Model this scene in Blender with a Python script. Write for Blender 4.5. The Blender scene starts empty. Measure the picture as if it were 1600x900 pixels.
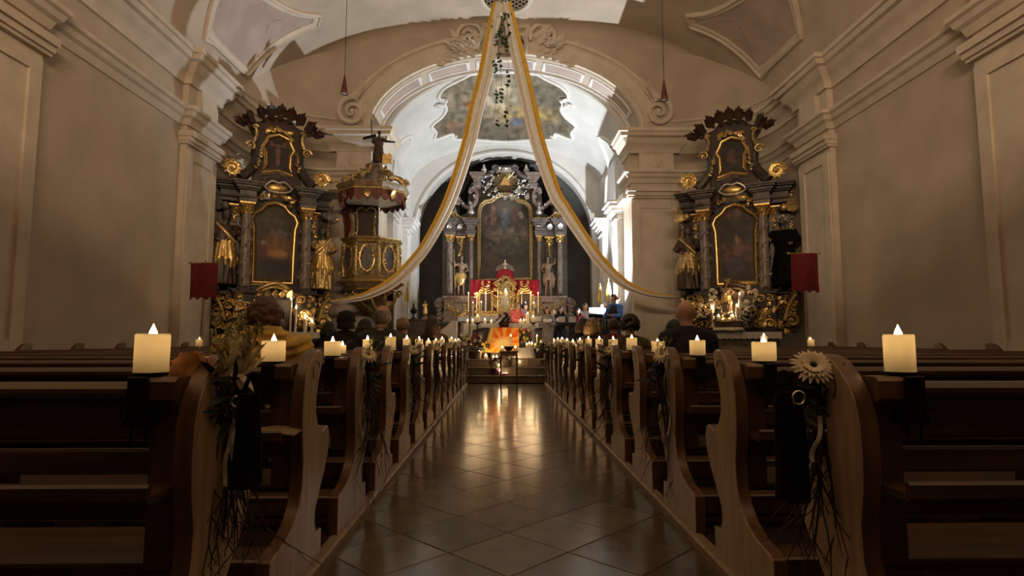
import bpy, math, random
from mathutils import Vector, Matrix, Euler
V = Vector
pi, sin, cos, sqrt, atan2 = math.pi, math.sin, math.cos, math.sqrt, math.atan2
scene = bpy.context.scene
COL = scene.collection
random.seed(7)

# ------------------------------------------------------------------ camera
F_PX = 900.0
CAM = V((0, 0, 1.1))
PITCH = math.atan(80.5 / F_PX)
YAW = -math.atan(14.0 / F_PX)
cam_data = bpy.data.cameras.new('camera')
cam = bpy.data.objects.new('camera', cam_data)
COL.objects.link(cam)
cam.location = CAM
cam.rotation_euler = (pi / 2 + PITCH, 0, YAW)
cam_data.sensor_width = 36
cam_data.lens = F_PX / 1600 * 36
cam_data.clip_start = 0.05
cam_data.clip_end = 200
scene.camera = cam
CR = Euler((pi / 2 + PITCH, 0, YAW)).to_matrix()

def ray(px, py):
    return CR @ V(((px - 800) / F_PX, (450 - py) / F_PX, -1))
def at(px, py, Y):
    d = ray(px, py)
    return CAM + d * (Y / d.y)

# ------------------------------------------------------------------ world, exposure, large lights
W = bpy.data.worlds.new('world'); scene.world = W
W.use_nodes = True
W.node_tree.nodes['Background'].inputs[0].default_value = (0.03, 0.035, 0.05, 1)
W.node_tree.nodes['Background'].inputs[1].default_value = 0.3
vs = scene.view_settings
vs.view_transform = 'Standard'
vs.look = 'None'
vs.gamma = 1
vs.use_curve_mapping = False
vs.exposure = 0.0
scene.cycles.use_denoising = True
scene.cycles.max_bounces = 6
scene.cycles.diffuse_bounces = 4
scene.cycles.glossy_bounces = 3
scene.cycles.transmission_bounces = 4
scene.cycles.sample_clamp_indirect = 3.0
scene.cycles.caustics_reflective = False
scene.cycles.caustics_refractive = False

def lamp(name, kind, loc, energy, color, size=0.1, rot=None, spot=None, blend=0.5, sizey=None):
    l = bpy.data.lights.new(name, kind)
    l.energy = energy; l.color = color
    if kind == 'AREA':
        l.size = size
        if sizey: l.shape = 'RECTANGLE'; l.size_y = sizey
    else: l.shadow_soft_size = size
    if kind == 'SPOT': l.spot_size = spot; l.spot_blend = blend
    o = bpy.data.objects.new(name, l); COL.objects.link(o)
    o.location = loc
    if rot is not None: o.rotation_euler = rot
    return o
def aim(o, target):
    o.rotation_euler = (V(target) - o.location).to_track_quat('-Z', 'Y').to_euler()

WARM = (1.0, 0.66, 0.36)
COOL = (0.90, 0.955, 1.0)
# added warm fill light, out of view behind the camera, for walls and vault
lamp('nave_fill_light', 'AREA', (0.15, -2.7, 5.72), 790, (1.0, 0.72, 0.46), 6.0, rot=(pi * 0.64, 0, 0), sizey=0.25)
# cold floodlight standing behind the right pier of the chancel arch
FLOOD = V((3.02, 16.75, 1.85))
fl = lamp('flood_light', 'SPOT', FLOOD, 2600, COOL, 0.05, spot=math.radians(150), blend=0.6)
aim(fl, FLOOD + V((-0.25, 0.16, 1.0)))

# ------------------------------------------------------------------ materials
MATS = {}
def srgb(c):
    return tuple((x / 12.92 if x <= 0.04045 else ((x + 0.055) / 1.055) ** 2.4) for x in c)
def mat(name, color, rough=0.6, metal=0.0, var=0.15, scale=6.0, bump=0.0, bscale=None, stretch=None, emit=0, emit_col=None,
        spec=0.5, alt=None, detail=4.0, trans=0, coat=0, sss=0, lo=0.35, hi=0.65, distort=0.0):
    m = bpy.data.materials.new(name); m.use_nodes = True
    nt = m.node_tree; N = nt.nodes; L = nt.links
    b = N['Principled BSDF']
    b.inputs['Roughness'].default_value = rough
    b.inputs['Metallic'].default_value = metal
    b.inputs['Specular IOR Level'].default_value = spec
    if coat: b.inputs['Coat Weight'].default_value = coat; b.inputs['Coat Roughness'].default_value = 0.15
    if sss:
        b.inputs['Subsurface Weight'].default_value = sss
        b.inputs['Subsurface Scale'].default_value = 0.02
    tc = N.new('ShaderNodeTexCoord'); mp = N.new('ShaderNodeMapping')
    L.new(tc.outputs['Object'], mp.inputs[0])
    if stretch: mp.inputs['Scale'].default_value = stretch
    n = N.new('ShaderNodeTexNoise'); n.inputs['Scale'].default_value = scale; n.inputs['Detail'].default_value = detail
    n.inputs['Distortion'].default_value = distort
    L.new(mp.outputs[0], n.inputs['Vector'])
    r = N.new('ShaderNodeValToRGB')
    c = V(color[:3])
    a = V(alt) if alt else c * (1 - 2 * var)
    r.color_ramp.elements[0].color = (*a, 1); r.color_ramp.elements[1].color = (*(c * (1 + (0 if alt else var))), 1)
    r.color_ramp.elements[0].position = lo; r.color_ramp.elements[1].position = hi
    L.new(n.outputs['Fac'], r.inputs[0]); L.new(r.outputs[0], b.inputs['Base Color'])
    if bump:
        bn = N.new('ShaderNodeBump'); bn.inputs['Strength'].default_value = bump; bn.inputs['Distance'].default_value = 0.02
        n2 = N.new('ShaderNodeTexNoise'); n2.inputs['Scale'].default_value = bscale or scale * 4; n2.inputs['Detail'].default_value = 3
        L.new(mp.outputs[0], n2.inputs['Vector']); L.new(n2.outputs['Fac'], bn.inputs['Height'])
        L.new(bn.outputs[0], b.inputs['Normal'])
    if emit:
        b.inputs['Emission Color'].default_value = (*(emit_col or color), 1)
        b.inputs['Emission Strength'].default_value = emit
    if trans:
        t = N.new('ShaderNodeBsdfTranslucent'); t.inputs['Color'].default_value = (*color, 1)
        mx = N.new('ShaderNodeMixShader'); mx.inputs[0].default_value = trans
        out = N['Material Output']
        L.new(b.outputs[0], mx.inputs[1]); L.new(t.outputs[0], mx.inputs[2]); L.new(mx.outputs[0], out.inputs[0])
    MATS[name] = m
    return m
def cmat(name, rough=0.7, spec=0.3):
    m = bpy.data.materials.new(name); m.use_nodes = True
    nt = m.node_tree; b = nt.nodes['Principled BSDF']
    a = nt.nodes.new('ShaderNodeAttribute'); a.attribute_name = 'paint'
    nt.links.new(a.outputs['Color'], b.inputs['Base Color'])
    b.inputs['Roughness'].default_value = rough; b.inputs['Specular IOR Level'].default_value = spec
    MATS[name] = m
    return m
def glass_mat(name, color=(1, 1, 1)):
    m = bpy.data.materials.new(name); m.use_nodes = True
    b = m.node_tree.nodes['Principled BSDF']
    b.inputs['Transmission Weight'].default_value = 0.9; b.inputs['Roughness'].default_value = 0.05
    b.inputs['Base Color'].default_value = (*color, 1); b.inputs['IOR'].default_value = 1.15
    MATS[name] = m
    return m

mat('plaster', (0.50, 0.42, 0.33), 0.85, var=0.06, scale=1.2, bump=0.05, bscale=14)
mat('stucco', (0.62, 0.54, 0.44), 0.8, var=0.05, scale=3)
mat('stucco_field', (0.46, 0.365, 0.32), 0.85, var=0.07, scale=1.5)
mat('white_plaster', (0.62, 0.615, 0.59), 0.85, var=0.04, scale=1.5)
mat('white_stucco', (0.72, 0.71, 0.69), 0.8, var=0.04, scale=3)
mat('shaded_plaster', (0.135, 0.133, 0.13), 0.85, var=0.10, scale=1.1)  # apse only: the shade behind the altar is put into this colour
mat('wood', (0.070, 0.036, 0.018), 0.42, var=0.22, scale=3, stretch=(6, 6, 0.8), bump=0.06, bscale=16, coat=0.25)
mat('wood_long', (0.085, 0.043, 0.021), 0.38, var=0.22, scale=3, stretch=(0.8, 6, 6), bump=0.06, bscale=16, coat=0.3)
mat('wood_end_lit', (0.47, 0.345, 0.22), 0.32, var=0.12, scale=3, stretch=(6, 6, 0.7), bump=0.04, bscale=16, coat=0.6)  # lighter copy of the end wood: light on the aisle faces as colour
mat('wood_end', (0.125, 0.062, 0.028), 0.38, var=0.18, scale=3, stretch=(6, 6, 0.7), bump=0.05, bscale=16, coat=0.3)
mat('wood_dark', (0.05, 0.024, 0.013), 0.45, var=0.2, scale=4, stretch=(5, 5, 1))
mat('marble_dark', (0.055, 0.042, 0.036), 0.42, var=0.3, scale=4, distort=1.5, alt=(0.020, 0.015, 0.013), detail=6)
mat('marble_grey', (0.17, 0.145, 0.14), 0.42, scale=5, distort=1.6, alt=(0.05, 0.042, 0.042), detail=6)
mat('marble_pink', (0.30, 0.235, 0.205), 0.35, scale=5, distort=1.8, alt=(0.14, 0.10, 0.09), detail=6)
mat('column_grey', (0.27, 0.225, 0.19), 0.4, scale=5, distort=1.6, alt=(0.13, 0.10, 0.085), detail=6)
mat('marble_ochre', (0.34, 0.26, 0.15), 0.4, scale=5, distort=1.8, alt=(0.16, 0.11, 0.06), detail=6)
mat('gold', (0.88, 0.63, 0.26), 0.30, 0.85, var=0.2, scale=30, bump=0.2, bscale=60)
mat('gold_dull', (0.55, 0.40, 0.18), 0.40, 0.7, var=0.25, scale=20, bump=0.2, bscale=50)
mat('silver', (0.70, 0.67, 0.62), 0.35, 0.75, var=0.15, scale=25, bump=0.15, bscale=50)
mat('statue_skin', (0.30, 0.20, 0.13), 0.5, var=0.12, scale=12)
mat('red_cloth', (0.42, 0.012, 0.03), 0.75, var=0.15, scale=8)
mat('banner_red', (0.16, 0.010, 0.016), 0.85, var=0.12, scale=10, bump=0.08, bscale=80)
mat('red_wood', (0.13, 0.030, 0.016), 0.5, var=0.2, scale=8)
mat('wax', (0.98, 0.93, 0.78), 0.5, var=0.02, scale=20, trans=0.8)
mat('wax_solid', (0.86, 0.78, 0.62), 0.5, var=0.04, scale=20)
mat('flame', (1.0, 0.75, 0.35), 0.5, emit=34, emit_col=(1.0, 0.66, 0.30), var=0.0)
mat('iron', (0.012, 0.010, 0.010), 0.5, 0.6, var=0.2, scale=30)
mat('chrome', (0.6, 0.6, 0.6), 0.2, 1.0, var=0.05)
mat('black_cloth', (0.006, 0.006, 0.007), 0.95, spec=0.1, var=0.2, scale=20, bump=0.1, bscale=60)
mat('white_cloth', (0.72, 0.68, 0.62), 0.8, var=0.05, scale=8)
mat('drape_yellow', (0.84, 0.53, 0.07), 0.75, var=0.06, scale=10, trans=0.12)
mat('drape_white', (0.93, 0.88, 0.80), 0.75, var=0.04, scale=10, trans=0.12)
mat('leaf', (0.035, 0.075, 0.02), 0.5, var=0.3, scale=12)
mat('leaf_dark', (0.010, 0.016, 0.008), 0.5, var=0.3, scale=12)
mat('leaf_pale', (0.25, 0.27, 0.10), 0.6, var=0.2, scale=12)
mat('twig', (0.030, 0.016, 0.010), 0.7, var=0.3, scale=20)
mat('petal', (0.80, 0.71, 0.54), 0.6, var=0.06, scale=20)
mat('petal_peach', (0.62, 0.33, 0.19), 0.6, var=0.1, scale=15)
mat('petal_red', (0.30, 0.015, 0.03), 0.6, var=0.25, scale=25)
mat('petal_purple', (0.10, 0.015, 0.06), 0.6, var=0.3, scale=25)
mat('petal_yellow', (0.72, 0.45, 0.06), 0.6, var=0.15, scale=25)
mat("paper", (0.55, 0.54, 0.51), 0.8, var=0.05, scale=10)
mat('stone_step', (0.19, 0.145, 0.095), 0.35, var=0.12, scale=3)
mat('light_wood', (0.30, 0.23, 0.15), 0.5, var=0.1, scale=4, stretch=(5, 5, 1))
cmat('painting', 0.45, 0.4)
cmat('fresco', 0.85, 0.2)
cmat('printed_cloth', 0.8, 0.2)
glass_mat('glass')

# ------------------------------------------------------------------ mesh builder
def frame_of(t, n):
    t = t.normalized(); n = (n - t * n.dot(t))
    if n.length < 1e-6: n = t.orthogonal()
    n.normalize()
    return t, n, t.cross(n)

STUFF = {'gilt_panel', 'cloud_ornament', 'clouds', 'gilded_ornament', 'wing_ornament', 'side_garland', 'pedestal_relief', 'plinth_relief', 'gilt_crest', 'crest_flowers', 'hanging_twigs', 'foliage', 'dark_foliage', 'buds', 'leaves', 'grass_spray', 'pale_blossom', 'entablature_ornament', 'gloria_rays', 'garland_drop'}
class MB:
    def __init__(s): s.v = []; s.f = []
    def add(s, vs_, fs):
        o = len(s.v); s.v.extend([tuple(p) for p in vs_]); s.f.extend([tuple(i + o for i in q) for q in fs]); return s
    def box(s, c, d, R=None):
        c = V(c); x, y, z = d[0] / 2, d[1] / 2, d[2] / 2
        P = [V((i * x, j * y, k * z)) for k in (-1, 1) for j in (-1, 1) for i in (-1, 1)]
        if R is not None: P = [R @ p for p in P]
        return s.add([c + p for p in P], [(0, 2, 3, 1), (4, 5, 7, 6), (0, 1, 5, 4), (2, 6, 7, 3), (0, 4, 6, 2), (1, 3, 7, 5)])
    def bbox(s, c, d, b=0.01):
        # box with bevelled vertical section edges (chamfered all round in XZ and top)
        x, y, z = d[0] / 2, d[1] / 2, d[2] / 2
        prof = [(-y + b, -z), (y - b, -z), (y, -z + b), (y, z - b), (y - b, z), (-y + b, z), (-y, z - b), (-y, -z + b)]
        return s.prism(prof, V(c) - V((x, 0, 0)), V((0, 1, 0)), V((0, 0, 1)), V((2 * x, 0, 0)))
    def prism(s, poly, o, U, Vv, Wv):
        o = V(o); n = len(poly)
        A = [o + U * p[0] + Vv * p[1] for p in poly]
        flip = (U.cross(Vv)).dot(Wv) < 0
        area = sum(poly[i][0] * poly[(i + 1) % n][1] - poly[(i + 1) % n][0] * poly[i][1] for i in range(n))
        if area < 0: flip = not flip
        fs = [tuple(reversed(range(n))), tuple(range(n, 2 * n))] + [(i, (i + 1) % n, n + (i + 1) % n, n + i) for i in range(n)]
        if flip: fs = [tuple(reversed(q)) for q in fs]
        return s.add(A + [p + Wv for p in A], fs)
    def tube(s, pts, r, n=8, cap=True, up=None, flat=1.0):
        pts = [V(p) for p in pts]; m = len(pts)
        rr = r if isinstance(r, (list, tuple)) else [r] * m
        vs_ = []; N = None
        for i, p in enumerate(pts):
            t = (pts[min(i + 1, m - 1)] - pts[max(i - 1, 0)])
            if t.length < 1e-9: t = V((0, 0, 1))
            t.normalize()
            if up is not None: N = up - t * up.dot(t); N = N.normalized() if N.length > 1e-6 else t.orthogonal().normalized()
            elif N is None: N = t.orthogonal().normalized()
            else:
                N = N - t * N.dot(t); N = N.normalized() if N.length > 1e-6 else t.orthogonal().normalized()
            B = t.cross(N)
            for k in range(n):
                a = 2 * pi * k / n
                vs_.append(p + (N * cos(a) * flat + B * sin(a)) * rr[i])
        fs = [(i * n + k, i * n + (k + 1) % n, (i + 1) * n + (k + 1) % n, (i + 1) * n + k) for i in range(m - 1) for k in range(n)]
        if cap: fs += [tuple(reversed(range(n))), tuple(range((m - 1) * n, m * n))]
        return s.add(vs_, fs)
    def lathe(s, prof, o=(0, 0, 0), n=16, sx=1, sy=1, cap=True, ax=None):
        o = V(o); vs_ = []
        for (r, z) in prof:
            for k in range(n):
                a = 2 * pi * k / n
                p = V((r * cos(a) * sx, r * sin(a) * sy, z))
                vs_.append(o + (ax @ p if ax is not None else p))
        m = len(prof)
        fs = [(i * n + k, i * n + (k + 1) % n, (i + 1) * n + (k + 1) % n, (i + 1) * n + k) for i in range(m - 1) for k in range(n)]
        if cap: fs += [tuple(reversed(range(n))), tuple(range((m - 1) * n, m * n))]
        return s.add(vs_, fs)
    def ell(s, c, r, n=10, m=7, R=None):
        c = V(c); r = (r, r, r) if not isinstance(r, (tuple, list)) else r
        vs_ = [V((0, 0, -r[2]))]; 
        for i in range(1, m):
            ph = -pi / 2 + pi * i / m
            for k in range(n):
                a = 2 * pi * k / n
                vs_.append(V((r[0] * cos(ph) * cos(a), r[1] * cos(ph) * sin(a), r[2] * sin(ph))))
        vs_.append(V((0, 0, r[2])))
        if R is not None: vs_ = [R @ p for p in vs_]
        fs = [(0, 1 + (k + 1) % n, 1 + k) for k in range(n)]
        for i in range(m - 2):
            for k in range(n):
                a = 1 + i * n; b = a + n
                fs.append((a + k, a + (k + 1) % n, b + (k + 1) % n, b + k))
        a = 1 + (m - 2) * n; t = len(vs_) - 1
        fs += [(a + k, a + (k + 1) % n, t) for k in range(n)]
        return s.add([c + p for p in vs_], fs)
    def mould(s, pts, prof, N, closed=False, cap=True):
        # sweep an open or closed profile [(side, out)] along pts; N is the outward normal (one, or one per point)
        pts = [V(p) for p in pts]; m = len(pts); k = len(prof); vs_ = []
        for i, p in enumerate(pts):
            if closed: a, b = pts[i - 1], pts[(i + 1) % m]
            else: a, b = pts[max(i - 1, 0)], pts[min(i + 1, m - 1)]
            n = V(N[i]) if isinstance(N, list) else V(N)
            t, n, B = frame_of(b - a, n)
            # mitre
            if (closed or 0 < i < m - 1):
                d1 = (p - a); 
                if d1.length > 1e-9:
                    cs = d1.normalized().dot(t)
                    sc = 1 / max(cs, 0.5)
                else: sc = 1
            else: sc = 1
            for (u, w) in prof: vs_.append(p + B * u * sc + n * w)
        fs = []
        mm = m if closed else m - 1
        for i in range(mm):
            i2 = (i + 1) % m
            for j in range(k - 1):
                fs.append((i * k + j, i2 * k + j, i2 * k + j + 1, i * k + j + 1))
            fs.append((i * k + k - 1, i2 * k + k - 1, i2 * k, i * k))
        if not closed and cap: fs += [tuple(range(k)), tuple(reversed(range((m - 1) * k, m * k)))]
        return s.add(vs_, fs)
    def grid(s, fn, nu, nv, cu=False):
        vs_ = [fn(i / nu, j / nv) for j in range(nv + 1) for i in range(nu + 1)]
        w = nu + 1
        fs = [(j * w + i, j * w + i + 1, (j + 1) * w + i + 1, (j + 1) * w + i) for j in range(nv) for i in range(nu)]
        return s.add(vs_, fs)
    def slab(s, fn, nu, nv, th):
        # closed sheet: fn gives the point, th the offset vector
        top = [V(fn(i / nu, j / nv)) for j in range(nv + 1) for i in range(nu + 1)]
        n = len(top); w = nu + 1
        bot = [p + (th(p) if callable(th) else V(th)) for p in top]
        fs = [(j * w + i, j * w + i + 1, (j + 1) * w + i + 1, (j + 1) * w + i) for j in range(nv) for i in range(nu)]
        fs += [tuple(n + q for q in reversed(f)) for f in list(fs)]
        ring = [i for i in range(nu)] + [j * w + nu for j in range(nv)] + [nv * w + i for i in range(nu, 0, -1)] + [j * w for j in range(nv, 0, -1)]
        for a, b in zip(ring, ring[1:] + ring[:1]): fs.append((b, a, n + a, n + b))
        return s.add(top + bot, fs)
    def spiral(s, c, U, Vv, r, turns, tr, n=6, a0=0.0, hand=1, steps=26, inner=0.12, N=None, lift=0.0):
        # volute: a tube winding inwards in the plane U, Vv
        c = V(c); pts = []; rr = []
        W_ = U.cross(Vv)
        for i in range(steps + 1):
            t = i / steps
            a = a0 + hand * 2 * pi * turns * t
            q = r * ((1 - t) ** 1.0 * (1 - inner) + inner)
            pts.append(c + U * cos(a) * q + Vv * sin(a) * q + W_ * lift * t)
            rr.append(tr * (1 - 0.55 * t))
        s.tube(pts, rr, n)
        s.ell(c + W_ * lift, tr * 1.0, 8, 5)
        return s
    def leafblade(s, o, d, up, L, w, curl=0.5, n=5):
        # a closed curved blade with a midrib fold
        o = V(o); d, up, side = frame_of(V(d), V(up))
        vs_ = []
        for i in range(n + 1):
            t = i / n
            c = o + d * (L * sin(curl * t) / curl) + up * (L * (1 - cos(curl * t)) / curl)
            ww = w * (sin(pi * (0.12 + 0.88 * t)) ** 0.8) * 0.5 if t < 1 else 0.001
            vs_ += [c - side * ww + up * ww * 0.25, c - up * w * 0.05, c + side * ww + up * ww * 0.25, c + up * w * 0.06]
        fs = []
        for i in range(n):
            a = i * 4; b = a + 4
            for j in range(4):
                fs.append((a + j, a + (j + 1) % 4, b + (j + 1) % 4, b + j))
        fs += [(3, 2, 1, 0), (n * 4, n * 4 + 1, n * 4 + 2, n * 4 + 3)]
        return s.add(vs_, fs)
    def acanthus(s, o, d, up, L, w, lobes=3, curl=0.8):
        d = V(d).normalized(); up = V(up)
        d, up, side = frame_of(d, up)
        s.leafblade(o, d, up, L, w * 0.6, curl)
        for i in range(lobes):
            t = 0.15 + 0.6 * i / lobes
            for sg in (-1, 1):
                dd = (d * 0.7 + side * sg * 0.75)
                s.leafblade(V(o) + d * L * t, dd, up, L * (0.55 - 0.12 * i), w * 0.42, curl * 1.1, 4)
        return s
    def build(s, name, m, parent=None, smooth=35, off=None):
        me = bpy.data.meshes.new(name)
        vs_ = s.v if off is None else [(p[0] - off[0], p[1] - off[1], p[2] - off[2]) for p in s.v]
        me.from_pydata(vs_, [], s.f)
        me.materials.append(MATS[m] if isinstance(m, str) else m)
        if smooth:
            me.shade_smooth()
            me.set_sharp_from_angle(angle=math.radians(smooth))
        me.update()
        o = bpy.data.objects.new(name, me); COL.objects.link(o)
        if parent is not None:
            o.parent = parent
            if name in STUFF: o['kind'] = 'stuff'
        return o

def tag(o, label=None, cat=None, group=None, kind=None):
    if label: o['label'] = label
    if cat: o['category'] = cat
    if group: o['group'] = group
    if kind: o['kind'] = kind
    return o
def empty(name, loc=(0, 0, 0), rz=0.0, label=None, cat=None, group=None):
    o = bpy.data.objects.new(name, None); COL.objects.link(o)
    o.location = loc; o.rotation_euler = (0, 0, rz); o.empty_display_size = 0.1
    return tag(o, label, cat, group)
def struct(name, mb, m, smooth=35):
    o = mb.build(name, m, None, smooth); o['kind'] = 'structure'; return o
KIDS = {}
def copy_tree(o, parent=None):
    c = o.copy(); COL.objects.link(c); c.parent = parent
    for ch in [x for x in o.children]: copy_tree(ch, c)
    return c
def spline(pts, n=8, closed=False):
    # Catmull-Rom through pts (tuples of any dimension)
    P = [V(p) if len(p) > 1 else p for p in pts]; m = len(P); out = []
    rng = m if closed else m - 1
    for i in range(rng):
        p0 = P[(i - 1) % m] if closed or i > 0 else P[0]
        p1 = P[i]; p2 = P[(i + 1) % m]
        p3 = P[(i + 2) % m] if closed or i + 2 < m else P[-1]
        for k in range(n):
            t = k / n
            out.append(0.5 * ((2 * p1) + (p2 - p0) * t + (2 * p0 - 5 * p1 + 4 * p2 - p3) * t * t + (-p0 + 3 * p1 - 3 * p2 + p3) * t ** 3))
    if not closed: out.append(P[-1].copy())
    return out
def paint_grid(name, m, fn, nu, nv, color, parent=None, off=None, th=None, keep=None):
    # a fine sheet whose colour attribute is computed per vertex
    mb = MB()
    vs_ = [V(fn(i / nu, j / nv)) for j in range(nv + 1) for i in range(nu + 1)]
    w = nu + 1
    fs = [(j * w + i, j * w + i + 1, (j + 1) * w + i + 1, (j + 1) * w + i) for j in range(nv) for i in range(nu)]
    if keep: fs = [q for q in fs if keep((q[0] % w + 0.5) / nu, (q[0] // w + 0.5) / nv)]
    cols = [color(i / nu, j / nv) for j in range(nv + 1) for i in range(nu + 1)]
    mb.add(vs_, fs)
    o = mb.build(name, m, parent, 0, off)
    a = o.data.color_attributes.new('paint', 'FLOAT_COLOR', 'POINT')
    flat = []
    for c in cols: flat += [max(0, c[0]), max(0, c[1]), max(0, c[2]), 1]
    a.data.foreach_set('color', flat)
    if th:
        sm = o.modifiers.new('thickness', 'SOLIDIFY'); sm.thickness = th; sm.offset = 0
    return o
from mathutils import noise as NZ
def fbm(x, y, z=0.0, o=4): return NZ.fractal(V((x, y, z)), 0.7, 2.0, o)
def mix(a, b, t):
    t = max(0, min(1, t)); return tuple(a[i] + (b[i] - a[i]) * t for i in range(3))
def blob(x, y, cx, cy, rx, ry, soft=0.5):
    d = sqrt(((x - cx) / rx) ** 2 + ((y - cy) / ry) ** 2)
    return max(0, min(1, (1 - d) / soft + 0.5)) if d < 1 + soft else 0
# ================================================================== THE SETTING
ZA = 15.6                    # plane of the chancel arch wall
XL, XR = -6.45, 6.75         # nave side walls
XC = 0.5 * (XL + XR)
AX = 0.07                    # axis of chancel and arch
A_A, A_B = 3.74, 2.2        # arch half axes
RC = 2.2                     # plan radius of the nave corners
Z_CORN = at(530, 207, ZA).z  # top of main cornice
Z_SPR = Z_CORN + 0.05
Z_CROWN = at(786, 36, ZA).z
KERB_L, KERB_R = -0.86, 1.02
Z_CH = 0.58                  # chancel floor
def vault(x):
    u = min(1, abs((x - XC) / (XR - XC)))
    p = 2.35
    return Z_CORN + (Z_CROWN - Z_CORN) * max(0.0, (1 - u ** p)) ** (1 / p)
def on_vault(px, py, lift=0.0):
    d = ray(px, py); t = 2.0
    while t < 60:
        p = CAM + d * t
        if p.x < XL or p.x > XR or p.z > vault(p.x) - lift: break
        t += 0.02
    return CAM + d * (t - 0.02)

# floor slabs: diagonal stone tiles in the aisle, each its own piece over a mortar bed
mat('mortar', (0.05, 0.035, 0.022), 0.8, var=0.1)
for i, (c, a) in enumerate([((0.125, 0.100, 0.064), 0.1), ((0.105, 0.082, 0.052), 0.1), ((0.15, 0.122, 0.080), 0.1), ((0.115, 0.088, 0.056), 0.12)]):
    mat('tile_%d' % i, c, 0.17, var=a, scale=5, bump=0.05, bscale=5)
fm = MB(); fm.box((0.15, 6.2, -0.06), (13.6, 21.0, 0.09))
floor = struct('floor', fm, 'mortar')
tm = []
hs = 0.217; bv = 0.004
for i in range(4):
    t = MB()
    q = [V((-hs, -hs, 0)), V((hs, -hs, 0)), V((hs, hs, 0)), V((-hs, hs, 0))]
    low = [p + V((0, 0, -0.03)) for p in q]; top = [p * ((hs - bv) / hs) for p in q]; mid = [p + V((0, 0, -0.003)) for p in q]
    t.add(low + mid + top, [(3, 2, 1, 0), (0, 1, 5, 4), (1, 2, 6, 5), (2, 3, 7, 6), (3, 0, 4, 7), (4, 5, 9, 8), (5, 6, 10, 9), (6, 7, 11, 10), (7, 4, 8, 11), (8, 9, 10, 11)])
    me = bpy.data.meshes.new('tile'); me.from_pydata(t.v, [], t.f); me.materials.append(MATS['tile_%d' % i]); tm.append(me)
random.seed(3)
step = hs * 2 + 0.004
r2 = sqrt(0.5)
for i in range(-14, 60):
    for j in range(-32, 32):
        x = 0.03 + (i - j) * step * r2 * 0.5 * 2 / 2 * 1.0
        y = (i + j) * step * r2
        x = 0.03 + (i - j) * step * r2
        if KERB_L - 0.28 < x < KERB_R + 0.28 and 0.2 < y < 14.5:
            o = bpy.data.objects.new('tile', random.choice(tm)); COL.objects.link(o)
            o.parent = floor; o.location = (x, y, 0); o.rotation_euler = (random.uniform(-.0016, .0016), random.uniform(-.0016, .0016), pi / 4)
# wooden pew platforms with a lighter kerb strip
for sgn, nm in ((-1, 'left'), (1, 'right')):
    x0 = KERB_L if sgn < 0 else KERB_R
    x1 = XL + 0.02 if sgn < 0 else XR - 0.02
    b = MB(); b.box(((x0 + x1) / 2 + sgn * 0.03, 5.2, 0.02), (abs(x1 - x0) - 0.06, 18.3, 0.05))
    struct('floor_' + nm, b, 'wood_dark')
    b = MB(); b.prism([(0, -0.03), (0.06, -0.03), (0.06, 0.052), (0.012, 0.052), (0, 0.04)], (x0, -3.9, 0), V((sgn, 0, 0)), V((0, 0, 1)), V((0, 18.25, 0)))
    struct('trim_' + ('1' if sgn < 0 else '2'), b, 'light_wood')
# chancel steps and floor
for k in range(3):
    b = MB()
    b.bbox((XC, 15.6 + 0.36 * k, 0.193 * k + 0.0965 - 0.001), (XR - XL - 0.06, 1.8, 0.193), 0.015)
    b.bbox((XC, 15.6 + 0.36 * k - 0.01, 0.193 * (k + 1) - 0.02), (XR - XL - 0.07, 1.84, 0.04), 0.012)
    struct('floor_step_%d' % (k + 1), b, 'stone_step')
b = MB(); b.box((AX, 20.3, Z_CH - 0.05), (7.4, 7.6, 0.1)); struct('floor_chancel', b, 'stone_step')
# high altar podium
b = MB()
b.bbox((AX, 20.6, Z_CH + 0.08), (4.4, 2.6, 0.16), 0.02); b.bbox((AX, 20.8, Z_CH + 0.24), (3.8, 2.4, 0.16), 0.02)
struct('floor_podium', b, 'stone_step')

# ---- nave walls with rounded front corners, up to the vault
def wall_plan(side):
    X = XL if side < 0 else XR
    s = -side
    P = [(X, y) for y in (-4, -1, 2, 5, 8, 11, ZA - RC)]
    for k in range(1, 13):
        a = pi / 2 * k / 12
        P.append((X + s * (RC - RC * cos(a)), ZA - RC + RC * sin(a)))
    return P
def plan_normal(P, i):
    a = V((*P[max(i - 1, 0)], 0)); b = V((*P[min(i + 1, len(P) - 1)], 0)); t = (b - a).normalized()
    return V((t.y, -t.x, 0))
for side, nm in ((-1, 'left'), (1, 'right')):
    P = wall_plan(side); m = MB(); n = len(P)
    def fn(u, v, P=P):
        i = min(int(round(u * (len(P) - 1))), len(P) - 1)
        x, y = P[i]
        return V((x, y, -0.05 + v * (max(vault(x), Z_CORN) + 0.10)))
    m.slab(fn, n - 1, 24, V((side * 0.3, 0, 0)))
    struct('wall_' + nm, m, 'plaster')
# ---- chancel arch wall
xa, xb = XL + RC - 0.02, XR - RC + 0.02
xs = sorted(set([xa + (xb - xa) * k / 40 for k in range(41)] + [AX - A_A * cos(pi * k / 44) for k in range(45)] + [AX - 3.45, AX + 3.45]))
m = MB()
def arch_z(x, a=A_A, b=A_B, zs=None):
    u = (x - AX) / a
    return (Z_SPR if zs is None else zs) + b * sqrt(max(0, 1 - u * u))
cols = []
for x in xs:
    inside = abs(x - AX) <= A_A + 1e-6
    lo = arch_z(x) if inside else Z_SPR
    cols.append([V((x, ZA, lo + (vault(x) + 0.05 - lo) * k / 6)) for k in range(7)])
for a, b in zip(cols, cols[1:]):
    for k in range(6): m.add([a[k], b[k], b[k + 1], a[k + 1]], [(0, 1, 2, 3)])
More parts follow.
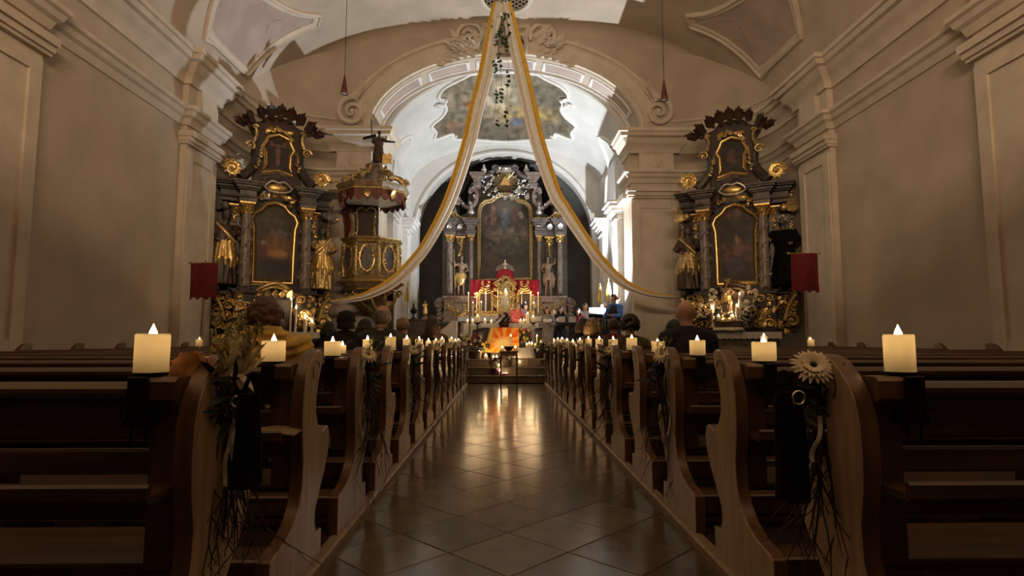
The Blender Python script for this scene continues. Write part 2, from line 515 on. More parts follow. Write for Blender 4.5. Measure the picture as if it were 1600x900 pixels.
# lower front piers (from floor to springing)
PI_L, PI_R = AX - 3.45, AX + 3.45
for (u0, u1) in ((xa, PI_L), (PI_R, xb)):
    m.add([V((u0, ZA, -0.05)), V((u1, ZA, -0.05)), V((u1, ZA, Z_SPR)), V((u0, ZA, Z_SPR))], [(0, 1, 2, 3)])
# intrados
D_IN = 0.85
for k in range(44):
    a0, a1 = pi * k / 44, pi * (k + 1) / 44
    p0 = V((AX - A_A * cos(a0), ZA, Z_SPR + A_B * sin(a0))); p1 = V((AX - A_A * cos(a1), ZA, Z_SPR + A_B * sin(a1)))
    m.add([p0, p1, p1 + V((0, D_IN, 0)), p0 + V((0, D_IN, 0))], [(3, 2, 1, 0)])
struct('wall_front', m, 'plaster')
# pier reveals
for sgn, nm in ((-1, 'left'), (1, 'right')):
    m = MB(); x = AX + sgn * 3.45
    m.box((x + sgn * 0.3, ZA + D_IN / 2 + 0.006, Z_SPR / 2 - 0.02), (0.6, D_IN, Z_SPR + 0.02))
    struct('wall_pier_' + nm, m, 'plaster')
# ---- nave vault
m = MB()
def vf(u, v):
    a = -1 + 2 * u
    a = math.copysign(1 - (1 - abs(a)) ** 1.8, a)
    x = XC + a * (XR - XC + 0.0)
    return V((x, -4.2 + v * (ZA + 4.25), vault(x)))
m.slab(vf, 72, 12, V((0, 0, 0.25)))
ceiling = struct('ceiling', m, 'plaster', smooth=60)
# back wall (behind the camera)
m = MB(); m.box((XC, -4.15, 5.2), (XR - XL + 0.4, 0.3, 10.6)); struct('wall_back', m, 'plaster')

m = MB(); m.box((XC, -2.7, 3.95), (XR - XL, 2.6, 0.3)); m.box((XC, -1.45, 4.7), (XR - XL, 0.14, 1.25)); m.bbox((XC, -1.45, 5.34), (XR - XL, 0.26, 0.08), 0.02)  # added unseen slab and parapet that keep the fill light off the pews
for k in range(9): m.box((XL + 0.75 + 1.46 * k, -1.36, 4.7), (1.0, 0.06, 0.8))
struct('trim_light_shield', m, 'plaster')
# ---- chancel
CHX = 3.45; CZ = 6.55; CB = 2.45; AZ = 5.05      # chancel vault springs at CZ, rises CB
Y_AP = 21.35; AP_B = 2.4
def cb(y): return CB - 0.75 * max(0, min(1, (y - ZA - D_IN) / (Y_AP - ZA - D_IN)))
def ch_vault(x):
    u = min(1, abs((x - AX) / (CHX + 0.12)))
    return CZ + CB * sqrt(max(0, 1 - u * u))
for sgn, nm in ((-1, 'left'), (1, 'right')):
    m = MB(); x = AX + sgn * CHX
    m.slab(lambda u, v: V((x, ZA + D_IN + 0.0 + u * (Y_AP - ZA - D_IN), v * (CZ + 0.25))), 6, 8, V((sgn * 0.25, 0, 0)))
    struct('wall_chancel_' + nm, m, 'white_plaster')
m = MB()
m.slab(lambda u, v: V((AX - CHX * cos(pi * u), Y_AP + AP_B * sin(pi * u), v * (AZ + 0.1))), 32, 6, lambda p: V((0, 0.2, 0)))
struct('wall_apse', m, 'shaded_plaster')
m = MB()
m.slab(lambda u, v: V((AX - (CHX + 0.1) * cos(pi * u), ZA + D_IN - 0.05 + v * (Y_AP + 0.05 - ZA - D_IN), CZ + cb(ZA + D_IN - 0.05 + v * (Y_AP + 0.05 - ZA - D_IN)) * sin(pi * u))), 48, 10, V((0, 0, 0.2)))
ceiling_ch = struct('ceiling_chancel', m, 'white_plaster', 60)
# conch: from transverse arch back and down to the apse wall
m = MB()
AR = 0.30
def conch(u, v):
    a = pi * u; t = v * pi / 2
    r = CHX - 0.05
    return V((AX - r * cos(a) * 1.0, Y_AP + AP_B * sin(t) * sin(a), AZ + 2.98 * sin(a) * cos(t)))
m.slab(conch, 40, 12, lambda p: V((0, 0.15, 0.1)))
struct('ceiling_apse', m, 'shaded_plaster', 60)
# diaphragm arch in front of the apse
m = MB()
RI, BI = CHX * 0.925, 2.88
for yy in (Y_AP - 0.45,):
    for k in range(48):
        P = []
        for a in (pi * k / 48, pi * (k + 1) / 48):
            P += [V((AX - RI * cos(a), yy, AZ + BI * sin(a))), V((AX - (CHX + 0.1) * cos(a), yy, CZ + cb(yy) * sin(a) + 0.02)), V((AX - RI * cos(a), Y_AP + 0.05, AZ + BI * sin(a)))]
        m.add(P, [(0, 3, 4, 1), (0, 2, 5, 3)])
    for sg in (-1, 1):
        m.add([V((AX + sg * RI, yy, AZ)), V((AX + sg * (CHX + 0.1), yy, CZ)), V((AX + sg * (CHX + 0.1), yy, AZ))], [(0, 1, 2)])
for sg in (-1, 1): m.box((AX + sg * (RI + 0.2), Y_AP - 0.2, AZ / 2), (0.4, 0.5, AZ))
m.mould([V((AX - (RI + 0.12) * cos(pi * k / 48), Y_AP - 0.45, AZ + (BI + 0.12) * sin(pi * k / 48))) for k in range(49)], [(-0.06, -0.02), (-0.06, 0.05), (0.0, 0.07), (0.06, 0.03), (0.06, -0.02)], V((0, -1, 0)))
struct('wall_apse_arch', m, 'white_plaster', 40)
# front lunette closing the gap between arch intrados and chancel vault
m = MB()
for k in range(44):
    a0, a1 = pi * k / 44, pi * (k + 1) / 44
    P = []
    for a in (a0, a1):
        x = AX - A_A * cos(a)
        P += [V((x, ZA + D_IN, Z_SPR + A_B * sin(a) + 0.02)), V((AX - (CHX + 0.1) * cos(a), ZA + D_IN, CZ + CB * sin(a) - 0.02))]
    m.add(P, [(0, 1, 3, 2)])
struct('wall_chancel_front', m, 'white_plaster')

# cove easing the nave vault into the arch wall
m = MB()
def cove(u, v):
    x = XC + (2 * u - 1) * (XR - XC) * 0.985
    w = abs(2 * u - 1); r = 0.32 * (1 - w ** 4) + 0.02
    t = v * pi / 2
    return V((x, ZA - r + r * sin(t) - 0.004, vault(x) - r + r * cos(t) - 0.004))
m.grid(cove, 80, 8)
struct('trim_cove', m, 'plaster', 80)
# ================================================================== MOULDINGS, STUCCO, PILASTERS
def cornice_prof(z_top, h, out, sgn):
    # (side, out) with side measured along B; B = T x N ; sgn makes side point up
    P = [(0, -0.05), (0, out), (-0.16 * h, out), (-0.22 * h, out * 0.9), (-0.36 * h, out * 0.86), (-0.42 * h, out * 0.62), (-0.62 * h, out * 0.45),
         (-0.68 * h, out * 0.38), (-0.85 * h, out * 0.2), (-h, out * 0.14), (-h, -0.05)]
    return [(sgn * a, b) for a, b in P]
PIL_Y = (2.3, 7.1, 11.9)      # wall pilasters (centre), 1.25 wide
def wall_path(side, extra):
    """plan of the side wall, stepped forward round each pilaster, as (point, normal) at height 0"""
    X = XL if side < 0 else XR; s = -side
    pts = []; nrm = []
    y = -3.9
    pts.append((X, y))
    for pc in PIL_Y:
        a, b = pc - 0.62, pc + 0.62
        pts += [(X, a), (X + s * extra, a + 0.02), (X + s * extra, b - 0.02), (X, b)]
    pts.append((X, ZA - RC))
    for k in range(1, 17):
        a = pi / 2 * k / 16
        pts.append((X + s * (RC - RC * cos(a)), ZA - RC + RC * sin(a)))
    pts.append((AX + side * 4.75, ZA))
    # step forward over the arch pier
    pts += [(AX + side * 4.75, ZA - extra), (AX + side * (3.45), ZA - extra)]
    return pts
def sweep_h(m, pts, prof_rel, z, s):
    """horizontal moulding: prof_rel [(dz, out)], mitred plan offset"""
    n = len(pts); k = len(prof_rel); vs_ = []
    for i, (x, y) in enumerate(pts):
        p = V((x, y))
        d0 = (p - V(pts[i - 1])).normalized() if i > 0 else None
        d1 = (V(pts[i + 1]) - p).normalized() if i < n - 1 else None
        if d0 is None: d0 = d1
        if d1 is None: d1 = d0
        n0 = V((d0.y, -d0.x)) * s; n1 = V((d1.y, -d1.x)) * s
        b = n0 + n1
        b = b / max(b.dot(n0), 0.3) if b.length > 1e-6 else n0
        for (dz, o) in prof_rel: vs_.append(V((x + b.x * o, y + b.y * o, z + dz)))
    fs = []
    for i in range(n - 1):
        for j in range(k - 1):
            q = (i * k + j, (i + 1) * k + j, (i + 1) * k + j + 1, i * k + j + 1)
            fs.append(q if s > 0 else tuple(reversed(q)))
    fs += [tuple(range(k)), tuple(range((n - 1) * k, n * k))]
    m.add(vs_, fs)
MAIN = [(0, -0.04), (0, 0.40), (-0.09, 0.40), (-0.11, 0.36), (-0.20, 0.33), (-0.23, 0.26), (-0.36, 0.20), (-0.40, 0.14), (-0.50, 0.07), (-0.60, 0.05), (-0.60, -0.04)]
ARCHI = [(0, -0.04), (0, 0.22), (-0.07, 0.22), (-0.10, 0.17), (-0.18, 0.14), (-0.22, 0.08), (-0.30, 0.05), (-0.34, 0.03), (-0.34, -0.04)]
CAPI = [(0, -0.04), (0, 0.10), (-0.05, 0.10), (-0.08, 0.06), (-0.16, 0.05), (-0.16, -0.04)]
Z_ARCHI = at(530, 268, ZA).z
tn = 4
for side, nm in ((-1, 'left'), (1, 'right')):
    path = wall_path(side, 0.14)
    # close round the pier reveal
    pp = path + [(AX + side * 3.45, ZA + D_IN)]
    for prof, z in ((MAIN, Z_CORN), (ARCHI, Z_ARCHI)):
        m = MB(); sweep_h(m, pp, prof, z, 1 if side < 0 else -1)
        struct('trim_%d' % tn, m, 'stucco'); tn += 1
    # base of the lunette: thin line moulding above the cornice
    arc = path[13:]
    m = MB(); sweep_h(m, arc[:-2], [(0, -0.02), (0, 0.05), (-0.03, 0.06), (-0.06, 0.02), (-0.06, -0.02)], at(480, 186, ZA).z, 1 if side < 0 else -1)
    struct('trim_%d' % tn, m, 'stucco'); tn += 1
    # wall pilasters with capital, sunk panel, base and frieze console
    X = XL if side < 0 else XR; s = -side
    for pc in PIL_Y:
        p = MB()
        p.box((X + s * 0.05, pc, Z_CORN / 2 - 0.3), (0.14, 1.2, Z_CORN - 0.5))
        for dy in (-0.47, 0.47): p.box((X + s * 0.135, pc + dy, 2.9), (0.05, 0.2, 4.0))
        for z in (0.99, 4.81): p.box((X + s * 0.133, pc, z), (0.05, 0.73, 0.2))
        for (z, h, o) in ((5.02, 0.06, 0.2), (5.09, 0.1, 0.24), (5.19, 0.12, 0.29), (0.78, 0.08, 0.24), (0.4, 0.7, 0.22)):
            p.bbox((X + s * o / 2, pc, z), (o, 1.2 + o * 0.6, h), 0.015)
        p.bbox((X + s * 0.12, pc, Z_ARCHI + 0.27), (0.22, 0.62, 0.5), 0.03)
        struct('trim_%d' % tn, p, 'stucco'); tn += 1
    # arch pier facing: pilaster strip with sunk panel and capital on the nave side, wrapped into the reveal
    p = MB()
    cx = AX + side * 4.1; w = 1.3
    p.box((cx, ZA - 0.045, 2.75), (w, 0.13, 5.3))
    for dx in (-0.53, 0.53): p.box((cx + dx, ZA - 0.12, 2.85), (0.2, 0.05, 4.1))
    for z in (0.91, 4.79): p.box((cx, ZA - 0.118, z), (0.85, 0.05, 0.2))
    for (z, h, o) in ((4.98, 0.06, 0.2), (5.06, 0.1, 0.26), (5.16, 0.1, 0.32), (0.68, 0.08, 0.24), (0.3, 0.7, 0.22)):
        p.bbox((cx - side * o * 0.2, ZA - o / 2 + 0.1, z), (w + o * 0.55, o + 0.2, h), 0.015)
    for zz in (5.02, 5.11): p.bbox((AX + side * 3.38, ZA + D_IN / 2, zz), (0.28, D_IN, 0.09), 0.015)
    # frieze block with a curved sunk shield
    p.bbox((cx + side * 0.05, ZA - 0.10, Z_ARCHI + 0.27), (0.95, 0.16, 0.52), 0.03)
    p.lathe([(0.0, 0), (0.2, 0), (0.2, 0.03), (0.16, 0.05), (0.0, 0.05)], (cx, ZA - 0.17, Z_ARCHI + 0.28), 16, ax=Matrix.Rotation(pi / 2, 3, 'X'))
    struct('trim_%d' % tn, p, 'stucco'); tn += 1

# ---- archivolt: outer and inner mouldings with volutes at the feet
def ell_arc(a, b, y, k0=0.0, k1=1.0, n=60, zs=None):
    z0 = Z_SPR if zs is None else zs
    return [V((AX - a * cos(pi * (k0 + (k1 - k0) * i / n)), y, z0 + b * sin(pi * (k0 + (k1 - k0) * i / n)))) for i in range(n + 1)]
NF = V((0, -1, 0))
av = MB()
av.mould(ell_arc(4.42, 2.78, ZA, 0.10, 0.90), [(-0.09, -0.02), (-0.09, 0.07), (-0.04, 0.12), (0.03, 0.10), (0.05, 0.05), (0.09, 0.04), (0.09, -0.02)], NF)
av.mould(ell_arc(3.86, 2.31, ZA, 0.0, 1.0), [(-0.10, -0.02), (-0.10, 0.05), (-0.02, 0.06), (0.0, 0.10), (0.07, 0.09), (0.09, 0.02), (0.09, -0.02)], NF)
av.mould(ell_arc(4.14, 2.54, ZA, 0.04, 0.96), [(-0.16, -0.02), (-0.16, 0.03), (0.16, 0.03), (0.16, -0.02)], NF)
struct('trim_%d' % tn, av, 'stucco'); tn += 1
for side in (-1, 1):
    v = MB()
    c = at(551 if side < 0 else 1028, 176, ZA) + V((0, -0.08, 0))
    U = V((-side, 0, 0))
    v.spiral(c, U, V((0, 0, 1)), 0.42, 1.7, 0.085, 8, a0=pi * 0.45, hand=1, steps=44, lift=0)
    v.tube(spline([c + V((side * -0.0, 0, 0.40)), c + V((-side * 0.10, 0, 0.52)), c + V((-side * 0.28, 0, 0.70)), c + V((-side * 0.5, 0, 0.98))], 6), [0.09 - 0.002 * i for i in range(19)], 8)
    for k in range(6):
        a = 0.3 + k * 0.35
        v.acanthus(c + U * (0.05 + 0.06 * k) + V((0, -0.02, 0.42 + 0.05 * k)), U * cos(a) + V((0, 0, sin(a))), NF, 0.26, 0.16, 2)
    struct('trim_%d' % tn, v, 'stucco'); tn += 1
# keystone cartouche with lettering and acanthus volutes
kc = MB()
cz = at(786, 65, ZA).z
sh = [(-0.62, 0.42), (-0.25, 0.36), (0, 0.46), (0.25, 0.36), (0.62, 0.42), (0.55, 0.1), (0.58, -0.2), (0.46, -0.46), (0, -0.55), (-0.46, -0.46), (-0.58, -0.2), (-0.55, 0.1)]
shp = [V((AX + x, ZA, cz + z)) for x, z in sh]
shs = spline([tuple(p) for p in shp], 4, True)
kc.mould(shs, [(-0.06, -0.02), (-0.06, 0.12), (0.0, 0.16), (0.06, 0.11), (0.06, -0.02)], NF, closed=True)
for sg in (-1, 1):
    c = V((AX + sg * 1.02, ZA - 0.08, cz + 0.12))
    kc.mould([c + V((0.34 * cos(t), 0, 0.34 * sin(t))) for t in [pi * (1.12 if sg > 0 else 1.05) - 1.3 * pi * k / 20 * 1.0 for k in range(21)]], [(-0.05, -0.05), (-0.05, 0.05), (0.05, 0.05), (0.05, -0.05)], NF)
    for k in range(16):
        a = random.uniform(-0.4, 1.2); L = random.uniform(0.2, 0.42)
        o = c + V((sg * random.uniform(-0.3, 0.5), -0.02, random.uniform(-0.5, 0.12)))
        kc.acanthus(o, V((sg * cos(a), 0, sin(a))), NF, L, 0.16, 2)
    for k in range(5):
        o = V((AX + sg * (0.8 + 0.22 * k), ZA - 0.05, cz - 0.42 - 0.03 * k * k * 0.5))
        kc.acanthus(o, V((sg, 0, 0.1 - 0.1 * k)), NF, 0.34, 0.2, 3)
    kc.spiral(c + V((0.02 * sg, -0.02, 0.02)), V((sg, 0, 0)), V((0, 0, 1)), 0.16, 1.3, 0.05, 6)
key = struct('trim_%d' % tn, kc, 'stucco'); tn += 1
f = MB(); f.prism([(p.x - AX, p.z - cz) for p in shs], (AX, ZA - 0.02, cz), V((1, 0, 0)), V((0, 0, 1)), V((0, -0.02, 0)))
f.build('cartouche_field', 'stucco_field', key)
def letter(ch, loc, size, m, parent, depth=0.01, rot=(pi / 2, 0, 0)):
    cu = bpy.data.curves.new('letter', 'FONT'); cu.body = ch; cu.size = size; cu.extrude = depth; cu.align_x = 'CENTER'
    o = bpy.data.objects.new('letter', cu); COL.objects.link(o); o.location = loc; o.rotation_euler = rot
    cu.materials.append(MATS[m]); o.parent = parent
    return o
letter('A', (AX + 0.40, ZA - 0.05, cz - 0.08), 0.34, 'iron', key)
letter('M', (AX - 0.02, ZA - 0.05, cz - 0.10), 0.34, 'iron', key)

# ---- panels on the intrados of the arch
ip = MB()
for (k0, k1) in ((0.10, 0.27), (0.30, 0.405), (0.43, 0.57), (0.595, 0.70), (0.73, 0.90)):
    n = 18
    def P(t, w):
        a = pi * t
        return V((AX - (A_A - 0.0) * cos(a), ZA + 0.18 + 0.5 * w, Z_SPR + A_B * sin(a)))
    ring = [P(k0 + (k1 - k0) * i / n, 0) for i in range(n + 1)] + [P(k1 - (k1 - k0) * i / n, 1) for i in range(n + 1)]
    nr = []
    for p in ring:
        u = V(((p.x - AX) / A_A ** 2, 0, (p.z - Z_SPR) / A_B ** 2)); nr.append(-u.normalized())
    ip.mould(ring, [(-0.03, -0.02), (-0.03, 0.03), (0.0, 0.045), (0.03, 0.03), (0.03, -0.02)], nr, closed=True)
    fld = MB()
    fld.grid(lambda u, v: (lambda p: p + -V(((p.x - AX) / A_A ** 2, 0, (p.z - Z_SPR) / A_B ** 2)).normalized() * 0.008)(P(k0 + (k1 - k0) * u, v)), 18, 1)
    struct('trim_%d' % tn, fld, 'stucco_field'); tn += 1
ip.mould(ell_arc(A_A - 0.01, A_B - 0.01, ZA + D_IN - 0.04, 0, 1), [(-0.05, -0.03), (-0.05, 0.08), (0.05, 0.10), (0.05, -0.03)], [-(V(((p.x - AX) / A_A ** 2, 0, (p.z - Z_SPR) / A_B ** 2)).normalized()) for p in ell_arc(A_A - 0.01, A_B - 0.01, ZA + D_IN - 0.04, 0, 1)])
struct('trim_%d' % tn, ip, 'white_stucco'); tn += 1

# ---- stucco framed fields on the nave vault
def vault_n(p):
    h = 0.01
    return V(((vault(p.x + h) - vault(p.x - h)) / (2 * h), 0, -1)).normalized()
def vault_frame(poly, name):
    global tn
    sp = []
    for q in poly: sp.append(on_vault(*q))
    nn = [vault_n(p) for p in sp]
    m = MB()
    m.mould(sp, [(-0.11, -0.03), (-0.11, 0.03), (-0.07, 0.05), (-0.04, 0.04), (0.02, 0.05), (0.05, 0.09), (0.09, 0.07), (0.10, -0.03)], nn, closed=True)
    fr = struct('trim_%d' % tn, m, 'stucco'); tn += 1
    c = sum((V((p[0], p[1])) for p in poly), V((0, 0))) / len(poly)
    f = MB(); R = 6; n = len(poly); vs_ = []
    for r in range(R + 1):
        for q in poly:
            w = 1 - r / R * 0.999
            p = on_vault(c.x + (q[0] - c.x) * w, c.y + (q[1] - c.y) * w)
            vs_.append(p + vault_n(p) * 0.012)
    fs = [(r * n + i, r * n + (i + 1) % n, (r + 1) * n + (i + 1) % n, (r + 1) * n + i) for r in range(R) for i in range(n)]
    f.add(vs_, fs); f.build('field', 'stucco_field', fr, 60)
def polyl(*segs):
    out = []
    for s_ in segs:
        pts = spline([tuple(p) for p in s_], 6) if len(s_) > 2 else [V(s_[0]) + (V(s_[1]) - V(s_[0])) * k / 6 for k in range(6)]
        if len(s_) > 2: pts = pts[:-1]
        out += [(p[0], p[1]) for p in pts]
    return out
left_panel = polyl([(322, 54), (384, 114)], [(384, 114), (408, 88), (440, 62), (470, 46), (492, 38)], [(492, 38), (496, 24)], [(496, 24), (466, 20), (440, 10), (412, -6)], [(412, -6), (385, -30)], [(385, -30), (340, -10), (322, 54)])
vault_frame(left_panel, 'l')
vault_frame([(1574 - x, y + 1) for x, y in reversed(left_panel)], 'r')

# ---- chancel pilasters, capitals and cornice
for side, nm in ((-1, 'left'), (1, 'right')):
    for yc in (16.95, 19.45):
        p = MB(); x = AX + side * CHX; s = -side
        p.box((x + s * 0.08, yc, 2.4), (0.2, 0.72, 4.8))
        for (z, h, o) in ((4.62, 0.05, 0.24), (4.80, 0.07, 0.26), (4.90, 0.12, 0.34), (5.02, 0.12, 0.42), (5.12, 0.08, 0.48)):
            p.bbox((x + s * o / 2, yc, z), (o, 0.72 + (o - 0.2) * 1.2, h), 0.015)
        p.bbox((x + s * 0.12, yc, Z_CH + 0.25), (0.26, 0.84, 0.5), 0.02)
        struct('trim_%d' % tn, p, 'white_stucco'); tn += 1
    # ribs of the side lunettes, springing from the capitals over wall and vault
    for (y0, y1) in ((16.95, 19.45),):
        m = MB(); pts = []; nn = []
        for k in range(33):
            t = k / 32; y = y0 + (y1 - y0) * t
            z = 5.15 + 2.5 * sin(pi * t) ** 0.8
            if z < CZ: p = V((AX + side * (CHX - 0.0), y, z)); n_ = V((-side, 0, 0.15))
            else:
                q = sqrt(max(0, 1 - ((z - CZ) / cb(y)) ** 2)); p = V((AX + side * (CHX + 0.1) * q, y, z)); n_ = -V(((p.x - AX) / 12.6, 0, (p.z - CZ) / CB ** 2))
            pts.append(p); nn.append(n_.normalized())
        m.mould(pts, [(-0.07, -0.03), (-0.05, 0.06), (0.05, 0.06), (0.07, -0.03)], nn)
        struct('trim_%d' % tn, m, 'white_stucco'); tn += 1

# ---- fresco on the chancel vault
def on_chv(px, py):
    d = ray(px, py); t = 14.0
    while t < 40:
        p = CAM + d * t
        if p.y > ZA + D_IN and (abs(p.x - AX) > CHX + 0.1 or p.z > CZ + cb(p.y) * sqrt(max(0, 1 - ((p.x - AX) / (CHX + 0.1)) ** 2))): break
        t += 0.015
    return CAM + d * (t - 0.015)
def chn(p): return -V(((p.x - AX) / (CHX + 0.1) ** 2, 0, (p.z - CZ) / CB ** 2)).normalized()
half = [(787, 112), (742, 113), (722, 122), (698, 134), (687, 145), (686, 153), (697, 156), (694, 162), (697, 170), (690, 182), (674, 196), (681, 206), (680, 217), (706, 208), (709, 216), (740, 217), (787, 220)]
out2 = half + [(1574 - x, y) for x, y in reversed(half[1:-1])]
fo = [(p[0], p[1]) for p in spline(out2, 3, True)]
sp = [on_chv(*q) for q in fo]
m = MB(); m.mould(sp, [(-0.05, -0.03), (-0.05, 0.05), (0.0, 0.08), (0.05, 0.05), (0.05, -0.03)], [chn(p) for p in sp], closed=True)
for sx in (-1, 1):
    for (px, py, r, h) in ((690, 154, 0.13, 1), (684, 165, 0.16, -1), (707, 211, 0.12, 1)):
        p = on_chv(px if sx < 0 else 1574 - px, py); n_ = chn(p)
        t_, nn_, B_ = frame_of(V((0, 1, 0)), n_)
        m.spiral(p + n_ * 0.05, V((1, 0, 0)) * -sx, B_.cross(V((1, 0, 0))) * 0 + V((0, 1, 0)), r, 1.4, 0.045, 6, hand=h)
fresco_frame = struct('trim_%d' % tn, m, 'white_stucco'); tn += 1
def inpoly(x, y, P):
    c = False; j = len(P) - 1
    for i in range(len(P)):
        if (P[i][1] > y) != (P[j][1] > y) and x < (P[j][0] - P[i][0]) * (y - P[i][1]) / (P[j][1] - P[i][1]) + P[i][0]: c = not c
        j = i
    return c
FX0, FX1, FY0, FY1 = 668, 906, 108, 224
def fr_pos(u, v):
    p = on_chv(FX0 + (FX1 - FX0) * u, FY0 + (FY1 - FY0) * v); return p + chn(p) * 0.02
def fr_col(u, v):
    x, y = u * 2.1, v
    w = fbm(x * 1.6 + 3, y * 2.2, 1.3); w2 = fbm(x * 5 + 9, y * 6, 4.1); w3 = fbm(x * 11, y * 14, 7)
    sky = mix((0.30, 0.29, 0.26), (0.50, 0.48, 0.42), 0.5 + w * 0.7)
    c = sky
    c = mix(c, (0.10, 0.095, 0.085), blob(u, v, 0.82, 0.35, 0.30, 0.45, 0.8) * (0.55 + 0.5 * w2))
    c = mix(c, (0.12, 0.11, 0.08), blob(u, v, 0.16, 0.72, 0.24, 0.26, 0.8) * (0.55 + 0.6 * w2))
    c = mix(c, (0.16, 0.14, 0.11), blob(u, v, 0.26, 0.22, 0.22, 0.2, 0.8) * (0.5 + 0.6 * w2))
    c = mix(c, (0.55, 0.52, 0.44), blob(u, v, 0.48, 0.38, 0.10, 0.32, 0.9) * (0.75 + 0.5 * w))
    c = mix(c, (0.50, 0.40, 0.20), blob(u, v, 0.63, 0.62, 0.2, 0.12, 0.9) * (0.6 + 0.6 * w2))
    c = mix(c, (0.26, 0.17, 0.13), blob(u, v, 0.22, 0.80, 0.12, 0.10, 0.6) * (0.6 + 0.8 * w2))
    c = mix(c, (0.28, 0.16, 0.13), blob(u, v, 0.30, 0.47, 0.07, 0.05, 0.5))
    c = mix(c, (0.17, 0.15, 0.13), blob(u, v, 0.5, 0.86, 0.42, 0.16, 0.7) * (0.4 + 0.9 * max(0, w2 + 0.3)))
    c = mix(c, (0.20, 0.21, 0.30), blob(u, v, 0.585, 0.70, 0.05, 0.05, 0.6))
    k = 1 + 0.5 * w3
    g_ = sum(c) / 3
    c = tuple(g_ + (a - g_) * 1.25 for a in c)
    c = mix(c, (c[0] * 1.08, c[1] * 0.96, c[2] * 0.78), 0.8)
    k2 = 1 + 0.55 * math.copysign(abs(w2) ** 0.7, w2)
    return tuple(max(0.012, a * 0.62 * k * k2) for a in c)
paint_grid('fresco', 'fresco', fr_pos, 110, 56, fr_col, fresco_frame, keep=lambda u, v: inpoly(FX0 + (FX1 - FX0) * u, FY0 + (FY1 - FY0) * v, fo))

# ---- round vent grille in the nave vault
vc = V((0.07, 14.42, vault(0.07)))
g = empty('ceiling_vent', vc, 0, 'round dark lattice vent grille in the ceiling where the drapes start', 'vent')
m = MB(); m.lathe([(0.58, 0.0), (0.58, -0.05), (0.63, -0.07), (0.70, -0.04), (0.70, 0.0)], (0, 0, 0), 36, cap=False); m.build('rim', 'stucco', g)
m = MB(); m.lathe([(0.0, -0.004), (0.58, -0.004), (0.58, -0.012), (0.0, -0.012)], (0, 0, 0), 36); m.build('backing', 'black_cloth', g)
for k in range(-4, 5):
    for d in (-1, 1):
        h = sqrt(max(0.01, 0.57 ** 2 - (k * 0.13) ** 2))
        m = MB(); m.box((0, 0, 0), (0.03, 2 * h, 0.02), Matrix.Rotation(d * pi / 4, 3, 'Z'))
        q = Matrix.Rotation(d * pi / 4, 3, 'Z') @ V((k * 0.13, 0, -0.025)); m.build('lattice_bar', 'light_wood', g, off=-q)
# ================================================================== PEWS
FX = {-1: -0.89, 1: 1.05}
ROW0, PITCH_Y = 2.93, 0.917
ZP = 0.046
prof_pts = [(0.005, 0.05), (0.005, 0.186), (-0.075, 0.192), (-0.10, 0.25), (-0.095, 0.30), (-0.04, 0.37), (0.03, 0.45), (0.085, 0.54), (0.10, 0.605), (0.085, 0.655), (0.055, 0.672), (0.02, 0.664), (-0.02, 0.655), (-0.055, 0.672),
            (-0.09, 0.70), (-0.125, 0.76), (-0.125, 0.83), (-0.10, 0.90), (-0.06, 0.97), (-0.045, 1.02), (-0.055, 1.045), (-0.085, 1.055), (-0.13, 1.052), (-0.175, 1.04), (-0.215, 1.01), (-0.255, 0.975), (-0.285, 0.93),
            (-0.305, 0.86), (-0.312, 0.76), (-0.305, 0.66), (-0.285, 0.56), (-0.29, 0.46), (-0.32, 0.38), (-0.38, 0.32), (-0.47, 0.28), (-0.58, 0.262), (-0.625, 0.25), (-0.628, 0.05)]
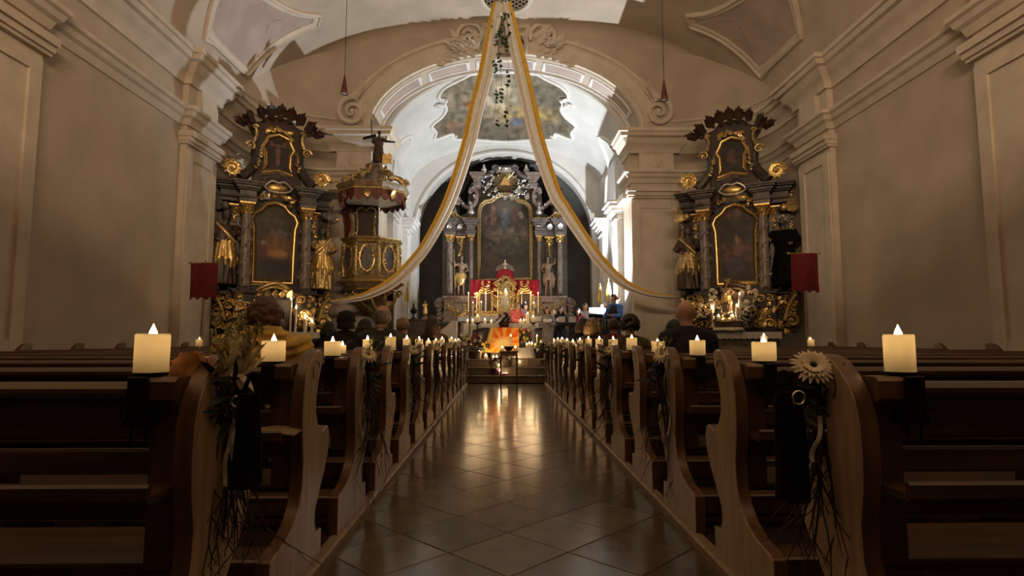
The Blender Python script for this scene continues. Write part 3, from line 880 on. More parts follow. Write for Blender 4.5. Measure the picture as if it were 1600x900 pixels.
def make_pew(s, length):
    """local: x outward = s, y = dy, z from platform"""
    r = empty('church_pew')
    e = MB()
    e.prism(prof_pts, (0, 0, 0), V((0, 1, 0)), V((0, 0, 1)), V((s * 0.058, 0, 0)))
    eo = e.build('bench_end', 'wood_end', r, 40)
    eo.data.materials.append(MATS['wood_end_lit'])
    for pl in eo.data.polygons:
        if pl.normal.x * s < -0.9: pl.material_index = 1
    bvm = eo.modifiers.new('edge', 'BEVEL'); bvm.width = 0.006; bvm.segments = 2; bvm.limit_method = 'ANGLE'; bvm.angle_limit = 0.7
    c = MB(); c.tube([(s * 0.002, -0.14 + 0.05 * cos(a), 0.955 + 0.05 * sin(a)) for a in [0.3 + 0.3 * k for k in range(13)]], 0.006, 5)
    c.build('carved_scroll', 'wood_end', eo)
    x0, x1 = 0.058, length - 0.05
    mid = s * (x0 + x1) / 2; L = x1 - x0
    def part(nm, c_, d, m='wood_long', b=0.008):
        q = MB(); q.bbox(c_, d, b); return q.build(nm, m, r, 40)
    part('top_rail', (mid, -0.262, 0.953), (L, 0.085, 0.046), b=0.016)
    part('rail_block', (s * (x0 + 0.05), -0.262, 0.955), (0.1, 0.10, 0.075), 'wood_end', 0.012)
    part('backboard', (mid, -0.245, 0.868), (L, 0.026, 0.122))
    part('backboard', (mid, -0.240, 0.742), (L, 0.026, 0.075))
    part('backboard', (mid, -0.232, 0.618), (L, 0.026, 0.10))
    part('stile', (s * (x0 + 0.05), -0.243, 0.68), (0.09, 0.036, 0.50), 'wood_end')
    part('book_shelf', (mid, -0.335, 0.672), (L, 0.165, 0.02))
    part('shelf_lip', (mid, -0.412, 0.69), (L, 0.016, 0.05))
    part('seat', (mid, -0.065, 0.43), (L, 0.35, 0.032))
    part('kneeler', (mid, -0.52, 0.235), (L, 0.16, 0.03))
    part('foot_beam', (mid, -0.30, 0.12), (L, 0.05, 0.12), 'wood')
    for k in range(1, int(length / 1.6) + 1):
        q = MB(); q.prism([(0.0, 0.05), (0.0, 0.41), (-0.22, 0.41), (-0.232, 0.66), (-0.40, 0.66), (-0.29, 0.5), (-0.30, 0.22), (-0.56, 0.215), (-0.56, 0.05)], (s * (length * k / (int(length / 1.6) + 1)), -0.005, 0), V((0, 1, 0)), V((0, 0, 1)), V((s * 0.035, 0, 0)))
        q.build('support', 'wood', r)
    e2 = MB(); e2.prism(prof_pts, (s * (length - 0.05), 0, 0), V((0, 1, 0)), V((0, 0, 1)), V((s * 0.05, 0, 0))); e2.build('bench_end', 'wood_end', r, 40)
    return r
ORD = ['first', 'second', 'third', 'fourth', 'fifth', 'sixth', 'seventh', 'eighth', 'ninth', 'tenth', 'eleventh', 'twelfth', 'thirteenth', 'fourteenth']
PROTO = {}
for s in (-1, 1):
    side = 'left' if s < 0 else 'right'
    for k in range(-1, 13):
        full = k < 10
        length = (5.15 if s < 0 else 5.3) if full else (2.7 if s < 0 else 2.75)
        key = (s, full)
        if key not in PROTO:
            PROTO[key] = make_pew(s, length); o = PROTO[key]
        else: o = copy_tree(PROTO[key])
        o.location = (FX[s], ROW0 + PITCH_Y * k, ZP - 0.05 + 0.001)
        tag(o, 'brown wooden church pew, %s row from the camera on the %s of the aisle' % (ORD[k + 1], side), 'pew', 'wooden pews on the %s of the aisle' % side)
# front desk of each pew block
for s in (-1, 1):
    side = 'left' if s < 0 else 'right'
    r = empty('prayer_desk', (FX[s], ROW0 + PITCH_Y * 13 - 0.30, ZP - 0.049), 0, 'panelled wooden prayer desk before the chancel steps, %s of the aisle' % side, 'prayer desk')
    L = 2.7
    m = MB(); m.prism([(p[0] * 0.6, p[1]) for p in prof_pts], (0, 0, 0), V((0, 1, 0)), V((0, 0, 1)), V((s * 0.055, 0, 0))); m.build('bench_end', 'wood_end', r, 40)
    m = MB(); m.bbox((s * L / 2, -0.13, 0.5), (L - 0.12, 0.03, 0.86), 0.006); m.build('front_board', 'wood_long', r)
    for k in range(4):
        m = MB(); m.bbox((s * (0.4 + 0.62 * k), -0.105, 0.52), (0.46, 0.02, 0.6), 0.008); m.build('panel', 'wood_long', r)
    m = MB(); m.bbox((s * L / 2, -0.14, 0.955), (L - 0.1, 0.2, 0.035), 0.012); m.build('desk_top', 'wood_long', r)

# ================================================================== CANDLES
LIGHTS = []
FL_MESH = {}
def flame_mesh(h, r):
    key = (round(h, 3), round(r, 3))
    if key not in FL_MESH:
        m = MB(); m.lathe([(0.0006, 0), (r * 0.6, h * 0.08), (r, h * 0.26), (r * 0.86, h * 0.45), (r * 0.45, h * 0.72), (r * 0.14, h * 0.92), (0.0004, h)], (0, 0, 0), 10)
        o = m.build('flame', 'flame'); me = o.data; bpy.data.objects.remove(o); FL_MESH[key] = me
    return FL_MESH[key]
def candle(loc, r, h, label, group, hollow=True, flame=1.0, energy=0.0, name='candle', matn=None, cat='candle'):
    loc = V(loc)
    root = empty(name, loc, random.uniform(0, 6), label, cat, group)
    m = MB(); n = 20 if r > 0.03 else 12
    if hollow:
        d = min(h * 0.88, 0.105)
        t = 0.14 * r
        m.lathe([(0.001, 0.0), (r * 0.98, 0.0), (r, 0.004), (r, h - 0.004), (r - t * 0.5, h), (r - t, h - 0.006), (r - 2 * t, h - d * 0.55), (r * 0.4, h - d), (0.001, h - d)], (0, 0, 0), n, cap=False)
        zb = h - d * 0.99
    else:
        m.lathe([(0.001, 0), (r, 0), (r, h - 0.003), (r * 0.8, h), (0.001, h - 0.002)], (0, 0, 0), n, cap=False); zb = h - 0.002
    m.build('wax_body', matn or ('wax' if hollow else 'wax_solid'), root)
    fh = 0.042 * flame; fz = (h - 0.012 if hollow else zb + 0.008)
    m = MB(); m.tube([(0, 0, zb), (0.001, 0, fz + 0.006)], 0.0012, 5); m.build('wick', 'iron', root)
    f = bpy.data.objects.new('flame', flame_mesh(fh, 0.0115 * flame)); COL.objects.link(f); f.parent = root; f.location = (0, 0, fz)
    if energy:
        l = lamp('candle_light', 'POINT', (0, 0, h - d * 0.42 if hollow and 'pews' in (group or '') else fz + fh + 0.012), energy * (1 if 'pews' in (group or '') else 0.4), (1.0, 0.66, 0.34), 0.009)
        l.parent = root; LIGHTS.append(l)
    return root
def holder_tree():
    r = empty('candle_clamp')
    m = MB(); m.lathe([(0.001, 0), (0.042, 0), (0.047, 0.004), (0.047, 0.010), (0.043, 0.008), (0.001, 0.008)], (0, 0, 0.02), 18, cap=False); m.build('drip_plate', 'iron', r)
    m = MB(); m.bbox((0, 0.0, 0.011), (0.05, 0.03, 0.018), 0.003); m.bbox((0, -0.058, -0.04), (0.055, 0.012, 0.12), 0.003); m.bbox((0, -0.03, 0.005), (0.055, 0.068, 0.008), 0.002); m.bbox((0, -0.035, -0.105), (0.075, 0.055, 0.03), 0.003); m.build('clamp_jaw', 'iron', r)
    for dx in (-0.02, 0.02):
        m = MB(); m.tube([(dx, -0.045, -0.12), (dx, -0.045, -0.165)], 0.004, 6); m.ell((dx, -0.045, -0.172), (0.010, 0.004, 0.012), 8, 5); m.build('screw', 'iron', r)
    return r
HP = None
pew_top = ZP - 0.05 + 0.976
spec = {(-1, 0): (.052, .094), (1, 0): (.053, .088), (-1, 1): (.050, .088), (1, 1): (.048, .095), (-1, 2): (.036, .10), (1, 2): (.052, .085), (-1, 3): (.05, .125), (1, 3): (.05, .115), (-1, 4): (.042, .11), (1, 4): (.05, .10)}
for s in (-1, 1):
    side = 'left' if s < 0 else 'right'
    for k in range(-1, 13):
        x = FX[s] + s * 0.16; y = ROW0 + PITCH_Y * k - 0.262
        if HP is None: HP = holder_tree(); hp = HP
        else: hp = copy_tree(HP)
        hp.location = (x, y, pew_top + 0.001)
        tag(hp, 'black iron candle clamp screwed on %s pew rail, %s row from the camera' % (side, ORD[k + 1]), 'candle holder', 'iron clamps on the pew rails')
        r_, h_ = spec.get((s, k), (random.uniform(.038, .05), random.uniform(.07, .12)))
        candle((x, y, pew_top + 0.0295), r_, h_, 'lit cream pillar candle on %s pew rail by the aisle, %s row from the camera' % (side, ORD[k + 1]), 'pillar candles on the pews', True, 1.0 if k < 4 else 1.15, 4.6 if k < 6 else 5.2)
# extra candles further out on the pew rails
for (px, k, r_, h_, lab) in ((535, 3, .034, .075, 'small lit candle behind the block candle on the second left pew'), (478, 9, .05, .10, 'lit candle on a left pew rail near the white altar cloth'), (311, 9, .06, .13, 'lit candle at the outer end of a left pew beside the red banner'),
                             (1267, 9, .06, .13, 'lit candle at the outer end of a right pew under the red banner'), (1194, 5, .04, .17, 'tall lit candle showing above the nearest right block candle')):
    y = ROW0 + PITCH_Y * k - 0.262
    candle((at(px, 540, y).x, y, pew_top + 0.0015), r_, h_, lab, 'pillar candles on the pews', True, 1.2, 4.0)

# ================================================================== PEW FLOWERS
def gerbera(pet, cen, c, nrm, R, rings=2, n=20, droop=0.25, curlv=-0.5):
    c = V(c); nrm = V(nrm).normalized(); u = nrm.orthogonal().normalized(); w = nrm.cross(u)
    for q in range(rings):
        for k in range(n):
            a = 2 * pi * (k + 0.5 * q) / n + random.uniform(-.06, .06)
            d = u * cos(a) + w * sin(a)
            L = R * (1 - 0.25 * q) * random.uniform(.92, 1.05)
            pet.leafblade(c + d * R * 0.16 + nrm * 0.004 * q, d + nrm * (0.12 + 0.25 * q), nrm, L * 0.86, R * 0.24, curlv, 5)
    cen.ell(c + nrm * R * 0.05, (R * 0.2, R * 0.2, R * 0.2), 10, 6)
def branchlet(m, p0, d, L, r, depth=2, wig=0.3):
    p = V(p0); d = V(d).normalized(); pts = [p.copy()]
    for i in range(6):
        d = (d + V((random.uniform(-wig, wig), random.uniform(-wig, wig), random.uniform(-wig, wig))) * 0.5).normalized()
        p = p + d * L / 6; pts.append(p.copy())
        if depth > 0 and random.random() < 0.6:
            branchlet(m, p, d + V((random.uniform(-1, 1), random.uniform(-1, 1), random.uniform(-.4, .4))) * 0.7, L * random.uniform(.2, .45), r * 0.6, depth - 1, wig)
    m.tube(pts, [r * (1 - 0.1 * i) for i in range(7)], 4)
def make_bouquet(s, seed):
    random.seed(seed)
    r = empty('pew_bouquet')
    tw = MB()
    for i in range(16):
        branchlet(tw, (s * random.uniform(-.05, -0.008), random.uniform(-.16, -.08), random.uniform(0.86, 0.98)), (random.uniform(-.12, .12) - s * 0.05, random.uniform(-.2, .2), -1), random.uniform(.35, .78), random.uniform(.003, .006), 2, 0.32)
    for v in tw.v: pass
    tw.v = [(min(p[0], -0.004) if s > 0 else max(p[0], 0.004), p[1], max(p[2], 0.09)) for p in tw.v]
    tw.build('hanging_twigs', 'twig', r)
    pt = MB(); ce = MB()
    gerbera(pt, ce, (-s * 0.035, -0.16, 1.01), (-s * 0.45, -0.6, 0.7), 0.066, 2, 16)
    fl = pt.build('gerbera_petals', 'petal', r); ce.build('flower_centre', 'leaf_pale', fl)
    pt = MB(); ce = MB()
    gerbera(pt, ce, (-s * 0.03, -0.06, 0.985), (-s * 0.8, -0.5, 0.3), 0.045, 2, 14)
    fl = pt.build('small_flower', 'petal_peach', r); ce.build('flower_centre', 'leaf_pale', fl)
    lf = MB()
    for i in range(26):
        a = random.uniform(0, 2 * pi)
        lf.leafblade((-s * random.uniform(.006, .06), -0.12 + random.uniform(-.07, .07), random.uniform(.80, 1.0)), (-s * random.uniform(-.1, .8), cos(a), sin(a) - 0.3), (-s, 0, 0.2), random.uniform(.07, .16), random.uniform(.012, .03), 0.6)
    lf.build('foliage', 'leaf_dark', r)
    sp = MB()
    for i in range(5):
        p0 = V((-s * 0.03, -0.13, 0.97)); d = V((-s * random.uniform(-.6, .9), random.uniform(-.6, .4), 1))
        pts = spline([p0, p0 + d * 0.07, p0 + d * 0.12 + V((0.03, 0, 0.02))], 4)
        sp.tube(pts, 0.0018, 4)
        for q in pts[3:]:
            for t in range(2): sp.leafblade(q, (random.uniform(-1, 1), random.uniform(-1, 1), random.uniform(-.2, 1)), (0, 0, 1), 0.028, 0.008, 0.5, 3)
    sp.build('grass_spray', 'leaf_pale', r)
    rb = MB()
    rb.slab(lambda u, v: V((-s * (0.012 + 0.014 * sin(v * 7)), -0.19 + 0.018 * u + 0.02 * sin(v * 5), 0.93 - 0.42 * v)), 1, 12, V((-s * 0.002, 0, 0)))
    rb.build('ribbon', 'white_cloth', r)
    return r
BQ = {}
for s in (-1, 1):
    side = 'left' if s < 0 else 'right'
    for i, k in enumerate((1, 3, 5, 7, 9, 11)):
        if (s, i % 2) not in BQ: BQ[(s, i % 2)] = make_bouquet(s, 40 + i + s); o = BQ[(s, i % 2)]
        else: o = copy_tree(BQ[(s, i % 2)])
        o.location = (FX[s], ROW0 + PITCH_Y * k, ZP - 0.05)
        tag(o, 'white flower and hanging dark twigs tied to %s pew end, %s row from the camera' % (side, ORD[k + 1]), 'bouquet', 'bouquets tied to the pew ends')
random.seed(11)
# ---- foreground left bouquet
yk = ROW0 - PITCH_Y
r = empty('pew_bouquet', (FX[-1], yk, ZP - 0.05), 0, 'large bouquet with peach bloom, pale blossom and green stalks on the nearest left pew', 'bouquet', 'bouquets tied to the pew ends')
def loc3(px, py, Y): return at(px, py, Y) - V((FX[-1], yk, ZP - 0.05))
Y0 = yk - 0.16
pb = MB()
pc = loc3(336, 583, Y0)
for i in range(9):
    a = 2 * pi * i / 9
    pb.leafblade(pc + V((-0.035, 0, 0)), (cos(a) * 0.9 - 0.5, -0.25, sin(a) * 0.55), (-0.3, -1, 0.2), 0.10, 0.10, 0.5, 5)
pb.ell(pc + V((-0.05, 0.02, 0)), (0.075, 0.05, 0.055), 12, 8)
pb.build('peach_bloom', 'petal_peach', r)
wb = MB(); wc = MB()
for i in range(46):
    a = random.uniform(-1.2, 1.6); b = random.uniform(-.8, .3)
    wb.leafblade(loc3(365, 572, Y0) + V((random.uniform(-.04, .04), random.uniform(-.03, .03), random.uniform(-.03, .05))), (cos(a) * 0.55, b, sin(a) * 0.5 + 0.65), (0, -1, 0.3), random.uniform(.05, .11), random.uniform(.010, .02), 0.5, 4)
wb.build('pale_blossom', 'petal', r)
for (px, py) in ((388, 592), (380, 600)):
    wc.leafblade(loc3(366, 584, Y0), loc3(px, py, Y0) - loc3(366, 584, Y0), (0, -0.3, 1), 0.085, 0.03, -0.9, 6)
wc.build('curled_petal', 'petal', r)
st = MB(); bud = MB()
for (pts) in ([(358, 575), (341, 545), (337, 515), (340, 490)], [(365, 572), (352, 540), (372, 512), (382, 490)], [(365, 570), (380, 545), (386, 525), (383, 508)], [(372, 572), (392, 545), (402, 520), (404, 511)], [(355, 575), (348, 553), (352, 530), (360, 514)]):
    P = spline([tuple(loc3(a, b, Y0 + random.uniform(-.04, .04))) for a, b in pts], 6)
    st.tube(P, 0.0022, 5)
    for q in P[5:]:
        for t in range(3):
            d = V((random.uniform(-1, 1), random.uniform(-1, 1), random.uniform(-.3, .8))).normalized()
            st.tube([q, q + d * 0.014], 0.0007, 3); bud.ell(q + d * 0.016, (0.0035, 0.0035, 0.0045), 5, 4)
st.build('green_stalk', 'leaf_pale', r); bud.build('buds', 'leaf_pale', r)
dl = MB()
for i in range(60):
    c = loc3(random.uniform(326, 380), random.uniform(590, 650), Y0 + random.uniform(-.06, .05))
    a = random.uniform(0, 2 * pi)
    dl.leafblade(c, (cos(a), random.uniform(-.5, .2), sin(a) - 0.7), (0, -1, 0.2), random.uniform(.05, .11), random.uniform(.010, .026), 0.7, 4)
dl.build('dark_foliage', 'leaf_dark', r)
tw = MB()
for i in range(20):
    branchlet(tw, loc3(random.uniform(335, 372), random.uniform(630, 670), Y0 + random.uniform(0, .06)), (random.uniform(-.15, .12), random.uniform(-.1, .2), -1), random.uniform(.3, .55), .004, 2, 0.3)
tw.build('hanging_twigs', 'twig', r)
rb = MB()
for (a, b) in (((340, 655), (331, 708)), ((363, 655), (366, 725)), ((358, 660), (352, 760))):
    A, B = loc3(*a, Y0 - 0.03), loc3(*b, Y0 - 0.03)
    rb.slab(lambda u, v: A + (B - A) * v + V((0.012 * (u - .5) + 0.006 * sin(v * 6), 0.006 * sin(v * 9), 0)), 1, 10, V((0, -0.002, 0)))
rb.build('ribbon', 'white_cloth', r)
rg = MB(); rg.tube([loc3(369, 628, Y0 - 0.1) + V((0.014 * cos(t), 0.0, 0.016 * sin(t))) for t in [2 * pi * k / 20 for k in range(21)]], 0.003, 6, False); rg.build('metal_ring', 'chrome', r)
# ---- foreground right: gerbera, foliage
r = empty('pew_bouquet', (FX[1], yk, ZP - 0.05), 0, 'large white gerbera with dark foliage on the nearest right pew end', 'bouquet', 'bouquets tied to the pew ends')
def loc4(px, py, Y): return at(px, py, Y) - V((FX[1], yk, ZP - 0.05))
pt = MB(); ce = MB(); c = loc4(1270, 572, Y0)
gerbera(pt, ce, c, (-0.15, -0.78, 0.62), 0.068, 3, 22, curlv=-0.35)
g = pt.build('gerbera_petals', 'petal', r); ce.build('flower_centre', 'leaf_dark', g)
st = MB(); st.tube(spline([tuple(c), tuple(c + V((0.005, 0.03, -0.1))), tuple(loc4(1262, 690, Y0 + .03))], 6), 0.004, 6); st.build('stem', 'leaf', r)
dl = MB()
for i in range(40):
    q = loc4(random.uniform(1235, 1290), random.uniform(590, 650), Y0 + random.uniform(0, .06)); a = random.uniform(0, 2 * pi)
    dl.leafblade(q, (cos(a), random.uniform(-.3, .2), sin(a) - 0.6), (0, -1, 0.2), random.uniform(.05, .11), random.uniform(.01, .03), 0.7, 4)
dl.build('dark_foliage', 'leaf_dark', r)
tw = MB()
for i in range(16):
    branchlet(tw, loc4(random.uniform(1268, 1290), random.uniform(650, 720), Y0 + random.uniform(-.02, .05)), (random.uniform(-.1, .1), random.uniform(-.1, .2), -1), random.uniform(.2, .4), .004, 2, 0.3)
tw.build('hanging_twigs', 'twig', r)
rb = MB(); A, B = loc4(1281, 650, Y0 - .02), loc4(1272, 722, Y0 - .02)
rb.slab(lambda u, v: A + (B - A) * v + V((0.014 * (u - .5) + 0.008 * sin(v * 6), 0.006 * sin(v * 9), 0)), 1, 10, V((0, -0.002, 0))); rb.build('ribbon', 'white_cloth', r)
# black bags hung on the nearest pews
def bag(px0, px1, py0, py1, Y, label, ring=None):
    cx = at((px0 + px1) / 2, py1, Y); w = abs(at(px1, py1, Y).x - at(px0, py1, Y).x); h = at(px0, py0, Y).z - at(px0, py1, Y).z
    r = empty('black_bag', cx, 0, label, 'bag', 'black bags hung on the nearest pews')
    m = MB()
    def sh(u, v):
        a = 2 * pi * u
        ww = w / 2 * (1 - 0.10 * v) * (1 - 0.6 * max(0, v - 0.9) * 10 * 0.1); d = 0.045 * (1 - 0.75 * v) + 0.006
        sq = (abs(cos(a)) ** 0.6) * math.copysign(1, cos(a)); sy = (abs(sin(a)) ** 0.7) * math.copysign(1, sin(a))
        return V((ww * sq, d * sy + 0.006 * sin(9 * u + 5 * v), h * v))
    m.grid(sh, 28, 14); m.add([sh(i / 28, 0) for i in range(28)], [tuple(reversed(range(28)))]); m.add([sh(i / 28, 1) for i in range(28)], [tuple(range(28))])
    m.build('bag_body', 'black_cloth', r, 50)
    m = MB(); m.tube(spline([(-w * .3, 0, h * .98), (-w * .1, 0.02, h + 0.05), (w * .1, 0.02, h + 0.05), (w * .3, 0, h * .98)], 6), 0.007, 6); m.build('strap', 'black_cloth', r)
    if ring:
        q = at(*ring, Y - 0.055) - cx
        m = MB(); m.tube([q + V((0.017 * cos(t), 0, 0.019 * sin(t))) for t in [2 * pi * k / 20 for k in range(21)]], 0.0035, 6, False); m.build('metal_ring', 'chrome', r)
bag(1216, 1262, 612, 780, yk - 0.30, 'black bag with metal ring hanging below the white gerbera', (1248, 622))
bag(364, 404, 615, 760, yk - 0.30, 'black cloth bag hanging beside the large left bouquet')
# paper booklet on the shelf of the first left pew
kY = ROW0 - 0.335
o = MB(); q = at(427, 650, kY)
o.slab(lambda u, v: V((-0.11 + 0.22 * u + 0.01 * v, -0.05 + 0.10 * v, 0.004 + 0.012 * sin(u * pi) + 0.014 * v)), 10, 6, V((0, 0, 0.006)))
b = o.build('hymn_booklet', 'light_wood'); b.location = (q.x, kY, ZP - 0.05 + 0.684); tag(b, 'open paper booklet lying on the shelf of a left pew', 'booklet')
# ================================================================== ALTAR HELPERS
X3, Y3, Z3 = V((1, 0, 0)), V((0, 1, 0)), V((0, 0, 1))
FWD = V((0, -1, 0))           # altar front in local space
def column(root, x, y, z0, z1, r, shaft='column_grey', capm='gold', twist=False):
    c = empty('column', (x, y, z0)); c.parent = root
    h = z1 - z0; ch = r * 2.3
    m = MB()
    prof = [(r * 1.0 * (1 - 0.16 * (t ** 2)), ch * 0.35 + (h - ch * 1.35) * t) for t in [k / 10 for k in range(11)]]
    m.lathe(prof, (0, 0, 0), 20)
    if twist:
        for q in range(2):
            m.tube([(r * 1.0 * cos(a), r * 1.0 * sin(a), ch * 0.5 + (h - ch * 1.7) * t) for t, a in [(k / 50, q * pi + k / 50 * 4.2 * pi) for k in range(51)]], r * 0.13, 6)
            for k in range(3, 48, 5):
                a = q * pi + k / 50 * 4.2 * pi
                m.acanthus((r * cos(a), r * sin(a), ch * 0.5 + (h - ch * 1.7) * k / 50), (-sin(a), cos(a), random.uniform(-.6, .8)), (cos(a), sin(a), 0), r * 1.0, r * 0.7, 2)
    m.build('shaft', shaft, c)
    m = MB(); m.lathe([(r * 1.35, 0), (r * 1.35, ch * 0.1), (r * 1.45, ch * 0.16), (r * 1.3, ch * 0.24), (r * 1.12, ch * 0.27), (r * 1.18, ch * 0.33), (r * 1.0, ch * 0.37)], (0, 0, 0), 20); m.build('column_base', 'marble_grey', c)
    m = MB(); capital(m, 0, 0, h - ch, r * 0.86, ch); m.build('capital', capm, c)
    return c
def capital(m, x, y, z, r, h):
    m.lathe([(r, 0), (r * 1.12, h * 0.04), (r, h * 0.08), (r * 0.98, h * 0.5), (r * 1.25, h * 0.84), (r * 1.3, h * 0.86)], (x, y, z), 14)
    w = r * 1.62
    m.box((x, y, z + h * 0.93), (w * 2, w * 2, h * 0.14))
    for ring, (n, zz, L) in enumerate(((8, 0.06, 0.5), (8, 0.34, 0.5))):
        for k in range(n):
            a = 2 * pi * (k + 0.5 * ring) / n
            m.acanthus((x + r * cos(a), y + r * sin(a), z + h * zz), (cos(a) * 0.25, sin(a) * 0.25, 1), (cos(a), sin(a), 0), h * L, r * 0.8, 2, 0.9)
    for k in range(4):
        a = pi / 4 + k * pi / 2
        d = V((cos(a), sin(a), 0))
        m.spiral(V((x, y, z + h * 0.74)) + d * r * 1.55, d, Z3, r * 0.36, 1.3, r * 0.12, 5, steps=14)
def ornament(m, area, n, size, nrm=FWD, seed=None, depth=0.02, beads=True, scroll=0.5, sym=False):
    """scrolling acanthus relief scattered inside area(u in 0..1, v in 0..1) -> point"""
    if seed is not None: random.seed(seed)
    nrm = V(nrm)
    for i in range(n):
        u, v = random.random(), random.random()
        p = V(area(u, v)) + nrm * depth * random.random()
        t, nn, B = frame_of(Z3 if abs(nrm.z) < 0.8 else X3, nrm)
        a = random.uniform(0, 2 * pi)
        d = t * cos(a) + B * sin(a)
        L = size * random.uniform(.7, 1.3)
        if random.random() < scroll:
            m.spiral(p + nrm * size * 0.12, d, nrm.cross(d) * random.choice((-1, 1)), L * 0.5, random.uniform(1.0, 1.5), L * 0.13, 5, steps=13)
        else: m.acanthus(p, d, nrm, L, L * 0.6, 2, 0.8)
        if beads and random.random() < 0.5: m.ell(p + nrm * size * 0.2 + d * L * 0.5, L * 0.14, 6, 4)
def garland(m, pts, size, nrm=FWD, dens=1.0):
    """leafy gilded border along a path"""
    P = [V(p) for p in pts]
    for i in range(len(P) - 1):
        L = (P[i + 1] - P[i]).length; k = max(1, int(L / (size * 0.55) * dens))
        d = (P[i + 1] - P[i]).normalized()
        for q in range(k):
            p = P[i] + (P[i + 1] - P[i]) * (q + random.random()) / k
            t, nn, B = frame_of(d, V(nrm)); a = random.uniform(-1.3, 1.3)
            m.acanthus(p + nn * size * 0.1, d * cos(a) + B * sin(a), nn, size * random.uniform(.7, 1.3), size * 0.55, 2, 0.9)
            if random.random() < .45: m.ell(p + nn * size * 0.25 + B * random.uniform(-.4, .4) * size, size * 0.16, 6, 4)
            if random.random() < .25: m.spiral(p + nn * size * 0.2, d, B * random.choice((-1, 1)), size * 0.4, 1.2, size * 0.1, 5, steps=12)
def frame_path(m, pts, w, dep, nrm=FWD, closed=True):
    m.mould(pts, [(-w, -dep * 0.3), (-w, dep * 0.5), (-w * 0.55, dep), (-w * 0.1, dep * 0.7), (w * 0.3, dep * 0.75), (w * 0.6, dep * 0.35), (w, dep * 0.25), (w, -dep * 0.3)], nrm, closed=closed)
def urn(m, x, y, z, h):
    m.lathe([(0.0, 0), (h * 0.16, 0), (h * 0.16, h * 0.06), (h * 0.06, h * 0.14), (h * 0.08, h * 0.2), (h * 0.24, h * 0.42), (h * 0.25, h * 0.52), (h * 0.12, h * 0.62), (h * 0.18, h * 0.68), (h * 0.08, h * 0.78), (h * 0.1, h * 0.88), (0.002, h)], (x, y, z), 12)
    for k in range(6):
        a = k * pi / 3; m.acanthus((x + h * .1 * cos(a), y + h * .1 * sin(a), z + h * .2), (cos(a) * .5, sin(a) * .5, 1), (cos(a), sin(a), 0), h * 0.25, h * 0.14, 2)
def entab(m, x0, x1, y0, y1, z0, z1):
    """stacked entablature block, projecting outwards on front and sides"""
    h = z1 - z0
    for (a, b, o) in ((0, 0.2, 0.0), (0.2, 0.28, 0.03), (0.28, 0.58, -0.01), (0.58, 0.66, 0.03), (0.66, 0.8, 0.07), (0.8, 0.9, 0.12), (0.9, 1.0, 0.15)):
        m.bbox(((x0 + x1) / 2, (y0 + y1) / 2 - o / 2, z0 + h * (a + b) / 2), (x1 - x0 + 2 * o, y1 - y0 + o, h * (b - a)), min(0.012, h * (b - a) * 0.3))
def volute_brace(m, c, r, sx, tr, tail, n=8):
    """big S scroll: volute at c with a tail running through the points tail"""
    c = V(c)
    m.spiral(c, X3 * sx, Z3, r, 1.6, tr, n, a0=0.0, steps=34)
    m.tube(spline([c + V((sx * r, 0, 0))] + [V(t) for t in tail], 8), [tr * (1 + 0.02 * i) for i in range(8 * len(tail) + 1)], n)
def canvas(root, name, outline, cx, cz, y, fn, nu, nv):
    """flat painted canvas inside the outline [(x,z)]"""
    xs_ = [p[0] for p in outline]; zs_ = [p[1] for p in outline]
    x0, x1, z0, z1 = min(xs_), max(xs_), min(zs_), max(zs_)
    return paint_grid(name, 'painting', lambda u, v: V((x0 + (x1 - x0) * u, y, z1 - (z1 - z0) * v)), nu, nv, fn, root, keep=lambda u, v: inpoly(x0 + (x1 - x0) * u, z1 - (z1 - z0) * v, outline))
REM = []
def remesh(o, vox, smooth=4):
    r = o.modifiers.new('skin', 'REMESH'); r.mode = 'VOXEL'; r.voxel_size = vox; r.use_smooth_shade = True
    s = o.modifiers.new('soft', 'SMOOTH'); s.iterations = smooth; s.factor = 0.5
    return o
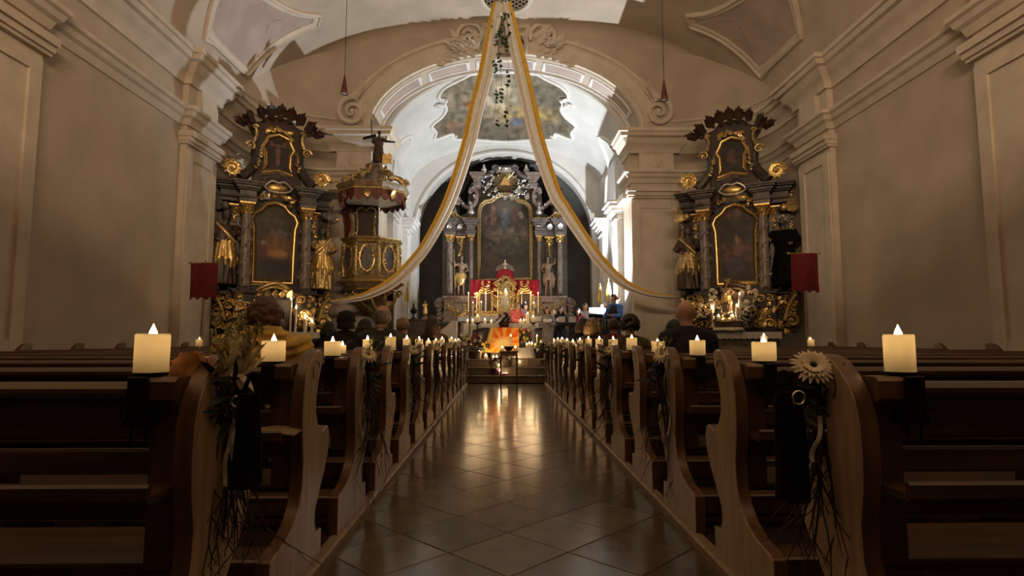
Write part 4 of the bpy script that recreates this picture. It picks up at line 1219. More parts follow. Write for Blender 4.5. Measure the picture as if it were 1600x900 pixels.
def robed(root, base, h, face=1, name='statue', arm=0.6, skin='statue_skin', robe='gold', bare=False, staff=False, hat=None, twist=0.0, robe2=None, vox=0.016):
    """standing carved figure on base (local of root), height h"""
    b = V(base); k = h / 1.75
    g = empty(name, b); g.parent = root
    g.rotation_euler = (0, 0, twist)
    def p(x, y, z): return V((x * k, y * k, z * k))
    m = MB()
    hd = p(0.02 * face, -0.05, 1.62)
    m.ell(hd, (0.075 * k, 0.092 * k, 0.115 * k), 12, 9); m.ell(hd + p(0, -0.05, -0.05), (0.05 * k, 0.05 * k, 0.06 * k)); m.ell(hd + p(0, -0.1, -0.01), (0.014 * k, 0.02 * k, 0.026 * k), 6, 5)
    m.tube([p(0, 0, 1.36), hd + p(0, 0.01, -0.06)], 0.05 * k, 8)
    m.ell(p(0, 0, 1.27), (0.17 * k, 0.11 * k, 0.17 * k)); m.ell(p(0, -0.01, 1.05), (0.135 * k, 0.10 * k, 0.18 * k)); m.ell(p(0.02 * face, 0, 0.92), (0.16 * k, 0.12 * k, 0.12 * k))
    for sx in (-1, 1):
        sh = p(0.18 * sx, 0, 1.36)
        if sx == face: el = p(0.30 * sx, -0.10, 1.36 - 0.28 + arm * 0.25); ha = p(0.24 * sx + 0.12 * face, -0.22, 1.25 + arm * 0.25)
        else: el = p(0.27 * sx, -0.03, 1.10); ha = p(0.14 * sx, -0.20, 1.05)
        m.tube([sh, el, ha], [0.055 * k, 0.045 * k, 0.033 * k], 8); m.ell(sh, 0.06 * k); m.ell(el, 0.046 * k); m.ell(ha, (0.035 * k, 0.05 * k, 0.045 * k))
        hp = p(0.09 * sx, 0, 0.88); kn = p(0.10 * sx + 0.04 * face, -0.07 if sx == face else 0.0, 0.48); ft = p(0.09 * sx + (0.05 * face if sx == face else 0), 0.02, 0.06)
        m.tube([hp, kn, ft], [0.085 * k, 0.06 * k, 0.042 * k], 8); m.ell(kn, 0.06 * k); m.ell(ft + p(0, -0.06, -0.025), (0.04 * k, 0.1 * k, 0.032 * k))
    o = m.build('carved_body', skin, g); remesh(o, vox * k + 0.002)
    # drapery
    m = MB()
    if bare:
        for i in range(16):
            a = 2 * pi * i / 16
            x0, y0 = 0.155 * cos(a), 0.125 * sin(a)
            L = 0.42 + 0.12 * sin(a * 2 + face)
            m.tube([p(x0, y0, 0.98), p(x0 * 1.18, y0 * 1.2 - 0.01, 0.98 - L * 0.55), p(x0 * 1.1 + 0.03 * face, y0 * 1.1, 0.98 - L)], [0.045 * k, 0.05 * k, 0.03 * k], 6)
        m.tube([p(0.17 * face, 0.02, 1.0), p(0.26 * face, 0.06, 0.75), p(0.22 * face, 0.05, 0.35)], [0.05 * k, 0.07 * k, 0.03 * k], 8)
    else:
        for i in range(18):
            a = 2 * pi * i / 18
            x0, y0 = cos(a), sin(a)
            m.tube([p(0.15 * x0, 0.10 * y0, 1.38), p(0.185 * x0, 0.13 * y0, 1.15), p(0.16 * x0, 0.125 * y0, 0.98), p(0.22 * x0 + 0.03 * sin(i * 2.4), 0.17 * y0, 0.5), p(0.25 * x0 + 0.02 * sin(i * 1.7), 0.19 * y0, 0.12)], [0.05 * k, 0.055 * k, 0.05 * k, 0.055 * k, 0.045 * k], 6)
        for sx in (-1, 1):
            sh = p(0.19 * sx, 0, 1.36); el = p(0.29 * sx, -0.09, 1.13 + (arm * 0.2 if sx == face else 0))
            m.tube([sh, el, p(0.2 * sx, -0.18, 1.12 + (arm * 0.18 if sx == face else 0))], [0.075 * k, 0.085 * k, 0.08 * k], 8)
    o = m.build('drapery', robe, g); remesh(o, vox * k + 0.002, 2)
    if robe2:
        m = MB()
        for i in range(16):
            a = 2 * pi * i / 16; x0, y0 = cos(a), sin(a)
            m.tube([p(0.15 * x0, 0.12 * y0, 1.12), p(0.19 * x0, 0.155 * y0, 0.96), p(0.27 * x0 + 0.02 * sin(i * 2.1), 0.215 * y0, 0.66), p(0.26 * x0, 0.21 * y0, 0.50 + 0.05 * sin(i * 1.3))], [0.04 * k, 0.045 * k, 0.05 * k, 0.025 * k], 6)
        m.ell(p(0, -0.01, 1.2), (0.175 * k, 0.14 * k, 0.13 * k))
        m.tube(spline([p(-0.19 * face, -0.06, 1.42), p(0.0, -0.17, 1.2), p(0.19 * face, -0.14, 1.0)], 6), 0.045 * k, 7)
        o = m.build('mantle', robe2, g); remesh(o, vox * k + 0.002, 1)
    m = MB()
    for i in range(40):
        a = random.uniform(0, 2 * pi); e = random.uniform(-.2, 1.4)
        q = hd + V((0.08 * k * cos(a) * cos(e), 0.095 * k * sin(a) * cos(e) + 0.015 * k, 0.11 * k * sin(e)))
        if q.y < hd.y - 0.05 * k and q.z < hd.z + 0.05 * k: continue
        m.ell(q, 0.026 * k, 6, 5)
    m.build('carved_hair', 'twig' if hat is None else hat, g)
    if staff:
        m = MB(); hx_ = 0.24 * face + 0.12 * face
        m.tube([p(hx_ - 0.05 * face, -0.2, 0.0), p(hx_ + 0.02 * face, -0.24, 1.95)], 0.014 * k, 6); m.build('staff', 'gold_dull', g)
    return g

# ================================================================== HIGH ALTAR
HY = 20.6
def hx(px): return (px - 787) * HY / 900.0
def hz(py): return at(787, py, HY).z - 0.90
ha = empty('high_altar', (AX, HY, 0.90), 0, 'tall dark marble high altar with gilded capitals, two statues and a large painting', 'altar')
# substructure and pedestals
m = MB(); m.bbox((0, 0.15, 0.35), (4.5, 1.0, 0.70), 0.02); m.bbox((0, 0.12, 0.74), (4.6, 1.1, 0.08), 0.02); m.build('plinth', 'marble_dark', ha)
for sx in (-1, 1):
    for (px0, px1, y0) in ((693, 712, -0.25), (727, 741, -0.12)):
        x0, x1 = hx(px0) * -sx, hx(px1) * -sx
        if x0 > x1: x0, x1 = x1, x0
        m = MB(); m.bbox(((x0 + x1) / 2, y0 + 0.25, (0.78 + hz(463)) / 2), (x1 - x0, 0.6, hz(463) - 0.78), 0.015)
        m.bbox(((x0 + x1) / 2, y0 + 0.25, hz(463) - 0.05), (x1 - x0 + 0.1, 0.7, 0.09), 0.015); m.bbox(((x0 + x1) / 2, y0 + 0.25, 0.84), (x1 - x0 + 0.08, 0.68, 0.1), 0.015)
        m.build('pedestal', 'marble_pink', ha)
        m = MB(); ornament(m, lambda u, v: V((x0 + (x1 - x0) * (0.1 + 0.8 * u), y0 - 0.06, 1.0 + 0.55 * v)), 10, 0.17, seed=5 + px0); m.build('pedestal_relief', 'gold_dull', ha)
    m = MB(); m.bbox((sx * 1.64, 0.35, 1.25), (0.62, 0.5, 0.95), 0.015); m.build('pedestal', 'marble_grey', ha)
    # volute console on the flank
    m = MB(); m.spiral((sx * 2.32, -0.1, 1.45), X3 * -sx, Z3, 0.22, 1.5, 0.07, 7, steps=26); m.tube(spline([(sx * 2.1, -0.1, 1.45), (sx * 2.15, -0.1, 1.1), (sx * 2.35, -0.1, 0.85)], 6), 0.08, 7)
    for k in range(6): m.acanthus((sx * 2.25, -0.15, 1.6 - 0.15 * k), (sx, 0, -0.5), FWD, 0.24, 0.16, 2)
    m.build('console', 'marble_pink', ha)
# retable back
out = [(-2.3, 0.78), (2.3, 0.78), (2.3, hz(345)), (1.75, hz(335)), (1.45, hz(330)), (1.35, hz(300)), (1.28, hz(283)), (1.05, hz(272)), (0.6, hz(262)), (0.25, hz(252)), (-0.25, hz(252)), (-0.6, hz(262)), (-1.05, hz(272)), (-1.28, hz(283)), (-1.35, hz(300)), (-1.45, hz(330)), (-1.75, hz(335)), (-2.3, hz(345))]
m = MB(); m.prism(out, (0, 0.45, 0), X3, Z3, V((0, 0.3, 0))); m.build('retable', 'marble_dark', ha)
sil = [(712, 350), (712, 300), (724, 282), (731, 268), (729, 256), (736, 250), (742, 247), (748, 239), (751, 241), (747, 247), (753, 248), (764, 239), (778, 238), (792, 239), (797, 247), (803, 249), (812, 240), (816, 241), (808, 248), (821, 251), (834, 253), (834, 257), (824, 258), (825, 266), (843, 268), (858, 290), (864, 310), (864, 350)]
m = MB(); m.prism([(hx(a), hz(b)) for a, b in sil], (0, 0.8, 0), X3, Z3, V((0, 0.14, 0))); m.build('shadow_plate', 'black_cloth', ha)  # altar's shadow on the apse, made as a black cut-out plate
# columns, pilasters, entablatures
for sx in (-1, 1):
    column(ha, sx * 1.985, 0.0, hz(463), hz(368), 0.115)
    column(ha, sx * 1.235, 0.12, hz(463), hz(368), 0.09)
    m = MB(); m.bbox((sx * 1.62, 0.40, (hz(463) + hz(381)) / 2), (0.26, 0.16, hz(381) - hz(463)), 0.01); pil = m.build('pilaster', 'marble_dark', ha)
    m = MB(); capital(m, sx * 1.62, 0.36, hz(381), 0.11, hz(368) - hz(381)); m.build('capital', 'gold', pil)
    m = MB(); garland(m, [(sx * 1.62, 0.30, hz(381)), (sx * 1.62, 0.28, hz(398))], 0.10, dens=1.5); m.build('garland_drop', 'gold', pil)
    m = MB(); entab(m, sx * 1.985 - 0.2, sx * 1.985 + 0.2, -0.2, 0.5, hz(368), hz(343)); m.build('entablature', 'marble_grey', ha)
    m = MB(); entab(m, sx * 1.235 - 0.16, sx * 1.235 + 0.16, -0.08, 0.5, hz(368), hz(343)); m.build('entablature', 'marble_grey', ha)
    m = MB(); entab(m, sx * 1.62 - 0.26, sx * 1.62 + 0.26, 0.1, 0.5, hz(368) + 0.02, hz(343) - 0.02); m.build('entablature', 'marble_grey', ha)
    m = MB()
    for q, xx in enumerate((1.985, 1.62, 1.235)): m.acanthus((sx * xx, -0.22 + 0.1 * q, hz(359)), (0, 0, 1), FWD, 0.2, 0.3, 3); m.spiral((sx * xx, -0.24 + 0.1 * q, hz(356)), X3, Z3, 0.07, 1.3, 0.025, 5)
    m.build('entablature_ornament', 'silver', ha)
    # gilded swan-neck edge over the entablature
    m = MB(); e = [(sx * hx(787 + a), -0.1, hz(b)) for a, b in ((108, 346), (98, 341), (90, 343), (82, 336), (76, 336), (70, 341), (60, 342), (50, 341), (40, 344))]
    P = spline([tuple(q) for q in e], 5); m.tube(P, 0.028, 7); m.spiral((sx * hx(787 + 80), -0.14, hz(338)), X3 * sx, Z3, 0.13, 1.4, 0.04, 6); m.build('swan_neck', 'gold_dull', ha)
    m = MB(); urn(m, sx * hx(787 + 54), 0.05, hz(342), hz(320) - hz(342)); m.build('urn', 'silver', ha)
    m = MB(); urn(m, sx * hx(787 + 80), 0.1, hz(336), hz(322) - hz(336)); m.build('urn', 'marble_pink', ha)
    # C scroll braces of the attic
    m = MB()
    P = spline([tuple(V((sx * hx(787 + a), 0.3, hz(b)))) for a, b in ((80, 316), (72, 311), (66, 319), (58, 322), (50, 317), (46, 308), (46, 298), (52, 291), (58, 293))], 6)
    m.tube(P, [0.05 + 0.03 * sin(pi * i / (len(P) - 1)) for i in range(len(P))], 8)
    m.spiral((sx * hx(787 + 55), 0.28, hz(297)), X3 * -sx, Z3, 0.10, 1.3, 0.05, 6); m.spiral((sx * hx(787 + 75), 0.28, hz(315)), X3 * sx, Z3, 0.09, 1.3, 0.045, 6)
    for k in range(5): m.acanthus(P[6 + 8 * k] + V((0, -0.06, 0)), (sx * 0.5, 0, 0.6), FWD, 0.2, 0.14, 2)
    m.build('scroll_brace', 'marble_pink', ha)
    # attic pilaster blocks and broken pediment
    m = MB(); entab(m, min(sx * hx(826), sx * hx(838)), max(sx * hx(826), sx * hx(838)), 0.15, 0.5, hz(291), hz(268)); m.build('attic_block', 'marble_pink', ha)
    m = MB(); m.tube(spline([(sx * hx(787 + 46), 0.2, hz(277)), (sx * hx(787 + 34), 0.2, hz(274)), (sx * hx(787 + 24), 0.2, hz(270)), (sx * hx(787 + 15), 0.2, hz(258))], 6), [0.11 - 0.003 * i for i in range(19)], 8); m.spiral((sx * hx(787 + 15), 0.16, hz(261)), X3 * sx, Z3, 0.12, 1.4, 0.05, 6); m.build('broken_pediment', 'marble_grey', ha)
    m = MB(); urn(m, sx * hx(787 + 34), 0.2, hz(272), hz(254) - hz(272)); m.build('urn', 'silver', ha)
    # wing outlines at the top edge of the shadow plate
# painting with curved gold frame
hl = [(0, 300), (8, 301), (16, 305), (22, 310), (32, 312), (39, 318), (42, 328), (42.5, 345)]
top = [(a, b) for a, b in hl]
fo_ = [(hx(787 + a), hz(b)) for a, b in top] + [(hx(787 + 42.5), hz(b)) for b in (380, 410, 438)] + [(hx(787 - 42.5), hz(b)) for b in (438, 410, 380)] + [(hx(787 - a), hz(b)) for a, b in reversed(top[1:])]
m = MB(); frame_path(m, [V((x, 0.36, z)) for x, z in fo_], 0.075, 0.12); m.build('picture_frame', 'gold_dull', ha)
def hp_col(u, v):
    w = fbm(u * 4, v * 6, 2); w2 = fbm(u * 10 + 5, v * 15, 8); w3 = fbm(u * 22, v * 30, 3)
    c = mix((0.030, 0.026, 0.022), (0.075, 0.062, 0.050), 0.5 + w)
    c = mix(c, (0.16, 0.13, 0.10), blob(u, v, .5, .14, .18, .10, 1) * .8)
    for (x, y, rx, ry, col) in ((.5, .27, .09, .14, (.10, .12, .17)), (.5, .19, .04, .03, (.24, .18, .13)), (.27, .24, .06, .11, (.16, .09, .07)), (.27, .16, .03, .025, (.24, .18, .13)), (.70, .25, .07, .11, (.10, .05, .05)), (.80, .24, .04, .05, (.2, .14, .1)),
                            (.2, .45, .08, .06, (.14, .11, .09)), (.35, .50, .07, .07, (.16, .13, .11)), (.68, .50, .08, .07, (.13, .13, .09)), (.85, .47, .07, .07, (.16, .12, .10)), (.5, .46, .14, .05, (.12, .11, .10)), (.15, .30, .05, .06, (.15, .10, .08)), (.6, .42, .06, .04, (.2, .15, .12)), (.4, .42, .06, .04, (.18, .14, .11)), (.5, .62, .4, .06, (.07, .065, .06))):
        c = mix(c, tuple(q * (1 + 0.7 * w2) for q in col), blob(u, v, x, y, rx * (1 + .5 * w2), ry * (1 + .5 * w2), .5) * (0.85 + 0.4 * w3))
    return tuple(q * .85 for q in c)
canvas(ha, 'painting', fo_, 0, 0, 0.40, hp_col, 70, 110)
# gloria: rays, clouds, triangle
gz = hz(283); gx = 0.0
m = MB()
for i in range(36):
    a = 2 * pi * i / 36; L = (0.52 if i % 2 else 0.38) * (1.0 if sin(a) > -0.3 else 0.8)
    d = V((cos(a), 0, sin(a)))
    m.tube([V((gx, 0.25, gz)) + d * 0.13, V((gx, 0.16, gz)) + d * L], [0.005, 0.010], 5)
gl = m.build('gloria_rays', 'gold', ha)
m = MB(); m.mould([V((gx - .16, .12, gz - .10)), V((gx + .16, .12, gz - .10)), V((gx, .12, gz + .18))], [(-.02, -.02), (-.02, .02), (.02, .02), (.02, -.02)], FWD, closed=True); m.prism([(-.14, -.09), (.14, -.09), (0, .15)], (gx, .13, gz), X3, Z3, V((0, .02, 0))); m.ell((gx, .11, gz - .02), (.035, .02, .03)); m.build('triangle', 'gold', gl)
m = MB(); random.seed(4)
for i in range(120):
    a = random.uniform(0, 2 * pi); rr = random.uniform(.42, .78)
    x, z = rr * cos(a) * 1.15, rr * sin(a) * 0.85 - 0.06
    if z > .3 and abs(x) < .35: continue
    if abs(x) < 0.30 and z < -0.34: continue
    m.ell((gx + x, 0.2 + random.uniform(-.08, .05), gz + z), random.uniform(.02, .05), 7, 5)
m.build('clouds', 'silver', gl)
m = MB(); ornament(m, lambda u, v: V((-0.85 + 1.7 * u, .3, hz(305) + (hz(280) - hz(305)) * abs(u - .5) * 2 * v)), 30, .16, seed=9); m.build('cloud_ornament', 'silver', gl)
m = MB()
for i in range(9):
    a = -1.1 + 2.2 * i / 8; m.acanthus((0.2 * sin(a), .22, hz(266)), (sin(a), 0, cos(a)), FWD, .22, .12, 2)
m.lathe([(.16, 0), (.17, .05), (.14, .08), (.17, .14), (.0, .16)], (0, .22, hz(267)), 12); m.build('crown', 'silver', ha)
# statues
robed(ha, (hx(719), -0.02, hz(463) + 0.0), hz(399) - hz(463), -1, 'statue', arm=.8, robe='gold', bare=True, staff=True, twist=.25)
robed(ha, (hx(854), -0.02, hz(463) + 0.0), hz(399) - hz(463), 1, 'statue', arm=1.2, robe='statue_skin', bare=True, twist=-.25)
for sx in (-1, 1):
    m = MB(); m.bbox((hx(719) * (1 if sx < 0 else -1), -0.03, hz(463) - 0.12), (0.5, 0.55, 0.24), 0.02); m.bbox((hx(719) * (1 if sx < 0 else -1), 0.03, 1.15), (0.42, 0.4, 0.9), 0.02); m.build('statue_plinth', 'marble_pink', ha)
    m = MB(); ornament(m, lambda u, v: V((hx(719) * (1 if sx < 0 else -1) - .2 + .4 * u, -0.2, 0.85 + .6 * v)), 12, .15, seed=22); m.build('plinth_relief', 'gold', ha)
# ---- red cloth hung behind the tabernacle
rc = MB()
def swag(u, v):
    x = -1.22 + 2.44 * u
    drop = 0.30 + 0.22 * abs(sin(u * pi * 4))
    if u < 0.1 or u > 0.9: drop = 1.25
    return V((x, -0.14 + 0.04 * sin(u * 60) - 0.03 * sin(v * 3), hz(438) - drop * v))
rc.slab(swag, 90, 8, V((0, 0.012, 0)))
o = rc.build('red_drapery', 'red_cloth', None, 50); o.location = (AX, HY, 0.90); tag(o, 'bright red swagged cloth hung behind the golden tabernacle', 'drapery')
# ---- tabernacle
ty = -0.55
tb = empty('tabernacle', (AX, HY + ty, 0.90 + 1.0), 0, 'golden tabernacle with a cross in a ray crown above red velvet', 'tabernacle')
def tz(py): return hz(py) * 1.0 - 1.0
m = MB(); m.bbox((0, 0.1, tz(495)), (0.95, 0.5, 0.16), .02); m.bbox((0, 0.12, (tz(492) + tz(455)) / 2), (0.42, 0.36, tz(455) - tz(492)), .02)
m.lathe([(.25, 0), (.27, .05), (.24, .1), (.2, .24), (.08, .36), (.03, .40)], (0, .12, tz(455)), 14); m.build('shrine', 'gold_dull', tb)
m = MB(); ornament(m, lambda u, v: V((-.34 + .68 * u, -.07, tz(497) + (tz(440) - tz(497)) * v)), 90, .12, seed=12, scroll=.4)
for sx in (-1, 1):
    m.tube([(sx * .26, -.05, tz(492)), (sx * .26, -.05, tz(452))], .03, 8); m.spiral((sx * .3, -.05, tz(447)), X3 * sx, Z3, .1, 1.4, .03, 6)
garland(m, [(-.3, -.06, tz(452)), (-.18, -.08, tz(441)), (0, -.1, tz(436)), (.18, -.08, tz(441)), (.3, -.06, tz(452))], .12, dens=1.6)
m.build('gilded_ornament', 'gold', tb)
m = MB(); m.ell((0, -.1, tz(474)), (.13, .05, .24), 14, 10); m.build('door_panel', 'silver', tb)
m = MB(); m.lathe([(.30, 0), (.31, .16), (.26, .30), (.18, .36), (.0, .37)], (0, .28, tz(438)), 16); m.build('velvet_cap', 'red_cloth', tb)
m = MB(); cz_ = tz(426)
m.box((0, .2, cz_ + .2), (.03, .02, .42)); m.box((0, .2, cz_ + .27), (.17, .02, .03))
for i in range(13):
    a = pi * (0.04 + 0.92 * i / 12)
    m.tube([(0.06 * cos(a), .2, cz_ + .02 + .05 * sin(a)), (.34 * cos(a), .2, cz_ + .02 + .26 * sin(a))], [.008, .014], 5)
m.lathe([(.12, -.05), (.14, -.02), (.1, 0), (.05, .02)], (0, .22, cz_), 12); m.build('ray_cross', 'silver', tb)
# reliquary frames on each side
for sx in (-1, 1):
    q = empty('reliquary', (AX + sx * 0.68, HY - 0.42, 0.90 + 1.0), 0, 'gilded reliquary with open frame %s of the tabernacle' % ('left' if sx < 0 else 'right'), 'reliquary', 'gilded reliquaries on the high altar')
    m = MB(); zz0, zz1 = tz(488), tz(460)
    frame_path(m, [V((-.22, 0, zz0)), V((.22, 0, zz0)), V((.22, 0, zz1)), V((-.22, 0, zz1))], .04, .06); m.build('gilt_frame', 'gold', q)
    m = MB(); m.box((0, .05, (zz0 + zz1) / 2), (.44, .05, zz1 - zz0)); m.build('panel', 'wood_dark', q)
    m = MB()
    for k in range(4): m.tube(spline([(-.22 + .03 * k, -.02, zz1 + .06 + .075 * k), (0, -.05, zz1 + .0 + .075 * k), (.22 - .03 * k, -.02, zz1 + .06 + .075 * k)], 6), .022, 6)
    ornament(m, lambda u, v: V((-.2 + .4 * u, 0, zz1 + .05 + .42 * v * (1 - .5 * abs(u - .5)))), 12, .1, seed=31); ornament(m, lambda u, v: V((-.3 + .6 * u, 0, zz0 - .05 - .3 * v)), 26, .12, seed=33)
    ornament(m, lambda u, v: V(((-.3 if u < .5 else .3) + .08 * (u - .5), 0, zz0 + (zz1 - zz0) * v)), 22, .11, seed=34)
    m.build('gilt_crest', 'gold', q)
    m = MB(); m.bbox((0, .06, zz0 - .22), (.6, .2, .36), .02); m.build('base', 'gold_dull', q)
# altar table of the high altar with white cloth edge
mt = empty('altar_mensa', (AX, HY - 0.75, 0.90), 0, 'stone mensa of the high altar carrying tabernacle and candlesticks', 'altar table')
m = MB(); m.bbox((0, 0.02, 0.45), (3.0, 0.62, 0.9), .02); m.bbox((0, 0, .94), (3.15, .72, .08), .02); m.build('table_block', 'marble_pink', mt)
m = MB(); m.slab(lambda u, v: V((-1.6 + 3.2 * u, -.375 - .004 * sin(u * 80), .985 - .16 * v - .02 * abs(sin(u * 60)))), 120, 2, V((0, -.004, 0))); m.box((0, 0, .984), (3.2, .75, .006)); m.build('altar_cloth', 'white_cloth', mt)
# candlesticks with tall tapers
def candlestick(px, pyf, Y, zbase, stick, taper_r, label, group, energy=3.6, metal='gold', lit=True, solid=True, flame=1.3):
    top = at(px, pyf, Y)
    x = top.x; h = top.z - zbase
    sh = h - stick
    q = empty('candlestick', (x, Y, zbase), 0, label.replace('lit', 'gilded candlestick under lit') if False else 'gilded baluster candlestick ' + label, 'candlestick', 'candlesticks ' + group)
    m = MB(); R = min(.075, sh * .16)
    m.lathe([(.0, 0), (R * 1.1, 0), (R * 1.1, sh * .04), (R * .5, sh * .12), (R * .3, sh * .18), (R * .55, sh * .28), (R * .25, sh * .36), (R * .2, sh * .55), (R * .5, sh * .66), (R * .22, sh * .76), (R * .22, sh * .88), (R * .75, sh * .95), (R * .8, sh), (.0, sh)], (0, 0, 0), 12)
    m.build('stem', metal, q)
    candle((x, Y, zbase + sh + .001), taper_r, stick, 'lit slim white taper ' + label, 'tapers ' + group, False, flame, energy)
zt = 0.90 + 0.99
for i, (px, py) in enumerate(((732, 459), (745, 459), (759, 459), (815, 459), (829, 459), (841, 459))):
    candlestick(px, py, HY - 0.62, zt, .62, .022, 'on the back row of the high altar, %s from the left' % ORD[i], 'on the high altar')
for i, (px, py) in enumerate(((739, 474), (752, 473), (821, 474), (834, 474))):
    candlestick(px, py, HY - 0.95, zt, .45, .02, 'on the front row of the high altar, %s from the left' % ORD[i], 'on the high altar')

# ================================================================== SIDE ALTARS
def side_altar(side):
    random.seed(50 + side)
    base = at(428, 500, 13.2) if side < 0 else at(1574 - 428 + 4, 500, 13.2)
    r = empty('side_altar', (base.x, base.y, 0.02), math.radians(30) * -side, ('dark baroque side altar with twisted columns and crucifix painting beside the pulpit' if side < 0 else 'dark baroque side altar with white flowers at its foot beside the right pier'), 'altar', 'side altars in the nave corners')
    D = -0.02
    # lower zone
    m = MB(); m.bbox((0, .25, .08), (2.7, 1.3, .16), .02); m.bbox((0, .3, .2), (2.5, 1.2, .1), .02); m.build('step', 'stone_step', r)
    m = MB(); m.bbox((0.0, .12, .70), (1.75, .62, .95), .03); m.bbox((0, .1, 1.2), (1.9, .7, .07), .02); m.build('mensa', 'marble_grey', r)
    m = MB(); m.box((0, .1, 1.243), (1.94, .74, .014)); m.slab(lambda u, v: V((-.97 + 1.94 * u, -.275 - .004 * sin(u * 90), 1.245 - .13 * v - .025 * abs(sin(u * 50)) * v)), 100, 3, V((0, -.004, 0))); m.build('altar_cloth', 'white_cloth', r)
    m = MB(); m.bbox((0, .48, 1.68), (2.42, .34, .90), .02); m.bbox((0, .45, 2.14), (2.5, .46, .07), .02); m.build('predella', 'marble_dark', r)
    for sx in (-1, 1):
        m = MB(); m.bbox((sx * .65, .12, 1.70), (.42, .5, .88), .02); m.bbox((sx * .65, .1, 2.13), (.5, .58, .07), .015); m.build('pedestal', 'marble_dark', r)
        m = MB(); ornament(m, lambda u, v: V((sx * .65 - .22 + .44 * u, -.15, 1.35 + .7 * v)), 26, .17, seed=60 + sx, scroll=.55); ornament(m, lambda u, v: V((sx * 1.05 - .15 + .3 * u, .22, 1.3 + .75 * v)), 22, .18, seed=63 + sx); m.build('gilt_panel', 'gold', r)
        m = MB(); m.spiral((sx * 1.16, .16, 1.5), X3 * -sx, Z3, .16, 1.5, .055, 7); m.tube(spline([(sx * 1.0, .16, 1.5), (sx * 1.1, .16, 1.85), (sx * 1.25, .16, 2.08)], 5), .06, 7); m.build('console', 'gold_dull', r)
    m = MB(); P = spline([(-.42, .1, 2.05), (-.36, .05, 2.2), (-.2, 0, 2.3), (0, -.02, 2.36), (.2, 0, 2.3), (.36, .05, 2.2), (.42, .1, 2.05)], 6); m.tube(P, .05, 8); m.tube([q * 1.0 + V((0, -.03, -.09)) for q in P[6:-6]], .035, 8)
    for k in range(5): m.acanthus((-.28 + .14 * k, -.03, 2.04), (.2 * (k - 2), 0, 1), FWD, .2, .16, 2)
    m.build('gilt_cartouche', 'gold_dull' if side < 0 else 'wood_dark', r)
    # retable body
    body = [(-1.0, 2.1), (1.0, 2.1), (1.03, 3.0), (.98, 4.4), (-.98, 4.4), (-1.03, 3.0)]
    m = MB(); m.prism(body, (0, .48, 0), X3, Z3, V((0, .22, 0))); m.build('retable', 'marble_dark', r)
    wing = [(.95, 2.12), (1.28, 2.12), (1.32, 2.5), (1.24, 2.9), (1.30, 3.3), (1.22, 3.8), (1.3, 4.2), (1.24, 4.5), (.95, 4.5)]
    for sx in (-1, 1):
        m = MB(); m.prism([(sx * a, b) for a, b in wing], (0, .42, 0), X3, Z3, V((0, .2, 0))); m.build('wing_board', 'marble_dark', r)
        m = MB(); garland(m, [(sx * a, .40, b) for a, b in wing[1:-1]], .12, dens=.8); m.build('wing_ornament', 'gold_dull', r)
        column(r, sx * .65, .02, 2.17, 4.16, .115, 'column_grey', 'gold', twist=True)
        m = MB(); m.bbox((sx * .86, .36, 3.1), (.2, .14, 1.9), .01); m.build('pilaster', 'marble_grey', r)
        m = MB(); capital(m, sx * .86, .34, 3.95, .09, .2); m.build('capital', 'gold', r)
        m = MB(); garland(m, [(sx * .86, .27, 3.95), (sx * .88, .26, 3.55)], .1); m.build('garland_drop', 'gold', r)
        m = MB(); entab(m, sx * .65 - .18, sx * .65 + .18, -.14, .5, 4.16, 4.62); m.build('entablature', 'marble_grey', r)
        m = MB(); entab(m, sx * 1.0 - .2, sx * 1.0 + .2, .16, .52, 4.2, 4.66); m.build('entablature', 'marble_dark', r)
        # big volute scroll standing on the entablature
        m = MB(); c = V((sx * .98, .1, 4.93)); m.spiral(c, X3 * sx, Z3, .2, 1.7, .055, 8, steps=34, hand=1)
        m.spiral(c + V((0, -.04, 0)), X3 * sx, Z3, .15, 1.5, .03, 6, steps=28)
        for k in range(10): a = 2 * pi * k / 10; m.acanthus(c + V((.12 * cos(a), -.06, .12 * sin(a))), (cos(a), 0, sin(a)), FWD, .1, .07, 1)
        m.build('volute', 'gold', r)
        m = MB(); P = spline([(sx * .80, .16, 4.75), (sx * .62, .2, 4.95), (sx * .50, .22, 5.2), (sx * .50, .22, 5.45), (sx * .60, .2, 5.62)], 6); m.tube(P, [.13 - .003 * i for i in range(len(P))], 8); m.build('scroll_brace', 'marble_dark', r)
        m = MB(); m.spiral((sx * .62, .1, 5.52), X3 * sx, Z3, .11, 1.5, .035, 6); m.tube(spline([(sx * .56, .1, 5.62), (sx * .50, .1, 5.8), (sx * .52, .1, 5.95)], 5), .035, 6); garland(m, [(sx * .45, .1, 5.0), (sx * .40, .1, 5.35), (sx * .44, .1, 5.5)], .1); m.spiral((sx * .53, .1, 5.98), X3 * -sx, Z3, .06, 1.3, .025, 6); m.build('attic_scroll', 'gold_dull', r)
    # arched cornice over the painting
    m = MB(); P = spline([(-.66, .3, 4.45), (-.45, .3, 4.5), (-.3, .25, 4.7), (0, .2, 4.86), (.3, .25, 4.7), (.45, .3, 4.5), (.66, .3, 4.45)], 6); m.mould(P, [(-.1, -.3), (-.1, .1), (-.04, .16), (.06, .1), (.1, .02), (.1, -.3)], FWD); m.build('arched_cornice', 'marble_grey', r)
    # main painting and frame
    arch = [(-.43, 2.42), (.43, 2.42), (.43, 2.95), (.44, 3.4), (.45, 3.7), (.50, 3.88), (.44, 4.02), (.30, 4.12), (.2, 4.25), (0, 4.32), (-.2, 4.25), (-.30, 4.12), (-.44, 4.02), (-.50, 3.88), (-.45, 3.7), (-.44, 3.4), (-.43, 2.95)]
    m = MB(); frame_path(m, [V((a, .44, b)) for a, b in arch], .055, .10); m.build('picture_frame', 'gold', r)
